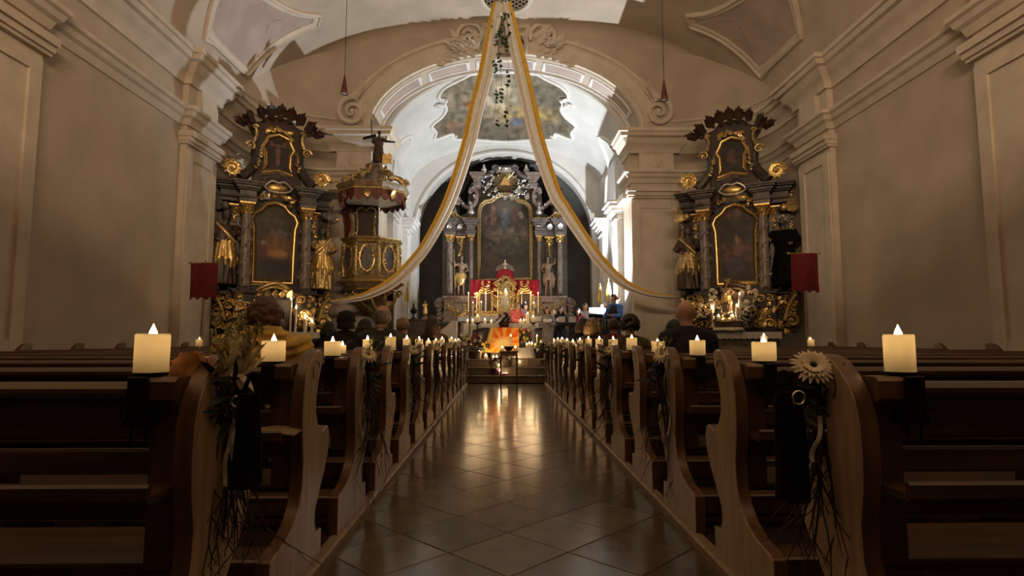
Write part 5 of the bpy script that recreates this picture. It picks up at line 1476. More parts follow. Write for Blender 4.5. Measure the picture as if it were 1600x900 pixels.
    if side < 0:
        def pc(u, v):
            w = fbm(u * 4, v * 7, 5); w2 = fbm(u * 10, v * 15, 1)
            c = mix((.016, .012, .010), (.035, .026, .020), .5 + w)
            c = mix(c, (.14, .065, .02), blob(u, v, .55, .55, .26, .16, .9) * (.8 + .5 * w2)); c = mix(c, (.22, .11, .03), blob(u, v, .6, .64, .2, .05, .9))
            c = mix(c, (.07, .012, .016), blob(u, v, .25, .62, .10, .10, .5)); c = mix(c, (.16, .10, .07), blob(u, v, .27, .51, .05, .03, .5))
            c = mix(c, (.055, .048, .045), blob(u, v, .5, .22, .3, .12, .9) * (.6 + .9 * w2)); c = mix(c, (.09, .075, .065), blob(u, v, .62, .38, .22, .05, .8) * (.5 + w2))
            c = mix(c, (.012, .010, .012), blob(u, v, .55, .80, .4, .10, .8)); c = mix(c, (.2, .15, .1), blob(u, v, .75, .63, .06, .02, .6))
            return tuple(q * 1.7 for q in c)
    else:
        def pc(u, v):
            w = fbm(u * 4, v * 7, 15); w2 = fbm(u * 10, v * 15, 11)
            c = mix((.012, .010, .010), (.028, .020, .017), .5 + w)
            for (x, y, rx, ry, col) in ((.55, .12, .10, .07, (.10, .05, .035)), (.35, .13, .08, .03, (.08, .04, .03)), (.55, .55, .12, .10, (.13, .07, .05)), (.30, .66, .10, .10, (.08, .03, .03)), (.75, .62, .10, .12, (.06, .025, .03)), (.45, .78, .2, .08, (.04, .03, .05)), (.5, .43, .04, .06, (.14, .09, .06)), (.18, .52, .06, .05, (.1, .06, .05))):
                c = mix(c, tuple(q * (1 + .7 * w2) for q in col), blob(u, v, x, y, rx, ry, .7) * (.7 + .6 * w2))
            return tuple(q * 1.8 for q in c)
    canvas(r, 'painting', arch, 0, 0, .46, pc, 44, 90)
    m = MB(); garland(m, [(-.35, .28, 4.28), (-.2, .25, 4.45), (0, .2, 4.52), (.2, .25, 4.45), (.35, .28, 4.28)], .15, dens=1.3); m.ell((0, .2, 4.62), (.26, .1, .13), 14, 8); m.build('gilt_cartouche', 'gold', r)
    m = MB(); m.tube(spline([(-.3, .1, 4.6), (-.15, .06, 4.74), (0, .05, 4.72), (.15, .06, 4.74), (.3, .1, 4.6), (.15, .06, 4.5), (-.15, .06, 4.5), (-.3, .1, 4.6)], 5), .025, 6); m.build('cartouche_rim', 'silver', r)
    # attic with smaller picture
    att = [(-.55, 4.6), (.55, 4.6), (.52, 5.1), (.58, 5.5), (.50, 5.85), (.62, 6.0), (.66, 6.12), (.4, 6.2), (.28, 6.34), (0, 6.38), (-.28, 6.34), (-.4, 6.2), (-.66, 6.12), (-.62, 6.0), (-.50, 5.85), (-.58, 5.5), (-.52, 5.1)]
    m = MB(); m.prism(att, (0, .30, 0), X3, Z3, V((0, .2, 0))); m.build('attic_board', 'wood_dark', r)
    fr = [(-.33, 4.98), (0, 5.06), (.33, 4.98), (.26, 5.15), (.27, 5.45), (.34, 5.58), (.27, 5.72), (.22, 5.84), (.0, 5.92), (-.22, 5.84), (-.27, 5.72), (-.34, 5.58), (-.27, 5.45), (-.26, 5.15)]
    m = MB(); frame_path(m, [V((a, .26, b)) for a, b in fr], .045, .08); m.build('picture_frame', 'gold', r)
    def pa(u, v):
        w = fbm(u * 6, v * 8, 25); c = mix((.008, .006, .006), (.02, .015, .013), .5 + w)
        if side < 0:
            col = (.11, .055, .035)
            for (x, y, rx, ry) in ((.5, .26, .05, .05), (.5, .42, .09, .11), (.5, .64, .06, .16), (.34, .26, .12, .025), (.66, .27, .12, .025), (.28, .20, .05, .03), (.72, .2, .05, .03)): c = mix(c, col, blob(u, v, x, y, rx, ry, .6))
        else:
            for (x, y, rx, ry) in ((.5, .35, .08, .06), (.45, .5, .14, .12), (.55, .62, .12, .06)): c = mix(c, (.05, .03, .022), blob(u, v, x, y, rx, ry, .8))
        return tuple(q * 1.7 for q in c)
    canvas(r, 'painting', fr, 0, 0, .28, pa, 36, 44)
    m = MB(); garland(m, [(-.28, .2, 5.9), (-.1, .16, 6.02), (.1, .16, 6.02), (.28, .2, 5.9)], .15, dens=1.6); m.build('gilt_crest', 'gold', r)
    # dark lambrequin canopy on top with leafy crest
    m = MB()
    for k in range(9):
        a = -.72 + 1.44 * k / 8
        m.acanthus((a, .12, 6.0 + .25 * (1 - (a / .72) ** 2)), (a * .7, -.3, .65 - .9 * abs(a)), (0, -1, .4), .42, .26, 3, .4)
    for sx in (-1, 1): m.spiral((sx * .66, .1, 6.02), X3 * sx, Z3, .1, 1.4, .04, 6); m.acanthus((sx * .62, .1, 6.08), (sx, 0, .5), FWD, .28, .2, 3)
    m.build('lambrequin', 'wood_dark', r)
    m = MB(); garland(m, [(-.2, .12, 6.33), (0, .1, 6.42), (.25, .12, 6.34)], .12, dens=1.4); m.build('crest_flowers', 'gold_dull', r)
    # statues and putti
    if side < 0:
        robed(r, (-1.07, .16, 2.16), 1.85, 1, 'statue', .6, skin='marble_grey', robe='wood_dark', robe2='gold', staff=True, twist=.1)
        robed(r, (1.07, .16, 2.16), 1.65, -1, 'statue', .5, skin='marble_grey', robe='gold_dull', robe2='gold', twist=-.2)
    else:
        robed(r, (1.07, .16, 2.16), 1.75, -1, 'statue', .6, skin='marble_grey', robe='black_cloth', robe2=None, staff=True, twist=-.1, hat='silver')
        robed(r, (-1.07, .16, 2.16), 1.7, 1, 'statue', .4, skin='marble_grey', robe='wood_dark', robe2='gold_dull', staff=True, twist=.2)
    for sx in (-1, 1):
        m = MB()
        for k in range(7): m.leafblade((sx * 1.12, .2, 4.05), (sx * (.3 + .12 * k), -.15, .5 - .14 * k), FWD, .38 - .02 * k, .08, .4, 4)
        m.ell((sx * 1.08, .16, 4.08), (.09, .08, .1)); m.build('carved_wing', 'marble_grey' if side < 0 else 'gold_dull', r)
        m = MB(); garland(m, [(sx * 1.2, .3, 2.3), (sx * 1.27, .3, 2.8), (sx * 1.2, .3, 3.3), (sx * 1.24, .3, 3.8)], .11, dens=.6); m.build('side_garland', 'gold_dull', r)
    return r
SA = {s: side_altar(s) for s in (-1, 1)}
# ================================================================== PULPIT
PY_ = 14.85
pr = at(579, 500, PY_)
def pz(py): return at(580, py, PY_).z
def pxx(px): return at(px, 450, PY_).x - pr.x
pu = empty('pulpit', (pr.x, PY_, 0), 0, 'gilded baroque pulpit with sounding board and dark statue on top', 'pulpit')
R8 = Matrix.Rotation(pi / 8 + 0.06, 3, 'Z')
def oct_lathe(m, prof, o=(0, 0, 0), n=8): m.lathe(prof, o, n, ax=R8)
R = 0.70
# basket
zb0, zb1 = pz(437), pz(380)
m = MB(); oct_lathe(m, [(R * .98, zb0), (R * 1.06, zb0 + (zb1 - zb0) * .3), (R * 1.0, zb0 + (zb1 - zb0) * .7), (R * 1.0, zb1)]); m.build('basket', 'marble_ochre', pu, 20)
m = MB(); oct_lathe(m, [(R * 1.0, zb1 - .1), (R * 1.08, zb1 - .06), (R * 1.05, zb1 - .02), (R * 1.14, zb1 + .02), (R * 1.16, zb1 + .06), (R * .8, zb1 + .07)]); m.build('parapet_rail', 'gold_dull', pu, 20)
m = MB(); z0 = zb0
oct_lathe(m, [(R * .35, z0 - .62), (R * .55, z0 - .42), (R * .9, z0 - .30), (R * 1.1, z0 - .16), (R * 1.22, z0 - .10), (R * 1.16, z0 - .05), (R * 1.04, z0), (R * .9, z0 + .02)]); m.build('lower_moulding', 'marble_ochre', pu, 20)
m = MB()
for (rr, zz, t) in ((1.06, zb0 + .02, .03), (1.22, zb0 - .1, .03), (.92, zb0 - .28, .03)):
    P = [R8 @ V((R * rr * cos(2 * pi * k / 8), R * rr * sin(2 * pi * k / 8), zz)) for k in range(9)]; m.tube(P, t, 6, False)
m.build('gilt_bead', 'gold', pu)
# pendant console under the basket
m = MB(); m.lathe([(.28, zb0 - .55), (.2, zb0 - .75), (.26, zb0 - .9), (.12, zb0 - 1.1), (.16, zb0 - 1.2), (.02, zb0 - 1.35)], (.22, .2, 0), 12)
for k in range(5):
    a = -pi * (.1 + .2 * k); d = V((cos(a), sin(a), 0))
    m.tube(spline([tuple(V((.1, .1, zb0 - .35)) + d * .62), tuple(V((.12, .1, zb0 - .6)) + d * .5), tuple(V((.2, .15, zb0 - .85)) + d * .2), tuple(V((.22, .2, zb0 - 1.1)) + d * .1)], 5), .045, 6); m.spiral(V((.1, .1, zb0 - .4)) + d * .66, d, Z3, .1, 1.3, .035, 5)
m.build('scroll_console', 'gold_dull', pu)
m = MB(); m.box((.3, .62, 1.5), (.34, .2, 3.0)); m.build('support_post', 'wood_dark', pu)
# facet panels, ovals, corner pilasters
for k in range(8):
    a = (k + .5) * 2 * pi / 8 + pi / 8 + .06; d = V((cos(a), sin(a), 0))
    if d.y > .55: continue
    t = V((-sin(a), cos(a), 0)); zc = (zb0 + zb1) / 2; rr = R * .96
    c = d * (rr + .01) + V((0, 0, zc))
    m = MB(); m.prism([(.16 * cos(q), .30 * sin(q)) for q in [2 * pi * i / 20 for i in range(20)]], c, t, Z3, d * .03); pn = m.build('oval_panel', 'marble_grey', pu)
    m = MB(); P = [c + d * .03 + t * .18 * cos(q) + V((0, 0, .33 * sin(q))) for q in [2 * pi * i / 24 for i in range(25)]]; m.tube(P, .022, 6, False); garland(m, P, .085, d, 1.1); m.build('oval_frame', 'gold', pn)
for k in range(8):
    a = k * 2 * pi / 8 + pi / 8 + .06; d = V((cos(a), sin(a), 0))
    if d.y > .6: continue
    m = MB(); c = d * R * 1.02
    m.tube([c + V((0, 0, zb0 + .05)), c + d * .02 + V((0, 0, zb0 + .4)), c + V((0, 0, zb1 - .08))], [.05, .06, .045], 8); m.acanthus(c + V((0, 0, zb1 - .28)), (0, 0, 1), d, .2, .2, 3); m.spiral(c + d * .05 + V((0, 0, zb0 + .08)), d, Z3, .08, 1.3, .03, 5)
    m.build('corner_pilaster', 'gold_dull', pu)
# back board with framed picture
zk0, zk1 = pz(376), pz(316)
m = MB(); m.bbox((pxx(563), .52, (zk0 + zk1) / 2), (.62, .12, zk1 - zk0 + .1), .02); m.build('back_board', 'marble_dark', pu)
m = MB(); P = [V((pxx(563) + a, .45, b)) for a, b in ((-.24, zk0 + .12), (0, zk0 + .2), (.24, zk0 + .1), (.22, (zk0 + zk1) / 2), (.25, zk1 - .12), (.1, zk1 - .06), (0, zk1 - .12), (-.12, zk1 - .06), (-.25, zk1 - .15), (-.22, (zk0 + zk1) / 2))]
PS = spline([tuple(q) for q in P], 4, True); m.tube(PS + PS[:1], .016, 6, False); garland(m, PS + PS[:1], .06, FWD, .7); m.build('back_frame', 'gold', pu)
m = MB(); m.prism([(q.x - pxx(563), q.z - zk0) for q in PS], (pxx(563), .455, zk0), X3, Z3, V((0, .02, 0))); m.build('back_picture', 'wood_dark', pu)
# red curtain with gilt edge on the left
m = MB()
def cur(u, v): return V((pxx(527) + .14 * (u - .5) * (1 + .5 * sin(v * 5)) + .10 * sin(v * 3.4), .50 + .03 * sin(u * 14), pz(322) - (pz(322) - pz(383)) * v))
m.slab(cur, 14, 16, V((0, -.03, 0))); m.ell((pxx(529), .46, pz(324)), (.12, .06, .10)); cu_ = m.build('carved_curtain', 'red_wood', pu, 60)
m = MB(); m.tube([cur(1, k / 16) + V((.01, -.03, 0)) for k in range(17)], .03, 6); m.acanthus((pxx(518), .44, pz(338)), (-1, 0, .1), FWD, .3, .14, 2); m.build('curtain_edge', 'gold', cu_)
# sounding board
zs = pz(322); RS = .86
m = MB(); oct_lathe(m, [(RS * .2, zs + .12), (RS * .9, zs + .12), (RS * 1.0, zs + .22), (RS * 1.02, zs + .30), (RS * 1.1, zs + .40), (RS * 1.12, zs + .46), (RS * .9, zs + .52), (RS * .3, zs + .62)]); m.build('sounding_board', 'marble_ochre', pu, 20)
m = MB()
for k in range(8):
    a0 = k * pi / 4 + pi / 8 + .06; a1 = a0 + pi / 4
    p0 = V((cos(a0), sin(a0), 0)) * RS * 1.0; p1 = V((cos(a1), sin(a1), 0)) * RS * 1.0
    m.slab(lambda u, v: p0 + (p1 - p0) * u + V((0, 0, zs + .26 - v * (.18 + .10 * abs(sin(u * pi * 3))))), 18, 2, (p0 + p1).normalized() * .02)
lam = m.build('lambrequin', 'red_wood', pu)
m = MB()
for k in range(8):
    a0 = k * pi / 4 + pi / 8 + .06; a1 = a0 + pi / 4
    p0 = V((cos(a0), sin(a0), 0)) * RS * 1.03; p1 = V((cos(a1), sin(a1), 0)) * RS * 1.03
    m.tube([p0 + V((0, 0, zs + .29)), p1 + V((0, 0, zs + .29))], .025, 6)
    d = (p0 + p1).normalized(); 
    if d.y < .4: m.acanthus((p0 + p1) / 2 + V((0, 0, zs + .06)), (0, 0, 1), d, .24, .22, 3); m.spiral(p0 * 1.06 + V((0, 0, zs + .48)), d, Z3, .09, 1.3, .03, 5)
m.build('lambrequin_trim', 'gold', lam)
# crown of scrolls
zt_ = pz(262)
for k in range(6):
    a = k * pi / 3 + .2; d = V((cos(a), sin(a), 0)); b = V((.06, 0, 0))
    m = MB(); P = spline([tuple(b + d * .78 + V((0, 0, zs + .56))), tuple(b + d * .6 + V((0, 0, zs + .74))), tuple(b + d * .34 + V((0, 0, zs + .85))), tuple(b + d * .2 + V((0, 0, zs + 1.08))), tuple(b + d * .16 + V((0, 0, zt_)))], 6)
    m.tube(P, [.085 - .002 * i for i in range(len(P))], 7); m.spiral(b + d * .72 + V((0, 0, zs + .62)), d, Z3, .12, 1.4, .045, 6); m.acanthus(b + d * .5 + V((0, 0, zs + .8)), d + V((0, 0, -.4)), V((0, 0, 1)), .25, .16, 2); m.build('crown_scroll', 'gold_dull', pu)
m = MB(); m.lathe([(.34, zs + .58), (.3, zs + .7), (.2, zs + .95), (.16, zt_ - .1), (.26, zt_), (.28, zt_ + .05), (.05, zt_ + .06)], (.06, 0, 0), 12); m.build('crown_core', 'marble_pink', pu)
st = robed(pu, (.12, -.02, zt_ + .06), pz(205) - zt_ - .06, 1, 'statue', arm=.5, skin='twig', robe='wood_dark', robe2=None, twist=.2)
m = MB(); h0 = zt_ + .06
m.tube([(.20, -.05, h0 + .66), (.38, -.08, h0 + .62), (.52, -.10, h0 + .60)], [.04, .03, .02], 7); m.ell((.54, -.1, h0 + .6), (.04, .02, .02)); m.build('outstretched_arm', 'twig', pu)
m = MB()
for sx in (-.06, .06): m.prism([(-.06, 0), (.06, 0), (.06, .22), (.03, .27), (-.03, .27), (-.06, .22)], (.36 + sx, -.08, h0 + .02), X3, Z3, V((0, -.03, 0)))
m.build('gilt_tablets', 'gold', pu)
m = MB(); m.prism([(0, 0), (.34, .10), (.34, .02), (0, -.06)], (-.32, .05, h0 + .78), X3, Z3, V((0, .05, 0))); m.tube([(-.06, 0, h0 + .7), (-.10, 0, h0 + 1.25)], .012, 6); m.build('horn_and_rod', 'iron', pu)

# ================================================================== CEILING DRAPES
DY = 14.1
def drape(cl, yellow_left, label, tail):
    P = [at(a, b, DY) for a, b, w in cl]; Wd = [w / 900 * DY for a, b, w in cl]
    S = spline([(p.x, p.y, p.z, w) for p, w in zip(P, Wd)], 8)
    n = len(S) - 1
    r = empty('ceiling_drape', S[-1].to_3d(), 0, label, 'drape', 'yellow and white drapes hung from the ceiling')
    b0 = S[-1].to_3d()
    def sheet(f0, f1, fold, out):
        def fn(u, v):
            i = min(int(v * n + .5), n); s = S[i]; p = s.to_3d()
            t = (S[min(i + 1, n)].to_3d() - S[max(i - 1, 0)].to_3d()).normalized(); side = V((t.z, 0, -t.x))
            if side.x > 0: side = -side
            f = f0 + (f1 - f0) * u
            return p - b0 + side * s[3] * f + V((0, out + fold * sin(f * 9 + 2 * v) - .10 * (1 - f * f), 0))
        m = MB(); m.slab(fn, 14, n, V((0, .012, 0))); return m
    a = 1 if yellow_left else -1
    sheet(a * .24, a * 1.0, .03, 0).build('yellow_cloth', 'drape_yellow', r, 60)
    sheet(-a * 1.0, a * .28, .035, -.02).build('white_cloth', 'drape_white', r, 60)
    if tail:
        m = MB(); q0, q1 = at(*tail[0], DY) - b0, at(*tail[1], DY) - b0
        m.slab(lambda u, v: q0 + (q1 - q0) * v + V((.06 * (u - .5), .03 * sin(u * 9 + v * 4), 0)), 6, 10, V((0, .01, 0))); m.build('hanging_tail', 'drape_yellow', r, 60)
    return r
LD = [(779, 6, 9), (774, 24, 9.5), (759, 112, 12), (744, 170, 12), (732, 225, 11.5), (704, 311, 10.5), (671, 376, 9.5), (646, 410, 9.5), (614, 441, 9), (575, 461, 6.5), (545, 468, 4.5), (520, 471, 3), (510, 470, 2)]
drape(LD, True, 'yellow and white cloth swag falling from the ceiling vent to the left pulpit side', ((511, 469), (509, 506)))
RD = [(791, 6, 9), (795, 24, 9.5), (815, 112, 12), (828, 170, 12), (841, 225, 12), (866, 300, 11), (882, 327, 10.5), (917, 380, 9.5), (939, 410, 9.5), (970, 440, 8.5), (1000, 456, 6), (1030, 463, 4.5), (1059, 465, 2.5)]
drape(RD, False, 'yellow and white cloth swag falling from the ceiling vent to the right altar', None)
# ---- ivy strands
random.seed(21)
for i, (px0, px1, y0, y1, lab) in enumerate(((771, 770, 18, 62, 'short ivy strand over the left drape just below the ceiling vent'), (779, 771, 20, 186, 'long ivy strand hanging close to the left drape'), (783, 780, 20, 200, 'ivy strand hanging midway between the drapes'), (796, 790, 20, 75, 'short ivy strand hanging beside the right drape'), (790, 794, 20, 222, 'longest ivy strand hanging between the two drapes'))):
    A, B = at(px0, y0, DY - .05 - .03 * i), at(px1, y1, DY - .05 - .03 * i)
    r = empty('ivy_strand', B, 0, lab, 'ivy', 'ivy strands under the ceiling vent')
    P = [A + (B - A) * t + V((.04 * sin(t * 9 + i), .04 * cos(t * 7), 0)) - B for t in [k / 30 for k in range(31)]]
    m = MB(); m.tube(P, .005, 4); m.build('stem', 'twig', r)
    m = MB(); n = int((y1 - y0) / 4.0)
    for k in range(n):
        t = (k + .5) / n
        if sin(t * 23 + i * 2) < .25: continue
        q = P[int(t * 30)]
        for z in range(4):
            a = random.uniform(0, 2 * pi); m.leafblade(q, (cos(a) * .8, sin(a) * .6, random.uniform(-1, .2)), (cos(a + 1), sin(a + 1), .3), random.uniform(.06, .09), random.uniform(.05, .07), .4, 4)
    m.build('leaves', 'leaf', r)

# ================================================================== PENDANT LAMPS
for (px, pyt, pyb, side) in ((538, 117, 147, 'left'), (1038, 124, 157, 'right')):
    Y = 11.6; b = at(px, pyb, Y); t = at(px, pyt, Y); h = t.z - b.z
    r = empty('pendant_lamp', b, 0, 'dark red cone pendant lamp on a long cord, %s of the arch' % side, 'lamp', 'cone pendant lamps')
    m = MB(); m.lathe([(.075, 0), (.078, .02), (.012, h), (.006, h + .01)], (0, 0, 0), 20, cap=False); m.lathe([(.070, .003), (.008, h - .02)], (0, 0, 0), 20, cap=False); m.build('shade', 'red_wood', r)
    m = MB(); m.lathe([(.001, .02), (.06, .02), (.06, .012), (.001, .008)], (0, 0, 0), 16, cap=False); m.build('diffuser', 'paper', r)
    m = MB(); m.tube([(0, 0, h), (0, 0, vault(b.x) - b.z - .0)], .006, 5); m.build('cord', 'iron', r)

# ================================================================== RED BANNERS
for (pxa, pxb, py0, py1, side) in ((299, 341, 411, 468, 'left'), (1235, 1277, 396, 457, 'right')):
    Y = 10.9 if side == 'right' else 10.9
    c = at((pxa + pxb) / 2, py0, Y); w = at(pxb, py0, Y).x - at(pxa, py0, Y).x; h = c.z - at(pxa, py1, Y).z
    sx = -1 if side == 'left' else 1
    pole_x = at((pxa + pxb) / 2, 530, Y).x
    r = empty('church_banner', (c.x, Y, .05), 0, 'plain red cloth banner on a wooden pole by the %s side altar' % side, 'banner', 'red banners on poles')
    m = MB(); zt2 = c.z - .05
    m.slab(lambda u, v: V(((u - .5) * w, .02 * sin(u * 7 + v * 2) - .02, zt2 - v * (h - .035 * (1 if int(u * 15.99) % 5 in (1, 2, 3) else 0)))), 48, 12, V((0, .008, 0))); m.build('banner_cloth', 'banner_red', r, 60)
    m = MB(); m.tube([(-w / 2 - .03, 0, zt2), (w / 2 + .03, 0, zt2)], .013, 8); m.ell((-w / 2 - .04, 0, zt2), .024); m.ell((w / 2 + .04, 0, zt2), .024); m.build('crossbar', 'gold_dull', r)
    m = MB(); m.tube([(sx * .05, .04, 0), (0, .04, zt2 + .06)], .018, 8); m.build('pole', 'light_wood', r)
    m = MB(); m.lathe([(.0, 0), (.13, 0), (.13, .03), (.04, .06), (.03, .2), (.0, .2)], (sx * .05, .04, 0), 14); m.build('pole_foot', 'iron', r)
# ================================================================== PEOPLE
mat('skin', (0.55, 0.33, 0.23), .5, var=.06, scale=10)
mat('skin_dark', (0.20, 0.11, 0.07), .5, var=.06, scale=10)
for nm, c in dict(cloth_yellow=(.62, .43, .11), cloth_black=(.012, .012, .015), cloth_navy=(.010, .013, .026), cloth_charcoal=(.035, .033, .035), cloth_brown=(.07, .045, .03), cloth_red=(.17, .025, .03), cloth_pink=(.62, .13, .12), cloth_grey=(.27, .25, .235), cloth_blue=(.06, .17, .55), cloth_white=(.66, .64, .6), cloth_olive=(.09, .075, .045), cloth_plaid=(.28, .22, .2), cloth_jeans=(.02, .03, .06)).items():
    mat(nm, c, .85, var=.15, scale=14, bump=.08, bscale=50)
for nm, c in dict(hair_black=(.010, .008, .007), hair_brown=(.055, .028, .014), hair_grey=(.22, .20, .18), hair_blond=(.30, .19, .085), hair_auburn=(.085, .033, .014)).items():
    mat(nm, c, .45, var=.3, scale=14, stretch=(4, 4, 1), bump=.3, bscale=45)

def hand(m, w, d, palm, s=1.0, curl=.7, mirror=1):
    """palm plus five curled fingers; w wrist point, d direction, palm = palm normal"""
    d, palm, side = frame_of(V(d), V(palm)); side = side * mirror
    w = V(w)
    R_ = Matrix((side, d, palm)).transposed()
    m.ell(w + d * .045 * s, (.040 * s, .05 * s, .016 * s), 8, 6, R_)
    for i, (o, L) in enumerate(((-.030, .062), (-.010, .074), (.011, .070), (.030, .055))):
        b = w + d * .085 * s + side * o * s
        p1 = b + (d * cos(curl * .5) + palm * sin(curl * .5)) * L * .45 * s
        p2 = p1 + (d * cos(curl * 1.4) + palm * sin(curl * 1.4)) * L * .35 * s
        p3 = p2 + (d * cos(curl * 2.2) + palm * sin(curl * 2.2)) * L * .25 * s
        m.tube([b - d * .02 * s, b, p1, p2, p3], [.0105 * s, .0105 * s, .0095 * s, .0088 * s, .007 * s], 6)
    b = w + d * .025 * s - side * .035 * s
    p1 = b + (d * .75 - side * .65 + palm * .2) * .04 * s; p2 = p1 + (d * .9 - side * .1 + palm * .4) * .03 * s
    m.tube([b + side * .02 * s, b, p1, p2], [.013 * s, .013 * s, .011 * s, .008 * s], 6)
def person(loc, rz, label, J, cloth, hair, hairstyle='short', skin='skin', legs='cloth_jeans', puffy=False, hands=False, vox=.015, group=None, extra=None, coat=False, headturn=0.0, tilt=0.0, scale=1.0, collar=None):
    """J: joint dict in metres, local frame facing -Y"""
    r = empty('person', loc, rz, label, 'person', group)
    r.scale = (scale, scale, scale)
    hd = V(J['head']); nk = V(J['neck']); ch = V(J['chest']); pv = V(J['pelvis'])
    Rh = Matrix.Rotation(headturn, 3, 'Z') @ Matrix.Rotation(tilt, 3, 'X')
    def H(x, y, z): return hd + Rh @ V((x, y, z))
    b = MB()
    b.ell(hd, (.076, .094, .112), 14, 10, Rh); b.ell(H(0, -.035, -.055), (.056, .058, .062), 10, 8, Rh); b.ell(H(0, .02, .02), (.078, .085, .085), 12, 8, Rh)
    b.tube([H(0, -.088, .02), H(0, -.112, -.025)], [.010, .017], 6); b.ell(H(0, -.085, -.062), (.024, .016, .010), 8, 5, Rh); b.ell(H(0, -.085, .03), (.055, .014, .012), 8, 5, Rh); b.ell(H(0, -.075, -.105), (.024, .022, .018), 8, 5)
    for sx in (-1, 1): b.ell(H(.078 * sx, .012, -.012), (.014, .026, .034), 7, 6, Rh); b.ell(H(.04 * sx, -.07, -.03), (.026, .022, .022), 7, 5)
    b.tube([nk + V((0, .01, -.06)), hd + V((0, .02, -.06))], [.062, .052], 10)
    b.ell(ch, (.15, .10, .17), 12, 8); b.tube([ch, pv], [.12, .13], 10); b.ell(pv, (.15, .12, .11), 12, 8)
    for sx, k in ((-1, 'l'), (1, 'r')):
        sh = V(J['sh' + k]); el = V(J['el' + k]); wr = V(J['wr' + k])
        b.tube([sh, el], [.048, .040], 8); b.tube([el, wr], [.040, .028], 8); b.ell(sh, .05); b.ell(el, .041)
        if hands: hand(b, wr, V(J.get('hd' + k, wr - el)), V(J.get('pl' + k, (0, 0, -1))), 1.0, .6, sx)
        else: hand(b, wr, (wr - el), (0, 0, -1), 1.0, .5, sx)
        hp = V(J['hp' + k]); kn = V(J['kn' + k]); an = V(J['an' + k])
        b.tube([hp, kn], [.085, .058], 10); b.tube([kn, an], [.055, .038], 8); b.ell(kn, .058)
        b.ell(an + V((0, -.07, -.035)), (.042, .12, .035), 8, 6)
    o = b.build('body', skin, r); remesh(o, .011 if hands else .014, 3)
    for sx in (-1, 1): e = MB(); e.ell(H(.032 * sx, -.086, .008), (.011, .007, .007), 7, 5); e.build('eye', 'hair_black', r)
    # upper garment
    c = MB()
    if puffy:
        n = 10
        c.tube([pv, ch, nk + V((0, 0, -.02))], [.165, .17, .10], 14)
        for i in range(n):
            t = i / (n - 1); q = pv + (nk - pv) * (t * .96)
            w = (.20 + .035 * sin(pi * min(1, t * 1.1))) if t < .72 else .232 - .30 * (t - .72)
            c.ell(q, (w * 1.10, w * .82, .037), 20, 7)
        for k in 'lr':
            sh = V(J['sh' + k]); el = V(J['el' + k]); wr = V(J['wr' + k])
            for i in range(6): q = sh + (el - sh) * i / 5.5; c.ell(q, (.098, .098, .042), 12, 6, (el - sh).to_track_quat('Z', 'X').to_matrix())
            for i in range(5): q = el + (wr - el) * i / 5; c.ell(q, (.072, .072, .045), 12, 6, (wr - el).to_track_quat('Z', 'X').to_matrix())
        c.lathe([(.112, -.04), (.104, .0), (.096, .03), (.085, .034), (.085, -.04)], nk + V((0, .01, 0)), 18)
        g = c.build('quilted_jacket', cloth, r); remesh(g, .009, 1)
    else:
        c.ell(ch + V((0, .005, .02)), (.185, .128, .19), 16, 10); c.tube([ch, (ch + pv) / 2, pv], [.155, .15, .165], 14); c.ell(pv, (.185, .145, .13), 14, 8)
        c.tube([V(J['shl']) + V((0, .01, .02)), nk + V((0, .015, .0)), V(J['shr']) + V((0, .01, .02))], [.065, .075, .065], 10)
        for k in 'lr':
            sh = V(J['sh' + k]); el = V(J['el' + k]); wr = V(J['wr' + k])
            c.tube([sh, el], [.078, .064], 10); c.tube([el, el + (wr - el) * .92], [.062, .048], 10); c.ell(sh, .08, 10, 8); c.ell(el, .064, 8, 6)
        if coat:
            kn = (V(J['knl']) + V(J['knr'])) / 2
            c.tube([pv + V((0, 0, .05)), pv + V((0, .0, -.2)), V((pv.x, pv.y + .01, kn.z + .02))], [.18, .20, .225], 14)
        c.lathe([(.078, -.05), (.076, .0), (.07, .03), (.058, .03), (.058, -.05)], nk + V((0, .012, 0)), 14)
        g = c.build('coat' if coat else 'jacket', cloth, r); remesh(g, .016, 4)
        if collar:
            q = MB(); q.lathe([(.066, .012), (.069, .02), (.067, .045), (.060, .045), (.060, .012)], nk + V((0, .012, 0)), 16); q.build('collar', collar, r)
    t = MB()
    for k in 'lr':
        hp = V(J['hp' + k]); kn = V(J['kn' + k]); an = V(J['an' + k])
        t.tube([hp, kn], [.10, .074], 10); t.tube([kn, an + V((0, 0, .03))], [.072, .058], 10); t.ell(kn, .074, 8, 6)
    t.ell(pv + V((0, 0, -.03)), (.175, .135, .12), 12, 8)
    g = t.build('trousers', legs, r); remesh(g, .02, 4)
    # hair
    h = MB()
    def cap(thick, front=-.045, low=-.03):
        for i in range(7):
            for k in range(16):
                el_ = -.35 + i * .32; a = 2 * pi * k / 16
                p = V((.080 * cos(a) * cos(el_), .094 * sin(a) * cos(el_) + .012, .108 * sin(el_) + .012))
                if p.y < front and p.z < .06: continue
                if p.z < low: continue
                h.ell(H(*p), thick, 7, 5)
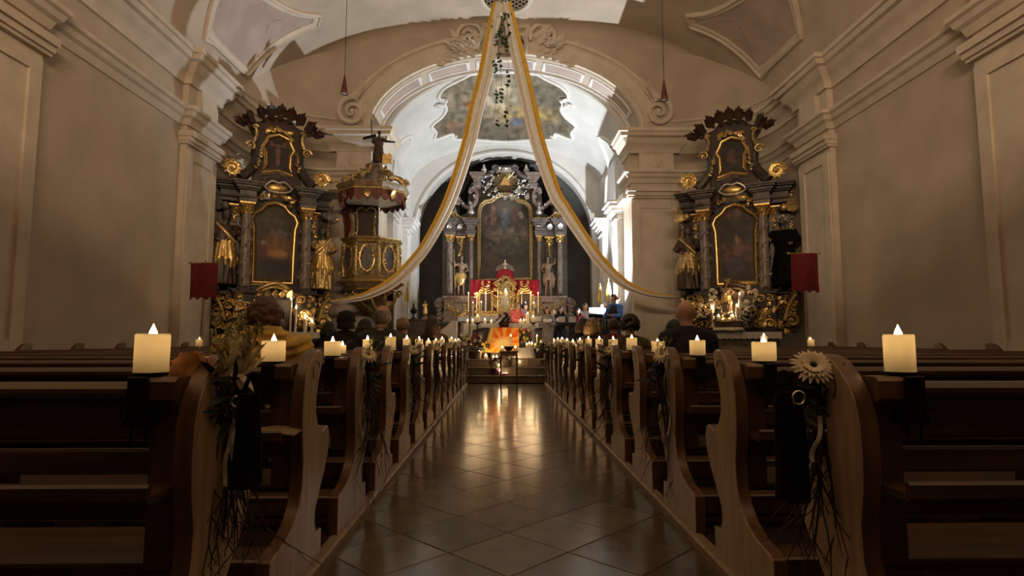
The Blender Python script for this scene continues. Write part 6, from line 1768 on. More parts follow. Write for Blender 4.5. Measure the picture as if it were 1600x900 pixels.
    if hairstyle == 'short': cap(.026)
    elif hairstyle == 'stubble': pass
    elif hairstyle == 'bob':
        cap(.030, low=-.06)
        for k in range(15):
            a = pi * (-.12 + 1.24 * k / 14); p0 = V((.09 * cos(a), .10 * sin(a) + .01, .02)); h.tube([H(*p0), H(p0.x * 1.18, p0.y * 1.12, -.08), H(p0.x * 1.12, p0.y * 1.05, -.13)], [.034, .038, .022], 7)
    elif hairstyle == 'long':
        cap(.030, low=-.06)
        for k in range(17):
            a = pi * (-.10 + 1.2 * k / 16); p0 = V((.088 * cos(a), .10 * sin(a) + .01, .03)); L = random.uniform(.24, .31); h.tube([H(*p0), H(p0.x * 1.2, p0.y * 1.2 + .01, -.1), H(p0.x * 1.3, p0.y * 1.1 + .03, -.2), H(p0.x * 1.25, p0.y + .03, -L)], [.032, .034, .030, .012], 6)
    elif hairstyle == 'wavy':
        h.ell(H(0, .022, .022), (.092, .105, .112), 16, 10, Rh)
        for i in range(260):
            a = random.uniform(0, 2 * pi); el_ = random.uniform(-.85, 1.5)
            p = V((.094 * cos(a) * cos(el_), .108 * sin(a) * cos(el_) + .02, .116 * sin(el_) + .014))
            if p.y < -.05 and p.z < .06: continue
            d_ = V((-p.y, p.x, random.uniform(-.02, .03))).normalized() * .03 + V((0, 0, -.028)); q = p * 1.07
            h.tube([H(*(p * .98)), H(*(q + d_ * .5 + V((0, 0, .004)))), H(*(p * 1.0 + d_ * 1.15))], [.012, .014, .006], 5)
    elif hairstyle == 'curly':
        for i in range(170):
            a = random.uniform(0, 2 * pi); el_ = random.uniform(-.6, 1.5)
            p = V((.11 * cos(a) * cos(el_), .122 * sin(a) * cos(el_) + .02, .128 * sin(el_) + .02))
            if p.y < -.06 and p.z < .05: continue
            h.ell(H(*p), random.uniform(.016, .026), 6, 5)
    elif hairstyle == 'bun':
        cap(.027, low=-.06); h.ell(H(0, .12, .03), .05, 10, 8)
    elif hairstyle == 'hat':
        cap(.026, low=-.05)
        for k in range(13):
            a = pi * (-.1 + 1.2 * k / 12); p0 = V((.086 * cos(a), .098 * sin(a) + .01, .0)); h.tube([H(*p0), H(p0.x * 1.15, p0.y * 1.15, -.1)], [.03, .02], 6)
    if h.v:
        g = h.build('hair', hair, r); remesh(g, .008 if hairstyle in ('wavy', 'long') else .010, 1)
    if hairstyle == 'hat':
        q = MB(); q.lathe([(.112, -.02), (.118, .0), (.115, .05), (.095, .10), (.05, .128), (.001, .135)], hd + V((0, .012, .012)), 20, cap=False); q.lathe([(.112, -.02), (.122, -.025), (.124, .012), (.116, .012)], hd + V((0, .012, .012)), 20, cap=False); q.build('knitted_hat', 'cloth_black', r)
    if hairstyle == 'stubble':
        q = MB()
        for k in range(420):
            a = random.uniform(-.25, pi + .25); el_ = random.uniform(-.75, .45)
            p = V((.0775 * cos(a) * cos(el_), .0945 * sin(a) * cos(el_) + .012, .108 * sin(el_) + .004))
            q.ell(H(*p), .011, 6, 4)
        g = q.build('hair', hair, r); remesh(g, .007, 3)
    if extra: extra(r)
    return r
def sit_joints(lean=0.0):
    return dict(head=(0, -.04 + lean * -.12, .80), neck=(0, -.02 - lean * .09, .63), chest=(0, .0 - lean * .05, .44), pelvis=(0, .02, .10), shl=(-.185, 0, .57), shr=(.185, 0, .57), ell=(-.25, -.06, .32), elr=(.25, -.06, .32), wrl=(-.12, -.22, .22), wrr=(.12, -.22, .22),
                hpl=(-.09, 0, .07), hpr=(.09, 0, .07), knl=(-.11, -.36, .06), knr=(.11, -.36, .06), anl=(-.11, -.22, -.33), anr=(.11, -.22, -.33))
def seated(px, pytop, k, label, *a, dx=0, J=None, **kw):
    Y = ROW0 + PITCH_Y * k - .07
    t = at(px, pytop, Y); seat_z = ZP - .05 + .449
    sc = (t.z - seat_z) / .925
    sc = max(.82, min(1.12, sc))
    kw.setdefault('scale', sc)
    return person((t.x + dx, Y, seat_z + .02), pi, label, J or sit_joints(kw.pop('lean', 0)), *a, group='worshippers seated in the pews', **kw)
random.seed(77)
JY = sit_joints(); JY.update(head=(.02, -.10, .685), neck=(0, -.03, .615), chest=(0, 0, .42), shl=(-.19, 0, .55), shr=(.19, 0, .55))
seated(413, 458, 1, 'person seen from behind in a mustard quilted jacket with wavy brown hair', 'cloth_yellow', 'hair_auburn', 'wavy', puffy=True, J=JY, scale=1.12, tilt=-.25, headturn=-.3)
seated(540, 489, 6, 'person in a black knitted hat and dark coat, seated left of the aisle', 'cloth_black', 'hair_black', 'hat')
seated(513, 505, 7, 'dark-haired person in black leaning beside the one in the knitted hat', 'cloth_black', 'hair_black', 'bob')
seated(570, 502, 5, 'dark-haired person in a dark coat left of the balding man', 'cloth_charcoal', 'hair_black', 'bob')
seated(597, 477, 4, 'grey balding man in a dark suit seated left of the aisle', 'cloth_charcoal', 'hair_grey', 'stubble', headturn=.25, collar='cloth_white')
seated(629, 499, 7, 'fair-haired child with a white collar between the balding man and the long-haired person', 'cloth_brown', 'hair_blond', 'short', collar='cloth_white')
seated(675, 495, 8, 'person with long brown hair seated near the white lectern', 'cloth_brown', 'hair_brown', 'long')
seated(1073, 469, 3, 'bald man in a dark navy jacket seated right of the aisle', 'cloth_navy', 'hair_grey', 'none', headturn=-.1)
seated(1054, 503, 4, 'dark-haired person half hidden behind the bald man', 'cloth_black', 'hair_black', 'short')
seated(985, 497, 5, 'person with dark curly hair and olive jacket against the bright light', 'cloth_olive', 'hair_black', 'curly')
seated(959, 500, 8, 'person with short hair and dark red top seated right of the aisle', 'cloth_red', 'hair_brown', 'short')
seated(925, 501, 7, 'person with blond bobbed hair in a brown coat seated right of the aisle', 'cloth_brown', 'hair_blond', 'bob')
seated(911, 495, 9, 'person with smooth dark hair seated in front of the blond one', 'cloth_black', 'hair_brown', 'bob')

def stand_joints(arms='book', lean=0.0):
    J = dict(head=(0, -.03 - lean * .30, 1.62 - lean * .10), neck=(0, -.01 - lean * .24, 1.45 - lean * .06), chest=(0, 0 - lean * .14, 1.26), pelvis=(0, .01, .93), shl=(-.18, -lean * .20, 1.39 - lean * .05), shr=(.18, -lean * .20, 1.39 - lean * .05),
             hpl=(-.09, 0, .88), hpr=(.09, 0, .88), knl=(-.10, -.01, .48), knr=(.10, -.01, .48), anl=(-.10, .02, .08), anr=(.10, .02, .08))
    if arms == 'book': J.update(ell=(-.25, -.06, 1.12), elr=(.25, -.06, 1.12), wrl=(-.11, -.26, 1.17), wrr=(.11, -.26, 1.17), hdl=(.5, -.8, .2), hdr=(-.5, -.8, .2), pll=(.3, 0, 1), plr=(-.3, 0, 1))
    elif arms == 'down': J.update(ell=(-.26, .02, 1.12), elr=(.26, .02, 1.12), wrl=(-.25, -.06, .87), wrr=(.25, -.06, .87), hdl=(0, -.1, -1), hdr=(0, -.1, -1), pll=(1, 0, 0), plr=(-1, 0, 0))
    elif arms == 'reach': J.update(ell=(-.24, -.20 - lean * .2, 1.14), elr=(.24, -.20 - lean * .2, 1.14), wrl=(-.14, -.44 - lean * .2, 1.08), wrr=(.16, -.46 - lean * .2, 1.05), hdl=(0, -1, -.2), hdr=(0, -1, -.2), pll=(.4, 0, -1), plr=(-.4, 0, -1))
    elif arms == 'mic': J.update(ell=(-.25, -.08, 1.12), elr=(.25, -.1, 1.14), wrl=(-.06, -.24, 1.38), wrr=(.08, -.3, 1.15), hdl=(.3, -.3, .8), hdr=(-.5, -.8, .1), pll=(.6, 0, .3), plr=(-.3, 0, 1))
    return J
def standing(px, pytop, Y, rz, label, *a, arms='book', lean=0.0, zf=None, **kw):
    zf = Z_CH + .0 if zf is None else zf
    t = at(px, pytop, Y); sc = (t.z - zf) / (1.745 - lean * .1)
    kw.setdefault('scale', max(.7, min(1.1, sc)))
    return person((t.x, Y, zf + .002), rz, label, stand_joints(arms, lean), *a, hands=True, group='people standing in the chancel', **kw)
def waistcoat(r):
    m = MB(); m.ell((0, .005, 1.28), (.165, .142, .20), 16, 10); m.tube([(0, 0, 1.3), (0, .005, 1.1), (0, .01, .93)], [.155, .166, .176], 16)
    g = m.build('waistcoat', 'cloth_black', r); remesh(g, .014, 3)
def songbook(r):
    m = MB(); m.slab(lambda u, v: V((-.15 + .30 * u, -.40 + .2 * v, 1.20 + .05 * abs(u - .5) + .10 * v)), 8, 4, V((0, 0, .012))); m.build('song_sheet', 'paper', r)
standing(804, 473, 18.15, .5, 'woman in a pink top bending over the candles on the altar', 'cloth_pink', 'hair_blond', 'short', arms='reach', lean=.5, headturn=.3)
standing(815, 474, 18.55, .9, 'dark-haired woman in a grey top behind the one in pink', 'cloth_grey', 'hair_black', 'bun', arms='reach', lean=.3)
standing(855, 480, 16.75, -.05, 'woman in a long grey coat singing from a sheet', 'cloth_grey', 'hair_auburn', 'bob', coat=True, extra=songbook)
standing(876, 479, 17.0, -.1, 'dark-haired woman in a black pullover singing in the choir', 'cloth_black', 'hair_black', 'bob', extra=songbook)
standing(864, 484, 17.7, -.1, 'singer with fair hair half hidden between the two choir women', 'cloth_olive', 'hair_blond', 'short')
standing(903, 482, 17.1, -.15, 'woman with a dark bob and red scarf in the choir', 'cloth_red', 'hair_black', 'bob')
standing(914, 474, 17.5, -.1, 'man in a checked shirt singing behind the dark-bobbed woman', 'cloth_plaid', 'hair_brown', 'short')
standing(943, 473, 17.3, -.4, 'brown-haired singer behind the music stand with white sheets', 'cloth_olive', 'hair_brown', 'short')
standing(960, 460, 16.2, -.75, 'man in a blue shirt and dark waistcoat reading aloud by the pier', 'cloth_blue', 'hair_brown', 'short', arms='mic', headturn=-.2, tilt=.15, extra=waistcoat)
# ================================================================== CHANCEL FURNITURE
random.seed(91)
def zpx(py, Y): return at(787, py, Y).z
# ---- people's altar with white cloth
AYY = 17.45
ax0, ax1 = at(727, 506, AYY).x, at(862, 506, AYY).x
aw = ax1 - ax0; ac = (ax0 + ax1) / 2; atop = zpx(506, AYY)
al = empty('free_standing_altar', (ac, AYY, Z_CH), 0, 'plain altar table with a white cloth behind the sun cloth', 'altar table')
h = atop - Z_CH
m = MB(); m.bbox((0, 0, h - .05), (aw, .8, .08), .015); m.build('table_top', 'light_wood', al)
m = MB(); m.bbox((0, 0, (h - .1) / 2), (aw * .86, .6, h - .1), .02); m.build('table_body', 'wood', al)
for k in range(5):
    m = MB(); m.bbox((-aw * .34 + aw * .17 * k, -.31, h * .48), (aw * .14, .03, h * .6), .01); m.build('panel', 'wood_long', al)
m = MB(); m.box((0, 0, h - .005), (aw + .02, .84, .012)); m.slab(lambda u, v: V((-aw / 2 - .015 + (aw + .03) * u, -.43 - .01 * sin(u * 70) * v, h - .002 - v * (.16 + .20 * (u < .09) + .04 * sin(u * 20)))), 90, 4, V((0, -.006, 0)))
for sx in (-1, 1): m.slab(lambda u, v: V((sx * (aw / 2 + .02 + .012 * sin(u * 20) * v), -.42 + .84 * u, h - .002 - v * .45)), 20, 4, V((sx * .006, 0, 0)))
m.build('table_cloth', 'white_cloth', al)
def stand_candle(px, py0, pyplate, pybot, Y, r_, lab, h_px, zf=Z_CH, metal='iron', energy=6.0, flame=1.5, stem=.018):
    p = at(px, pyplate, Y); hh = p.z - zf
    q = empty('candle_stand', (p.x, Y, zf), 0, 'slender metal candle stand ' + lab, 'candle stand', 'candle stands in the chancel')
    m = MB(); m.lathe([(.0, 0), (.16, 0), (.16, .02), (.05, .05), (stem, .1), (stem, hh * .5), (stem * 1.8, hh * .52), (stem, hh * .54), (stem, hh - .06), (.09, hh - .015), (.11, hh), (.0, hh)], (0, 0, 0), 14); m.build('stem', metal, q)
    for k in range(3):
        a = k * 2 * pi / 3 + .5; m = MB(); m.tube(spline([(0, 0, .12), (.12 * cos(a), .12 * sin(a), .1), (.2 * cos(a), .2 * sin(a), .012)], 5), .012, 6); m.build('foot', metal, q)
    ch_ = at(px, py0, Y).z - p.z
    candle((p.x, Y, p.z + .001), r_, ch_, 'lit thick white candle on the stand ' + lab, 'stand candles in the chancel', True, flame, energy)
stand_candle(746, 494, 504, 540, 16.7, .075, 'left of the sun cloth', 10)
stand_candle(833, 495, 504, 548, 16.7, .075, 'right of the sun cloth', 9, metal='chrome')
stand_candle(790, 455, 488, 510, 18.2, .055, 'behind the altar in the middle', 30, metal='gold_dull', flame=2.2)
# candles and tea lights on the altar
for i, (px, py, hh, r_, lab) in enumerate(((813, 503, .10, .04, 'short lit candle on the altar beside the pink top'), (818, 503, .10, .04, 'short lit candle at the hands of the bending women'), (824, 497, .30, .055, 'thick tall lit candle on the right half of the altar'), (731, 503, .09, .035, 'small lit candle at the left end of the altar'), (739, 502, .10, .035, 'second small lit candle from the left end of the altar'), (758, 501, .12, .04, 'lit candle on the altar left of the greenery'), (768, 503, .08, .035, 'tiny lit candle on the altar next to the greenery'))):
    candle((at(px, 505, AYY).x, AYY - .12, atop + .006), r_, hh, lab, 'candles on the free standing altar', True, 1.4, 4.0)
# ---- cube with printed sun cloth
SY = 16.05
s0 = at(766, 512, SY); s1 = at(811, 512, SY); sw = s1.x - s0.x; sc_ = (s0.x + s1.x) / 2; sz = s0.z
sb = empty('cloth_covered_stand', (sc_, SY + .28, Z_CH), 0, 'stand covered by an orange cloth printed with a yellow sunburst', 'stand')
sh_ = sz - Z_CH
m = MB(); m.bbox((0, 0, sh_ / 2), (sw * .96, .5, sh_ - .02), .01); m.build('stand_body', 'wood_dark', sb)
def sun(u, v):
    x, y = u, v
    a = atan2((y - .62) * .9, x - .52); d = sqrt(((x - .52)) ** 2 + ((y - .62) * .9) ** 2)
    w = fbm(x * 5, y * 5, 3) * .5
    ray_ = .5 + .5 * sin(a * 11 + w * 2.5) 
    base = mix((.75, .10, .015), (.80, .26, .02), v + w)
    c = mix(base, (.85, .52, .10), ray_ * 1.2 - .35)
    c = mix(c, (.90, .66, .28), blob(x, y, .52, .62, .22, .20, .9))
    if u < .16: c = mix((.80, .55, .16), (.55, .30, .06), .5 + .5 * sin(u * 60))
    return c
def sunpos(u, v):
    fl_ = .12 * v * v
    return V((-sw / 2 - fl_ * (1 - u) * .9 + (sw) * u - .14 * (1 - u) * v, -.275 - .10 * v - .02 * sin(u * 26) * v, sh_ + .004 - v * (zpx(512, SY) - zpx(551, SY - .1))))
paint_grid('printed_cloth', 'printed_cloth', sunpos, 60, 44, sun, sb, th=.006)
m = MB(); m.slab(lambda u, v: V((-sw / 2 + sw * u, -.27 + .54 * v, sh_ + .002)), 6, 4, V((0, 0, .008))); m.build('top_cloth', 'red_cloth', sb)
# dark veil and greenery rising behind
gv = empty('greenery_with_veil', (sc_ - .02, SY + .34, sz + .013), 0, 'dark leafy arrangement with a draped veil on the cloth-covered stand', 'plant')
m = MB(); hh = zpx(489, SY) - sz
m.lathe([(.001, 0), (.13, 0), (.16, .14), (.17, .16), (.001, .16)], (.0, 0, 0), 14); m.build('pot', 'wood_dark', gv)
m = MB()
for i in range(110):
    t = random.random(); a = random.uniform(0, 2 * pi); rr = .18 * (1 - .55 * t)
    m.leafblade((rr * cos(a) * .8, rr * sin(a) * .6, .12 + (hh - .2) * t), (cos(a), sin(a) * .7, random.uniform(-.3, .8)), (0, 0, 1), random.uniform(.09, .16), .05, .6, 4)
m.build('leaves', 'leaf_dark', gv)
m = MB(); m.slab(lambda u, v: V((-.06 - .42 * v ** 1.4 + .10 * u, -.10 - .16 * v + .02 * sin(u * 12), hh * .85 * (1 - v) ** 1.3 + .012)), 8, 14, V((0, .008, 0))); m.build('veil', 'drape_white', gv)
# ---- tall tapers and glass
def floor_taper(px, pyf, Y, zf, lab, r_=.02):
    t = at(px, pyf, Y); candle((t.x, Y, zf + .0015), r_, t.z - zf, lab, 'tall tapers before the altar', False, 1.4, 4.0)
# ---- low display in front: steps carry flowers, candles, pots
ZS = (.193, .386, .579)
YS = (14.88, 15.24, 15.75)       # y of things standing on step 1, 2, chancel floor
def step_candle(px, pyf, lvl, r_, lab, hollow=True, flame=1.4, matn=None, dy=0.0):
    Y = YS[lvl] + dy; t = at(px, pyf, Y); zf = ZS[lvl] + .002
    candle((t.x, Y, zf), r_, max(.05, t.z - zf), lab, 'candles on the chancel steps', hollow, flame, 4.5, matn=matn)
for (px, py, l, r_, lab, dy) in ((749, 550, 2, .06, 'tall lit cream candle among the red and white flowers', 0), (759, 555, 2, .055, 'shorter lit cream candle right of the tall one on the left steps', .0), (771, 558, 2, .035, 'left of a pair of slim lit candles beside the sun cloth', -.1), (776, 558, 2, .035, 'right of a pair of slim lit candles beside the sun cloth', -.1),
                                 (812, 566, 1, .05, 'lit candle in a glass on the right step beside the front table', 0), (779, 571, 1, .035, 'small lit candle by the purple pot on the steps', -.12), (781, 579, 0, .03, 'tiny lit candle on the lowest step', -.1)):
    step_candle(px, py, l, r_, lab, dy=dy)
for i, px in enumerate((786, 789, 792)):
    t = at(px, 577, YS[0] - .08); candle((t.x, YS[0] - .08, ZS[0] + .002), .032, .05, 'small red votive candle, %s of three on the lowest step' % ORD[i], 'red votive candles', True, .8, .8, matn='red_cloth')
floor_taper(798, 526, 15.55, .581, 'tall slim lit taper standing before the sun cloth')
floor_taper(839, 526, 15.9, .581, 'tall slim lit taper at the right end of the flowers')
# flowers
def flower_bunch(px, py, Y, zf, w, hgt, cols, lab, n=16, pot=None, cat='flowers'):
    c = at(px, py, Y); r = empty('flower_arrangement', (c.x, Y, zf), 0, lab, cat, 'flower arrangements round the altar')
    m = MB(); m.lathe([(.001, 0), (w * .28, 0), (w * .34, hgt * .3), (w * .36, hgt * .32), (.001, hgt * .32)], (0, 0, 0), 12); m.build('pot', pot or 'wood_dark', r)
    m = MB()
    for i in range(40):
        a = random.uniform(0, 2 * pi); rr = random.uniform(.1, .42) * w
        m.leafblade((rr * cos(a), rr * sin(a) * .6, hgt * random.uniform(.3, .8)), (cos(a), sin(a), random.uniform(-.4, .9)), (0, 0, 1), random.uniform(.1, .2) * w + .05, .05, .6, 4)
    m.build('foliage', 'leaf', r)
    for ci, cn in enumerate(cols):
        for i in range(n // len(cols)):
            a = random.uniform(0, 2 * pi); rr = random.uniform(.05, .48) * w; z = hgt * (random.uniform(.55, 1.0) - .3 * rr / w)
            m = MB(); s_ = random.uniform(.045, .07)
            p = V((rr * cos(a), rr * sin(a) * .5 - .04, z)); m.ell(p, s_ * .6, 8, 6)
            for k in range(7): b = 2 * pi * k / 7; m.leafblade(p, (cos(b), sin(b), .6), (0, 0, 1), s_, s_ * .8, 1.0, 4)
            m.build('bloom', cn, r)
    return r
flower_bunch(742, 560, 15.62, .581, .50, .66, ('petal_red', 'petal', 'petal_purple'), 'red and white flower bunch at the left of the chancel steps', 18)
flower_bunch(758, 560, 15.95, .581, .26, .52, ('petal_yellow',), 'small yellow flowers behind the left step candles', 5)
flower_bunch(817, 556, 16.2, .581, .55, .88, ('petal', 'petal_red', 'petal_yellow', 'leaf_pale'), 'tall bunch of white and dark red roses right of the sun cloth', 26)
flower_bunch(843, 556, 15.9, .581, .30, .55, ('petal', 'leaf_pale'), 'low greenery with white blooms at the right pew end', 8)
flower_bunch(728, 560, 16.0, .581, .36, .75, ('leaf_pale', 'petal'), 'pale green arrangement at the left edge of the steps', 10)
flower_bunch(774, 580, 14.88, .1945, .34, .52, ('petal_purple',), 'purple flowers in a purple pot on the lowest step', 8, 'petal_purple')
flower_bunch(793, 566, 15.2, .3875, .34, .45, ('petal', 'petal_peach'), 'small posy visible under the front table', 6)
# cloth covered box, light box, glass vases
c = at(819, 552, 15.6); q = empty('covered_box', (c.x, 15.62, .581), 0, 'low box under a pale pink cloth right of the front table', 'box')
m = MB(); m.bbox((0, 0, .14), (.46, .3, .27), .01); m.build('box_body', 'light_wood', q)
m = MB()
def clothf(u, v):
    a = 2 * pi * u; k_ = .25 * (.27 - .0)
    x = .24 * max(-1, min(1, 1.25 * cos(a))); y = .17 * max(-1, min(1, 1.25 * sin(a)))
    return V((x * (1 + .14 * v + .05 * sin(a * 7) * v), y * (1 + .2 * v + .05 * sin(a * 6) * v), .288 - .26 * v))
m.slab(clothf, 64, 6, V((0, 0, .004))); m.box((0, 0, .286), (.48, .34, .008)); m.build('pink_cloth', 'white_cloth', q)
for i, (px, lab) in enumerate(((823, 'left of four lit candles on the pink-covered box'), (827, 'second of four lit candles on the pink-covered box'), (831, 'third of four lit candles on the pink-covered box'), (835, 'rightmost of four lit candles on the pink-covered box'))):
    candle((min(at(px, 542, 15.62).x, c.x + .21), 15.62, .581 + .292), .028, .10 + .03 * (i % 2), lab, 'candles on the covered box', True, 1.3, 3.5)
q = MB(); q.bbox((0, 0, .1), (.34, .2, .2), .01); o = q.build('wooden_box', 'light_wood'); o.location = (at(834, 568, 15.24).x, 15.26, .3875); tag(o, 'plain pale wooden box on the second step at the right', 'box')
for (px, Y, hh, lab) in ((752, 16.3, .72, 'clear glass cylinder vase left of the sun cloth'), (832, 16.3, .85, 'tall clear glass cylinder right of the rose bunch')):
    m = MB(); m.lathe([(.001, 0), (.09, 0), (.09, hh), (.082, hh), (.082, .02), (.001, .02)], (0, 0, 0), 20, cap=False); o = m.build('glass_cylinder', 'glass'); o.location = (at(px, 540, Y).x, Y, .5815); tag(o, lab, 'vase', 'glass cylinders')
# ---- small front table with bowl and two candles
TY = 13.15; t = at(795, 548, TY); tw_ = .40
tb_ = empty('side_table', (t.x, TY, .001), 0, 'small square table with slim dark legs at the end of the aisle', 'table')
m = MB(); m.bbox((0, 0, t.z - .02), (tw_ + .04, .36, .03), .008); m.build('table_top', 'light_wood', tb_)
m = MB(); m.bbox((0, 0, t.z - .075), (tw_ - .02, .30, .08), .006); m.build('apron', 'light_wood', tb_)
for sx in (-1, 1):
    for sy in (-1, 1): m = MB(); m.tube([(sx * .18, sy * .14, t.z - .1), (sx * .185, sy * .145, 0)], [.018, .012], 8); m.build('leg', 'wood_dark', tb_)
m = MB(); m.lathe([(.001, 0), (.05, 0), (.06, .01), (.13, .09), (.135, .10), (.12, .095), (.05, .02), (.001, .018)], (0, 0, 0), 20, cap=False); o = m.build('dark_bowl', 'wood_dark'); o.location = (t.x, TY, t.z - .003); tag(o, 'dark shallow bowl between two candles on the small front table', 'bowl')
candle((t.x - .15, TY, t.z - .003), .035, .07, 'lit candle left of the dark bowl', 'candles on the small front table', True, 1.3, 3.0); candle((t.x + .15, TY, t.z - .003), .035, .08, 'lit candle right of the dark bowl', 'candles on the small front table', True, 1.3, 3.0)
# ---- white lectern on the left
LY = 15.95; a_, b_ = at(688, 530, LY), at(714, 530, LY); z0, z1 = zpx(518, LY), zpx(502, LY)
le = empty('lectern', ((a_.x + b_.x) / 2, LY, Z_CH), 0, 'pale wooden lectern with sloping top left of the altar', 'lectern')
hw = (b_.x - a_.x) / 2
m = MB(); m.prism([(-hw, 0), (hw, 0), (hw, z1 - Z_CH), (hw - .12, z1 - Z_CH), (-hw, z0 - Z_CH)], (0, -.2, 0), X3, Z3, V((0, .4, 0))); m.build('lectern_body', 'white_cloth', le)
m = MB(); m.bbox((.05, -.205, .5), (.3, .012, .55), .005); m.build('front_panel', 'white_stucco', le)
# ---- pole with lantern, left of the high altar
P_ = at(734, 520, 16.4)
po = empty('processional_pole', (P_.x, 16.4, Z_CH), 0, 'thin dark red pole standing left of the altar', 'pole')
m = MB(); m.tube([(0, 0, 0), (0, 0, zpx(458, 16.4) - Z_CH)], .016, 8); m.build('shaft', 'red_wood', po); m = MB(); m.lathe([(.001, 0), (.16, 0), (.15, .03), (.03, .06), (.001, .06)], (0, 0, 0), 14); m.build('base', 'iron', po)
# ---- credence with gilt figure and lantern on the left
CY = 18.6; c = at(664, 505, CY); ct = zpx(499, CY)
cr_ = empty('credence_table', (c.x - .15, CY, Z_CH), 0, 'dark sideboard against the left chancel wall', 'sideboard')
m = MB(); m.bbox((0, 0, (ct - Z_CH) / 2), (1.3, .5, ct - Z_CH - .04), .02); m.build('cabinet', 'wood_dark', cr_); m = MB(); m.bbox((0, 0, ct - Z_CH - .02), (1.4, .56, .04), .01); m.build('top', 'wood', cr_)
g_ = empty('gilt_statuette', (c.x, CY, ct + .001), 0, 'small gilded statuette on the dark sideboard', 'statuette'); m = MB(); m.lathe([(.0, 0), (.13, 0), (.12, .05), (.05, .08), (.06, .14), (.0, .14)], (0, 0, 0), 12); m.build('plinth', 'marble_pink', g_); robed(g_, (0, 0, .14), .45, 1, 'figure', robe='gold', skin='gold', hat='gold')
l_ = at(646, 500, CY); lh = zpx(474, CY) - ct
la = empty('lantern', (max(l_.x, c.x - .7), CY, ct + .001), 0, 'black metal lantern on the dark sideboard', 'lantern')
m = MB(); m.lathe([(.0, 0), (.10, 0), (.10, .03), (.03, .06), (.025, lh * .3), (.09, lh * .4), (.11, lh * .55), (.05, lh * .7), (.02, lh * .85), (.04, lh * .9), (.0, lh)], (0, 0, 0), 8); m.build('lantern_body', 'iron', la); m = MB(); m.tube([(.05 * cos(q), 0, lh + .04 + .05 * sin(q)) for q in [2 * pi * k / 12 for k in range(13)]], .006, 5, False); m.build('ring_handle', 'iron', la)
# ---- yellow and white flags
def flag(px, py0, py1, Y, wpx, lab, zf=Z_CH):
    t = at(px, py0, Y); w = wpx / 900 * Y; h = t.z - at(px, py1, Y).z
    r = empty('church_flag', (t.x, Y, zf), 0, lab, 'flag', 'yellow and white church flags')
    m = MB(); m.tube([(0, .02, 0), (0, .02, t.z - zf + .12)], .014, 8); m.lathe([(.001, 0), (.12, 0), (.1, .03), (.02, .05), (.001, .05)], (0, .02, 0), 12); m.build('pole', 'light_wood', r)
    for nm, u0, u1, mt in (('yellow_half', 0, .5, 'drape_yellow'), ('white_half', .5, 1, 'drape_white')):
        m = MB(); m.slab(lambda u, v: V((((u0 + (u1 - u0) * u) - .5) * w * (.3 + .7 * min(1, v * 1.6)), -.03 * sin(9 * (u0 + (u1 - u0) * u)) - .01, t.z - zf - h * v * (1 - .12 * abs(u0 + (u1 - u0) * u - .5)))), 6, 12, V((0, .01, 0))); m.build(nm, mt, r, 60)
flag(938, 448, 474, 17.9, 10, 'yellow and white flag left of its pair on the right of the chancel')
flag(951, 441, 470, 17.6, 9, 'yellow and white flag nearest to the blue-shirted man')
flag(966, 450, 470, 16.52, 4, 'narrow yellow and white flag behind the blue-shirted man')
flag(637, 447, 472, 17.6, 9, 'yellow and white flag beside the left chancel pilaster')
# ---- music stands and keyboard
def music_stand(px, py, Y, w, lab):
    t = at(px, py, Y); r = empty('music_stand', (t.x, Y, Z_CH), 0, lab, 'music stand', 'music stands of the choir'); hh = t.z - Z_CH
    m = MB(); m.tube([(0, 0, .25), (0, 0, hh - .1)], .012, 6)
    for k in range(3): a = k * 2 * pi / 3; m.tube([(0, 0, .3), (.26 * cos(a), .26 * sin(a), .006)], .008, 5)
    m.build('tripod', 'iron', r)
    m = MB(); m.box((0, 0, hh - .08), (w, .02, .10), Matrix.Rotation(.35, 3, 'X')); m.build('desk', 'iron', r)
    for sx in (-1, 1): m = MB(); m.box((sx * w * .25, .02, hh + .01), (w * .46, .006, .30), Matrix.Rotation(.35, 3, 'X')); m.build('sheet', 'paper', r)
music_stand(931, 489, 16.75, .42, 'music stand with two white sheets left of the brown-haired singer')
music_stand(944, 490, 16.95, .38, 'music stand with white sheets beside the blue-shirted man')
kb = at(888, 506, 16.25); r = empty('keyboard_rack', (kb.x, 16.25, Z_CH), 0, 'black keyboard rack with white panels in front of the choir', 'keyboard')
hh = kb.z - Z_CH
m = MB(); m.bbox((0, 0, hh), (.62, .34, .08), .01); m.build('case', 'cloth_black', r)
m = MB(); m.box((-.02, .02, hh + .044), (.5, .14, .008)); m.build('white_keys', 'paper', r)
for k in range(2): m = MB(); m.box((-.17 + .3 * k, .16, hh + .13), (.2, .012, .16), Matrix.Rotation(.2, 3, 'X')); m.build('note_sheet', 'paper', r)
for sx in (-1, 1): m = MB(); m.tube([(sx * .25, .12, hh - .04), (-sx * .25, -.12, .01)], .016, 6); m.build('cross_leg', 'iron', r)
# ---- floodlight fixture behind the right pier
r = empty('flood_lamp', (FLOOD.x, FLOOD.y, Z_CH), 0, 'cold white floodlight on a stand behind the right pier', 'lamp')
fh = FLOOD.z - Z_CH
m = MB(); m.tube([(0, 0, .3), (0, 0, fh - .16)], .016, 8)
for k in range(3): a = k * 2 * pi / 3; m.tube([(0, 0, .45), (.3 * cos(a), .3 * sin(a), .008)], .012, 6)
m.build('tripod', 'iron', r)
m = MB(); m.lathe([(.001, -.16), (.10, -.16), (.13, -.13), (.13, -.08), (.12, -.08), (.11, -.12), (.001, -.12)], (0, 0, fh), 20, cap=False); m.build('housing', 'iron', r)
m = MB(); m.lathe([(.001, 0), (.10, 0), (.10, .01), (.001, .01)], (0, 0, fh - .115), 20, cap=False); m.build('led_panel', mat('led', (.9, .95, 1), .4, emit=25, emit_col=(.8, .92, 1.0), var=0), r)

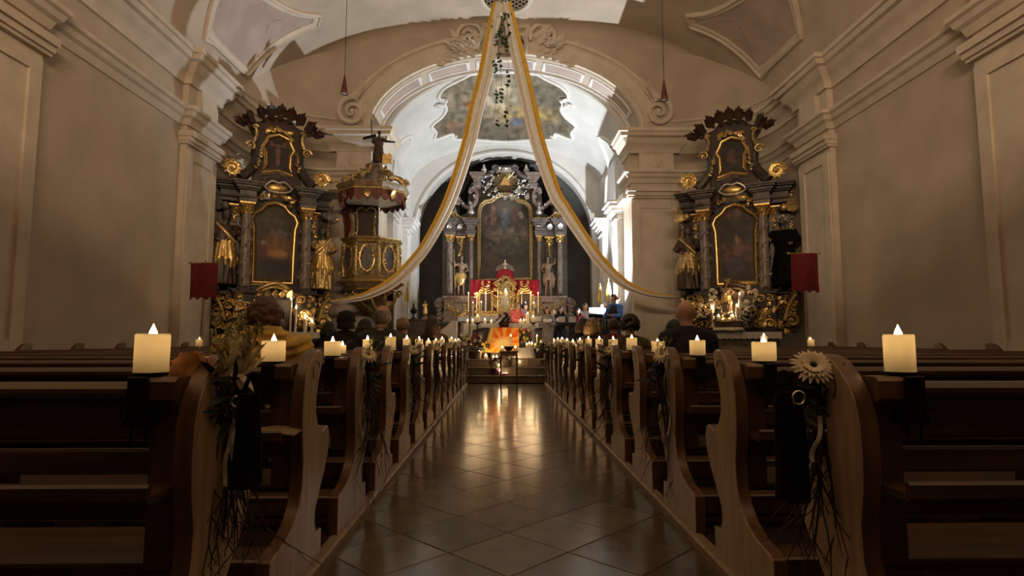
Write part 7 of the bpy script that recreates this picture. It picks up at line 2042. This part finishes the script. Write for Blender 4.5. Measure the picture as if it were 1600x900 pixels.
# ================================================================== SIDE ALTAR FURNISHINGS
def on_altar(side, u, y): return SA[side].matrix_basis @ V((u, y, 0))
def alt_pos(side, px, z):
    """point above the mensa of the side altar seen at column px"""
    c, s_ = cos(SA[side].rotation_euler[2]), sin(SA[side].rotation_euler[2])
    o = V((SA[side].location.x, SA[side].location.y, 0)); n_ = V((s_, -c, 0)); p0 = o + n_ * .21
    d = ray(px, 500); t_ = (p0 - V((CAM.x, CAM.y, 0))).dot(n_) / V((d.x, d.y, 0)).dot(n_)
    q = V((CAM.x, CAM.y, 0)) + V((d.x, d.y, 0)) * t_
    return V((q.x, q.y, z))
MZ = 1.2515
GZ = 1.5015
m = MB(); gq = SA[1].matrix_basis.inverted() @ alt_pos(1, 1138, 0); m.bbox((gq.x, -.135, 1.375), (.56, .25, .25), .01); m.build('gradine', 'wood_dark', SA[1])
for (px, hh, r_, side, lab) in ((454, .74, .022, -1, 'tall thin lit taper on the left side altar'), (462, .55, .026, -1, 'lit candle behind the purple flowers of the left side altar'), (477, .32, .04, -1, 'thick lit candle in the middle of the left side altar'), (488, .25, .036, -1, 'short lit candle at the right of the left side altar'),
                                (1114, .55, .03, 1, 'lit candle left of the small statue on the right side altar'), (1123, .13, .045, 1, 'short lit candle at the foot of the small statue, left'), (1145, .13, .045, 1, 'short lit candle at the foot of the small statue, right'), (1157, .60, .028, 1, 'tallest lit taper of the right side altar'), (1152, .34, .03, 1, 'lit candle just below the tallest taper of the right side altar')):
    p = alt_pos(side, px, MZ if side < 0 or px < 1120 else GZ)
    candle(p, r_, hh, lab, 'candles on the side altars', hh < .3, 1.6, 6.0)
p = alt_pos(-1, 465, MZ - .0)
r = empty('flower_arrangement', p + V((-.08, .1, 0)), 0, 'dark purple flower bunch on the left side altar cloth', 'flowers', 'flower arrangements round the altar')
m = MB(); m.lathe([(.001, 0), (.09, 0), (.10, .06), (.001, .06)], (0, 0, 0), 12); m.build('dish', 'wood_dark', r)
for i in range(34):
    m = MB(); a = random.uniform(0, 2 * pi); t_ = random.random(); rr = .26 * (1 - t_) * random.random() ** .5; q = V((rr * cos(a), rr * sin(a) * .45, .06 + .4 * t_)); m.ell(q, .028, 7, 5)
    for k in range(6): b = k * pi / 3; m.leafblade(q, (cos(b), sin(b), .5), (0, 0, 1), .05, .04, 1, 3)
    m.build('bloom', 'petal_purple', r)
def white_bunch(px, py, lab, n, w, h, ball=.068):
    p = alt_pos(1, px, MZ)
    r = empty('flower_arrangement', p + V((.0, .02, 0)), 0, lab, 'flowers', 'white flower bunches on the right side altar')
    m = MB(); m.lathe([(.001, 0), (.07, 0), (.085, .12), (.001, .12)], (0, 0, 0), 12); m.build('vase', 'leaf_dark', r)
    m = MB()
    for i in range(50):
        a = random.uniform(0, 2 * pi); m.leafblade((w * .5 * cos(a) * random.random(), .08 * sin(a), random.uniform(.06, h * .8)), (cos(a), sin(a), random.uniform(-.5, .6)), (0, 0, 1), .14, .05, .7, 4)
    m.build('foliage', 'leaf_dark', r)
    for i in range(n):
        m = MB(); a = random.uniform(0, 2 * pi); rr = w * .5 * random.random() ** .5; q = V((rr * cos(a), rr * sin(a) * .4 - .05, h * random.uniform(.55, 1)))
        for k in range(14): b = random.uniform(0, 2 * pi); e_ = random.uniform(-.4, 1.4); m.ell(q + V((cos(b) * cos(e_), sin(b) * cos(e_), sin(e_))) * ball * .6, ball * .42, 6, 5)
        m.build('bloom', 'petal', r)
MZP = [(1116, 468, 'white blooms at the upper left of the right side altar', 8, .34, 1.10), (1104, 497, 'white blooms at the lower left of the right side altar', 9, .40, .62), (1177, 455, 'white blooms before the right column of the right side altar', 7, .22, 1.10), (1170, 497, 'white blooms at the right foot of the small statue', 9, .40, .72)]
for (px, py, lab, n, w, h) in MZP: white_bunch(px, 530 if py > 490 else 505, lab, n, w, h)
for i in range(9):
    p = alt_pos(1, 1104 + 6.2 * i, MZ); 
q = alt_pos(1, 1132, 1.274)
r = empty('flower_garland', q + V((0, -.20, 0)), SA[1].rotation_euler[2], 'row of white blooms along the front edge of the right side altar', 'flowers', 'white flower bunches on the right side altar')
m = MB(); m.bbox((0, 0, .012), (.62, .1, .022), .005); m.build('tray', 'leaf_dark', r)
for i in range(12):
    m = MB(); c = V((-.28 + .051 * i, -.02 + .03 * (i % 2), .05))
    for k in range(12): b = random.uniform(0, 2 * pi); e_ = random.uniform(-.4, 1.4); m.ell(c + V((cos(b) * cos(e_), sin(b) * cos(e_), sin(e_))) * .03, .022, 6, 5)
    m.build('bloom', 'petal', r)
p = alt_pos(1, 1137, GZ)
r = empty('madonna_statuette', p + V((0, .03, 0)), 0, 'small crowned statue of a robed figure among white flowers and candles', 'statuette')
m = MB(); m.lathe([(.0, 0), (.16, 0), (.15, .05), (.10, .10), (.11, .16), (.0, .16)], (0, 0, 0), 14); m.build('plinth', 'gold_dull', r)
robed(r, (0, 0, .16), .78, -1, 'figure', robe='statue_skin', skin='statue_skin', robe2='gold', hat='twig', vox=.018)
m = MB(); m.lathe([(.05, 0), (.055, .02), (.05, .03)], (.01, -.02, .92), 12, cap=False)
for k in range(6): a = k * pi / 3; m.leafblade((.01 + .05 * cos(a), -.02 + .05 * sin(a), .94), (cos(a) * .3, sin(a) * .3, 1), (cos(a), sin(a), 0), .07, .035, .4, 3)
m.build('crown', 'gold', r)
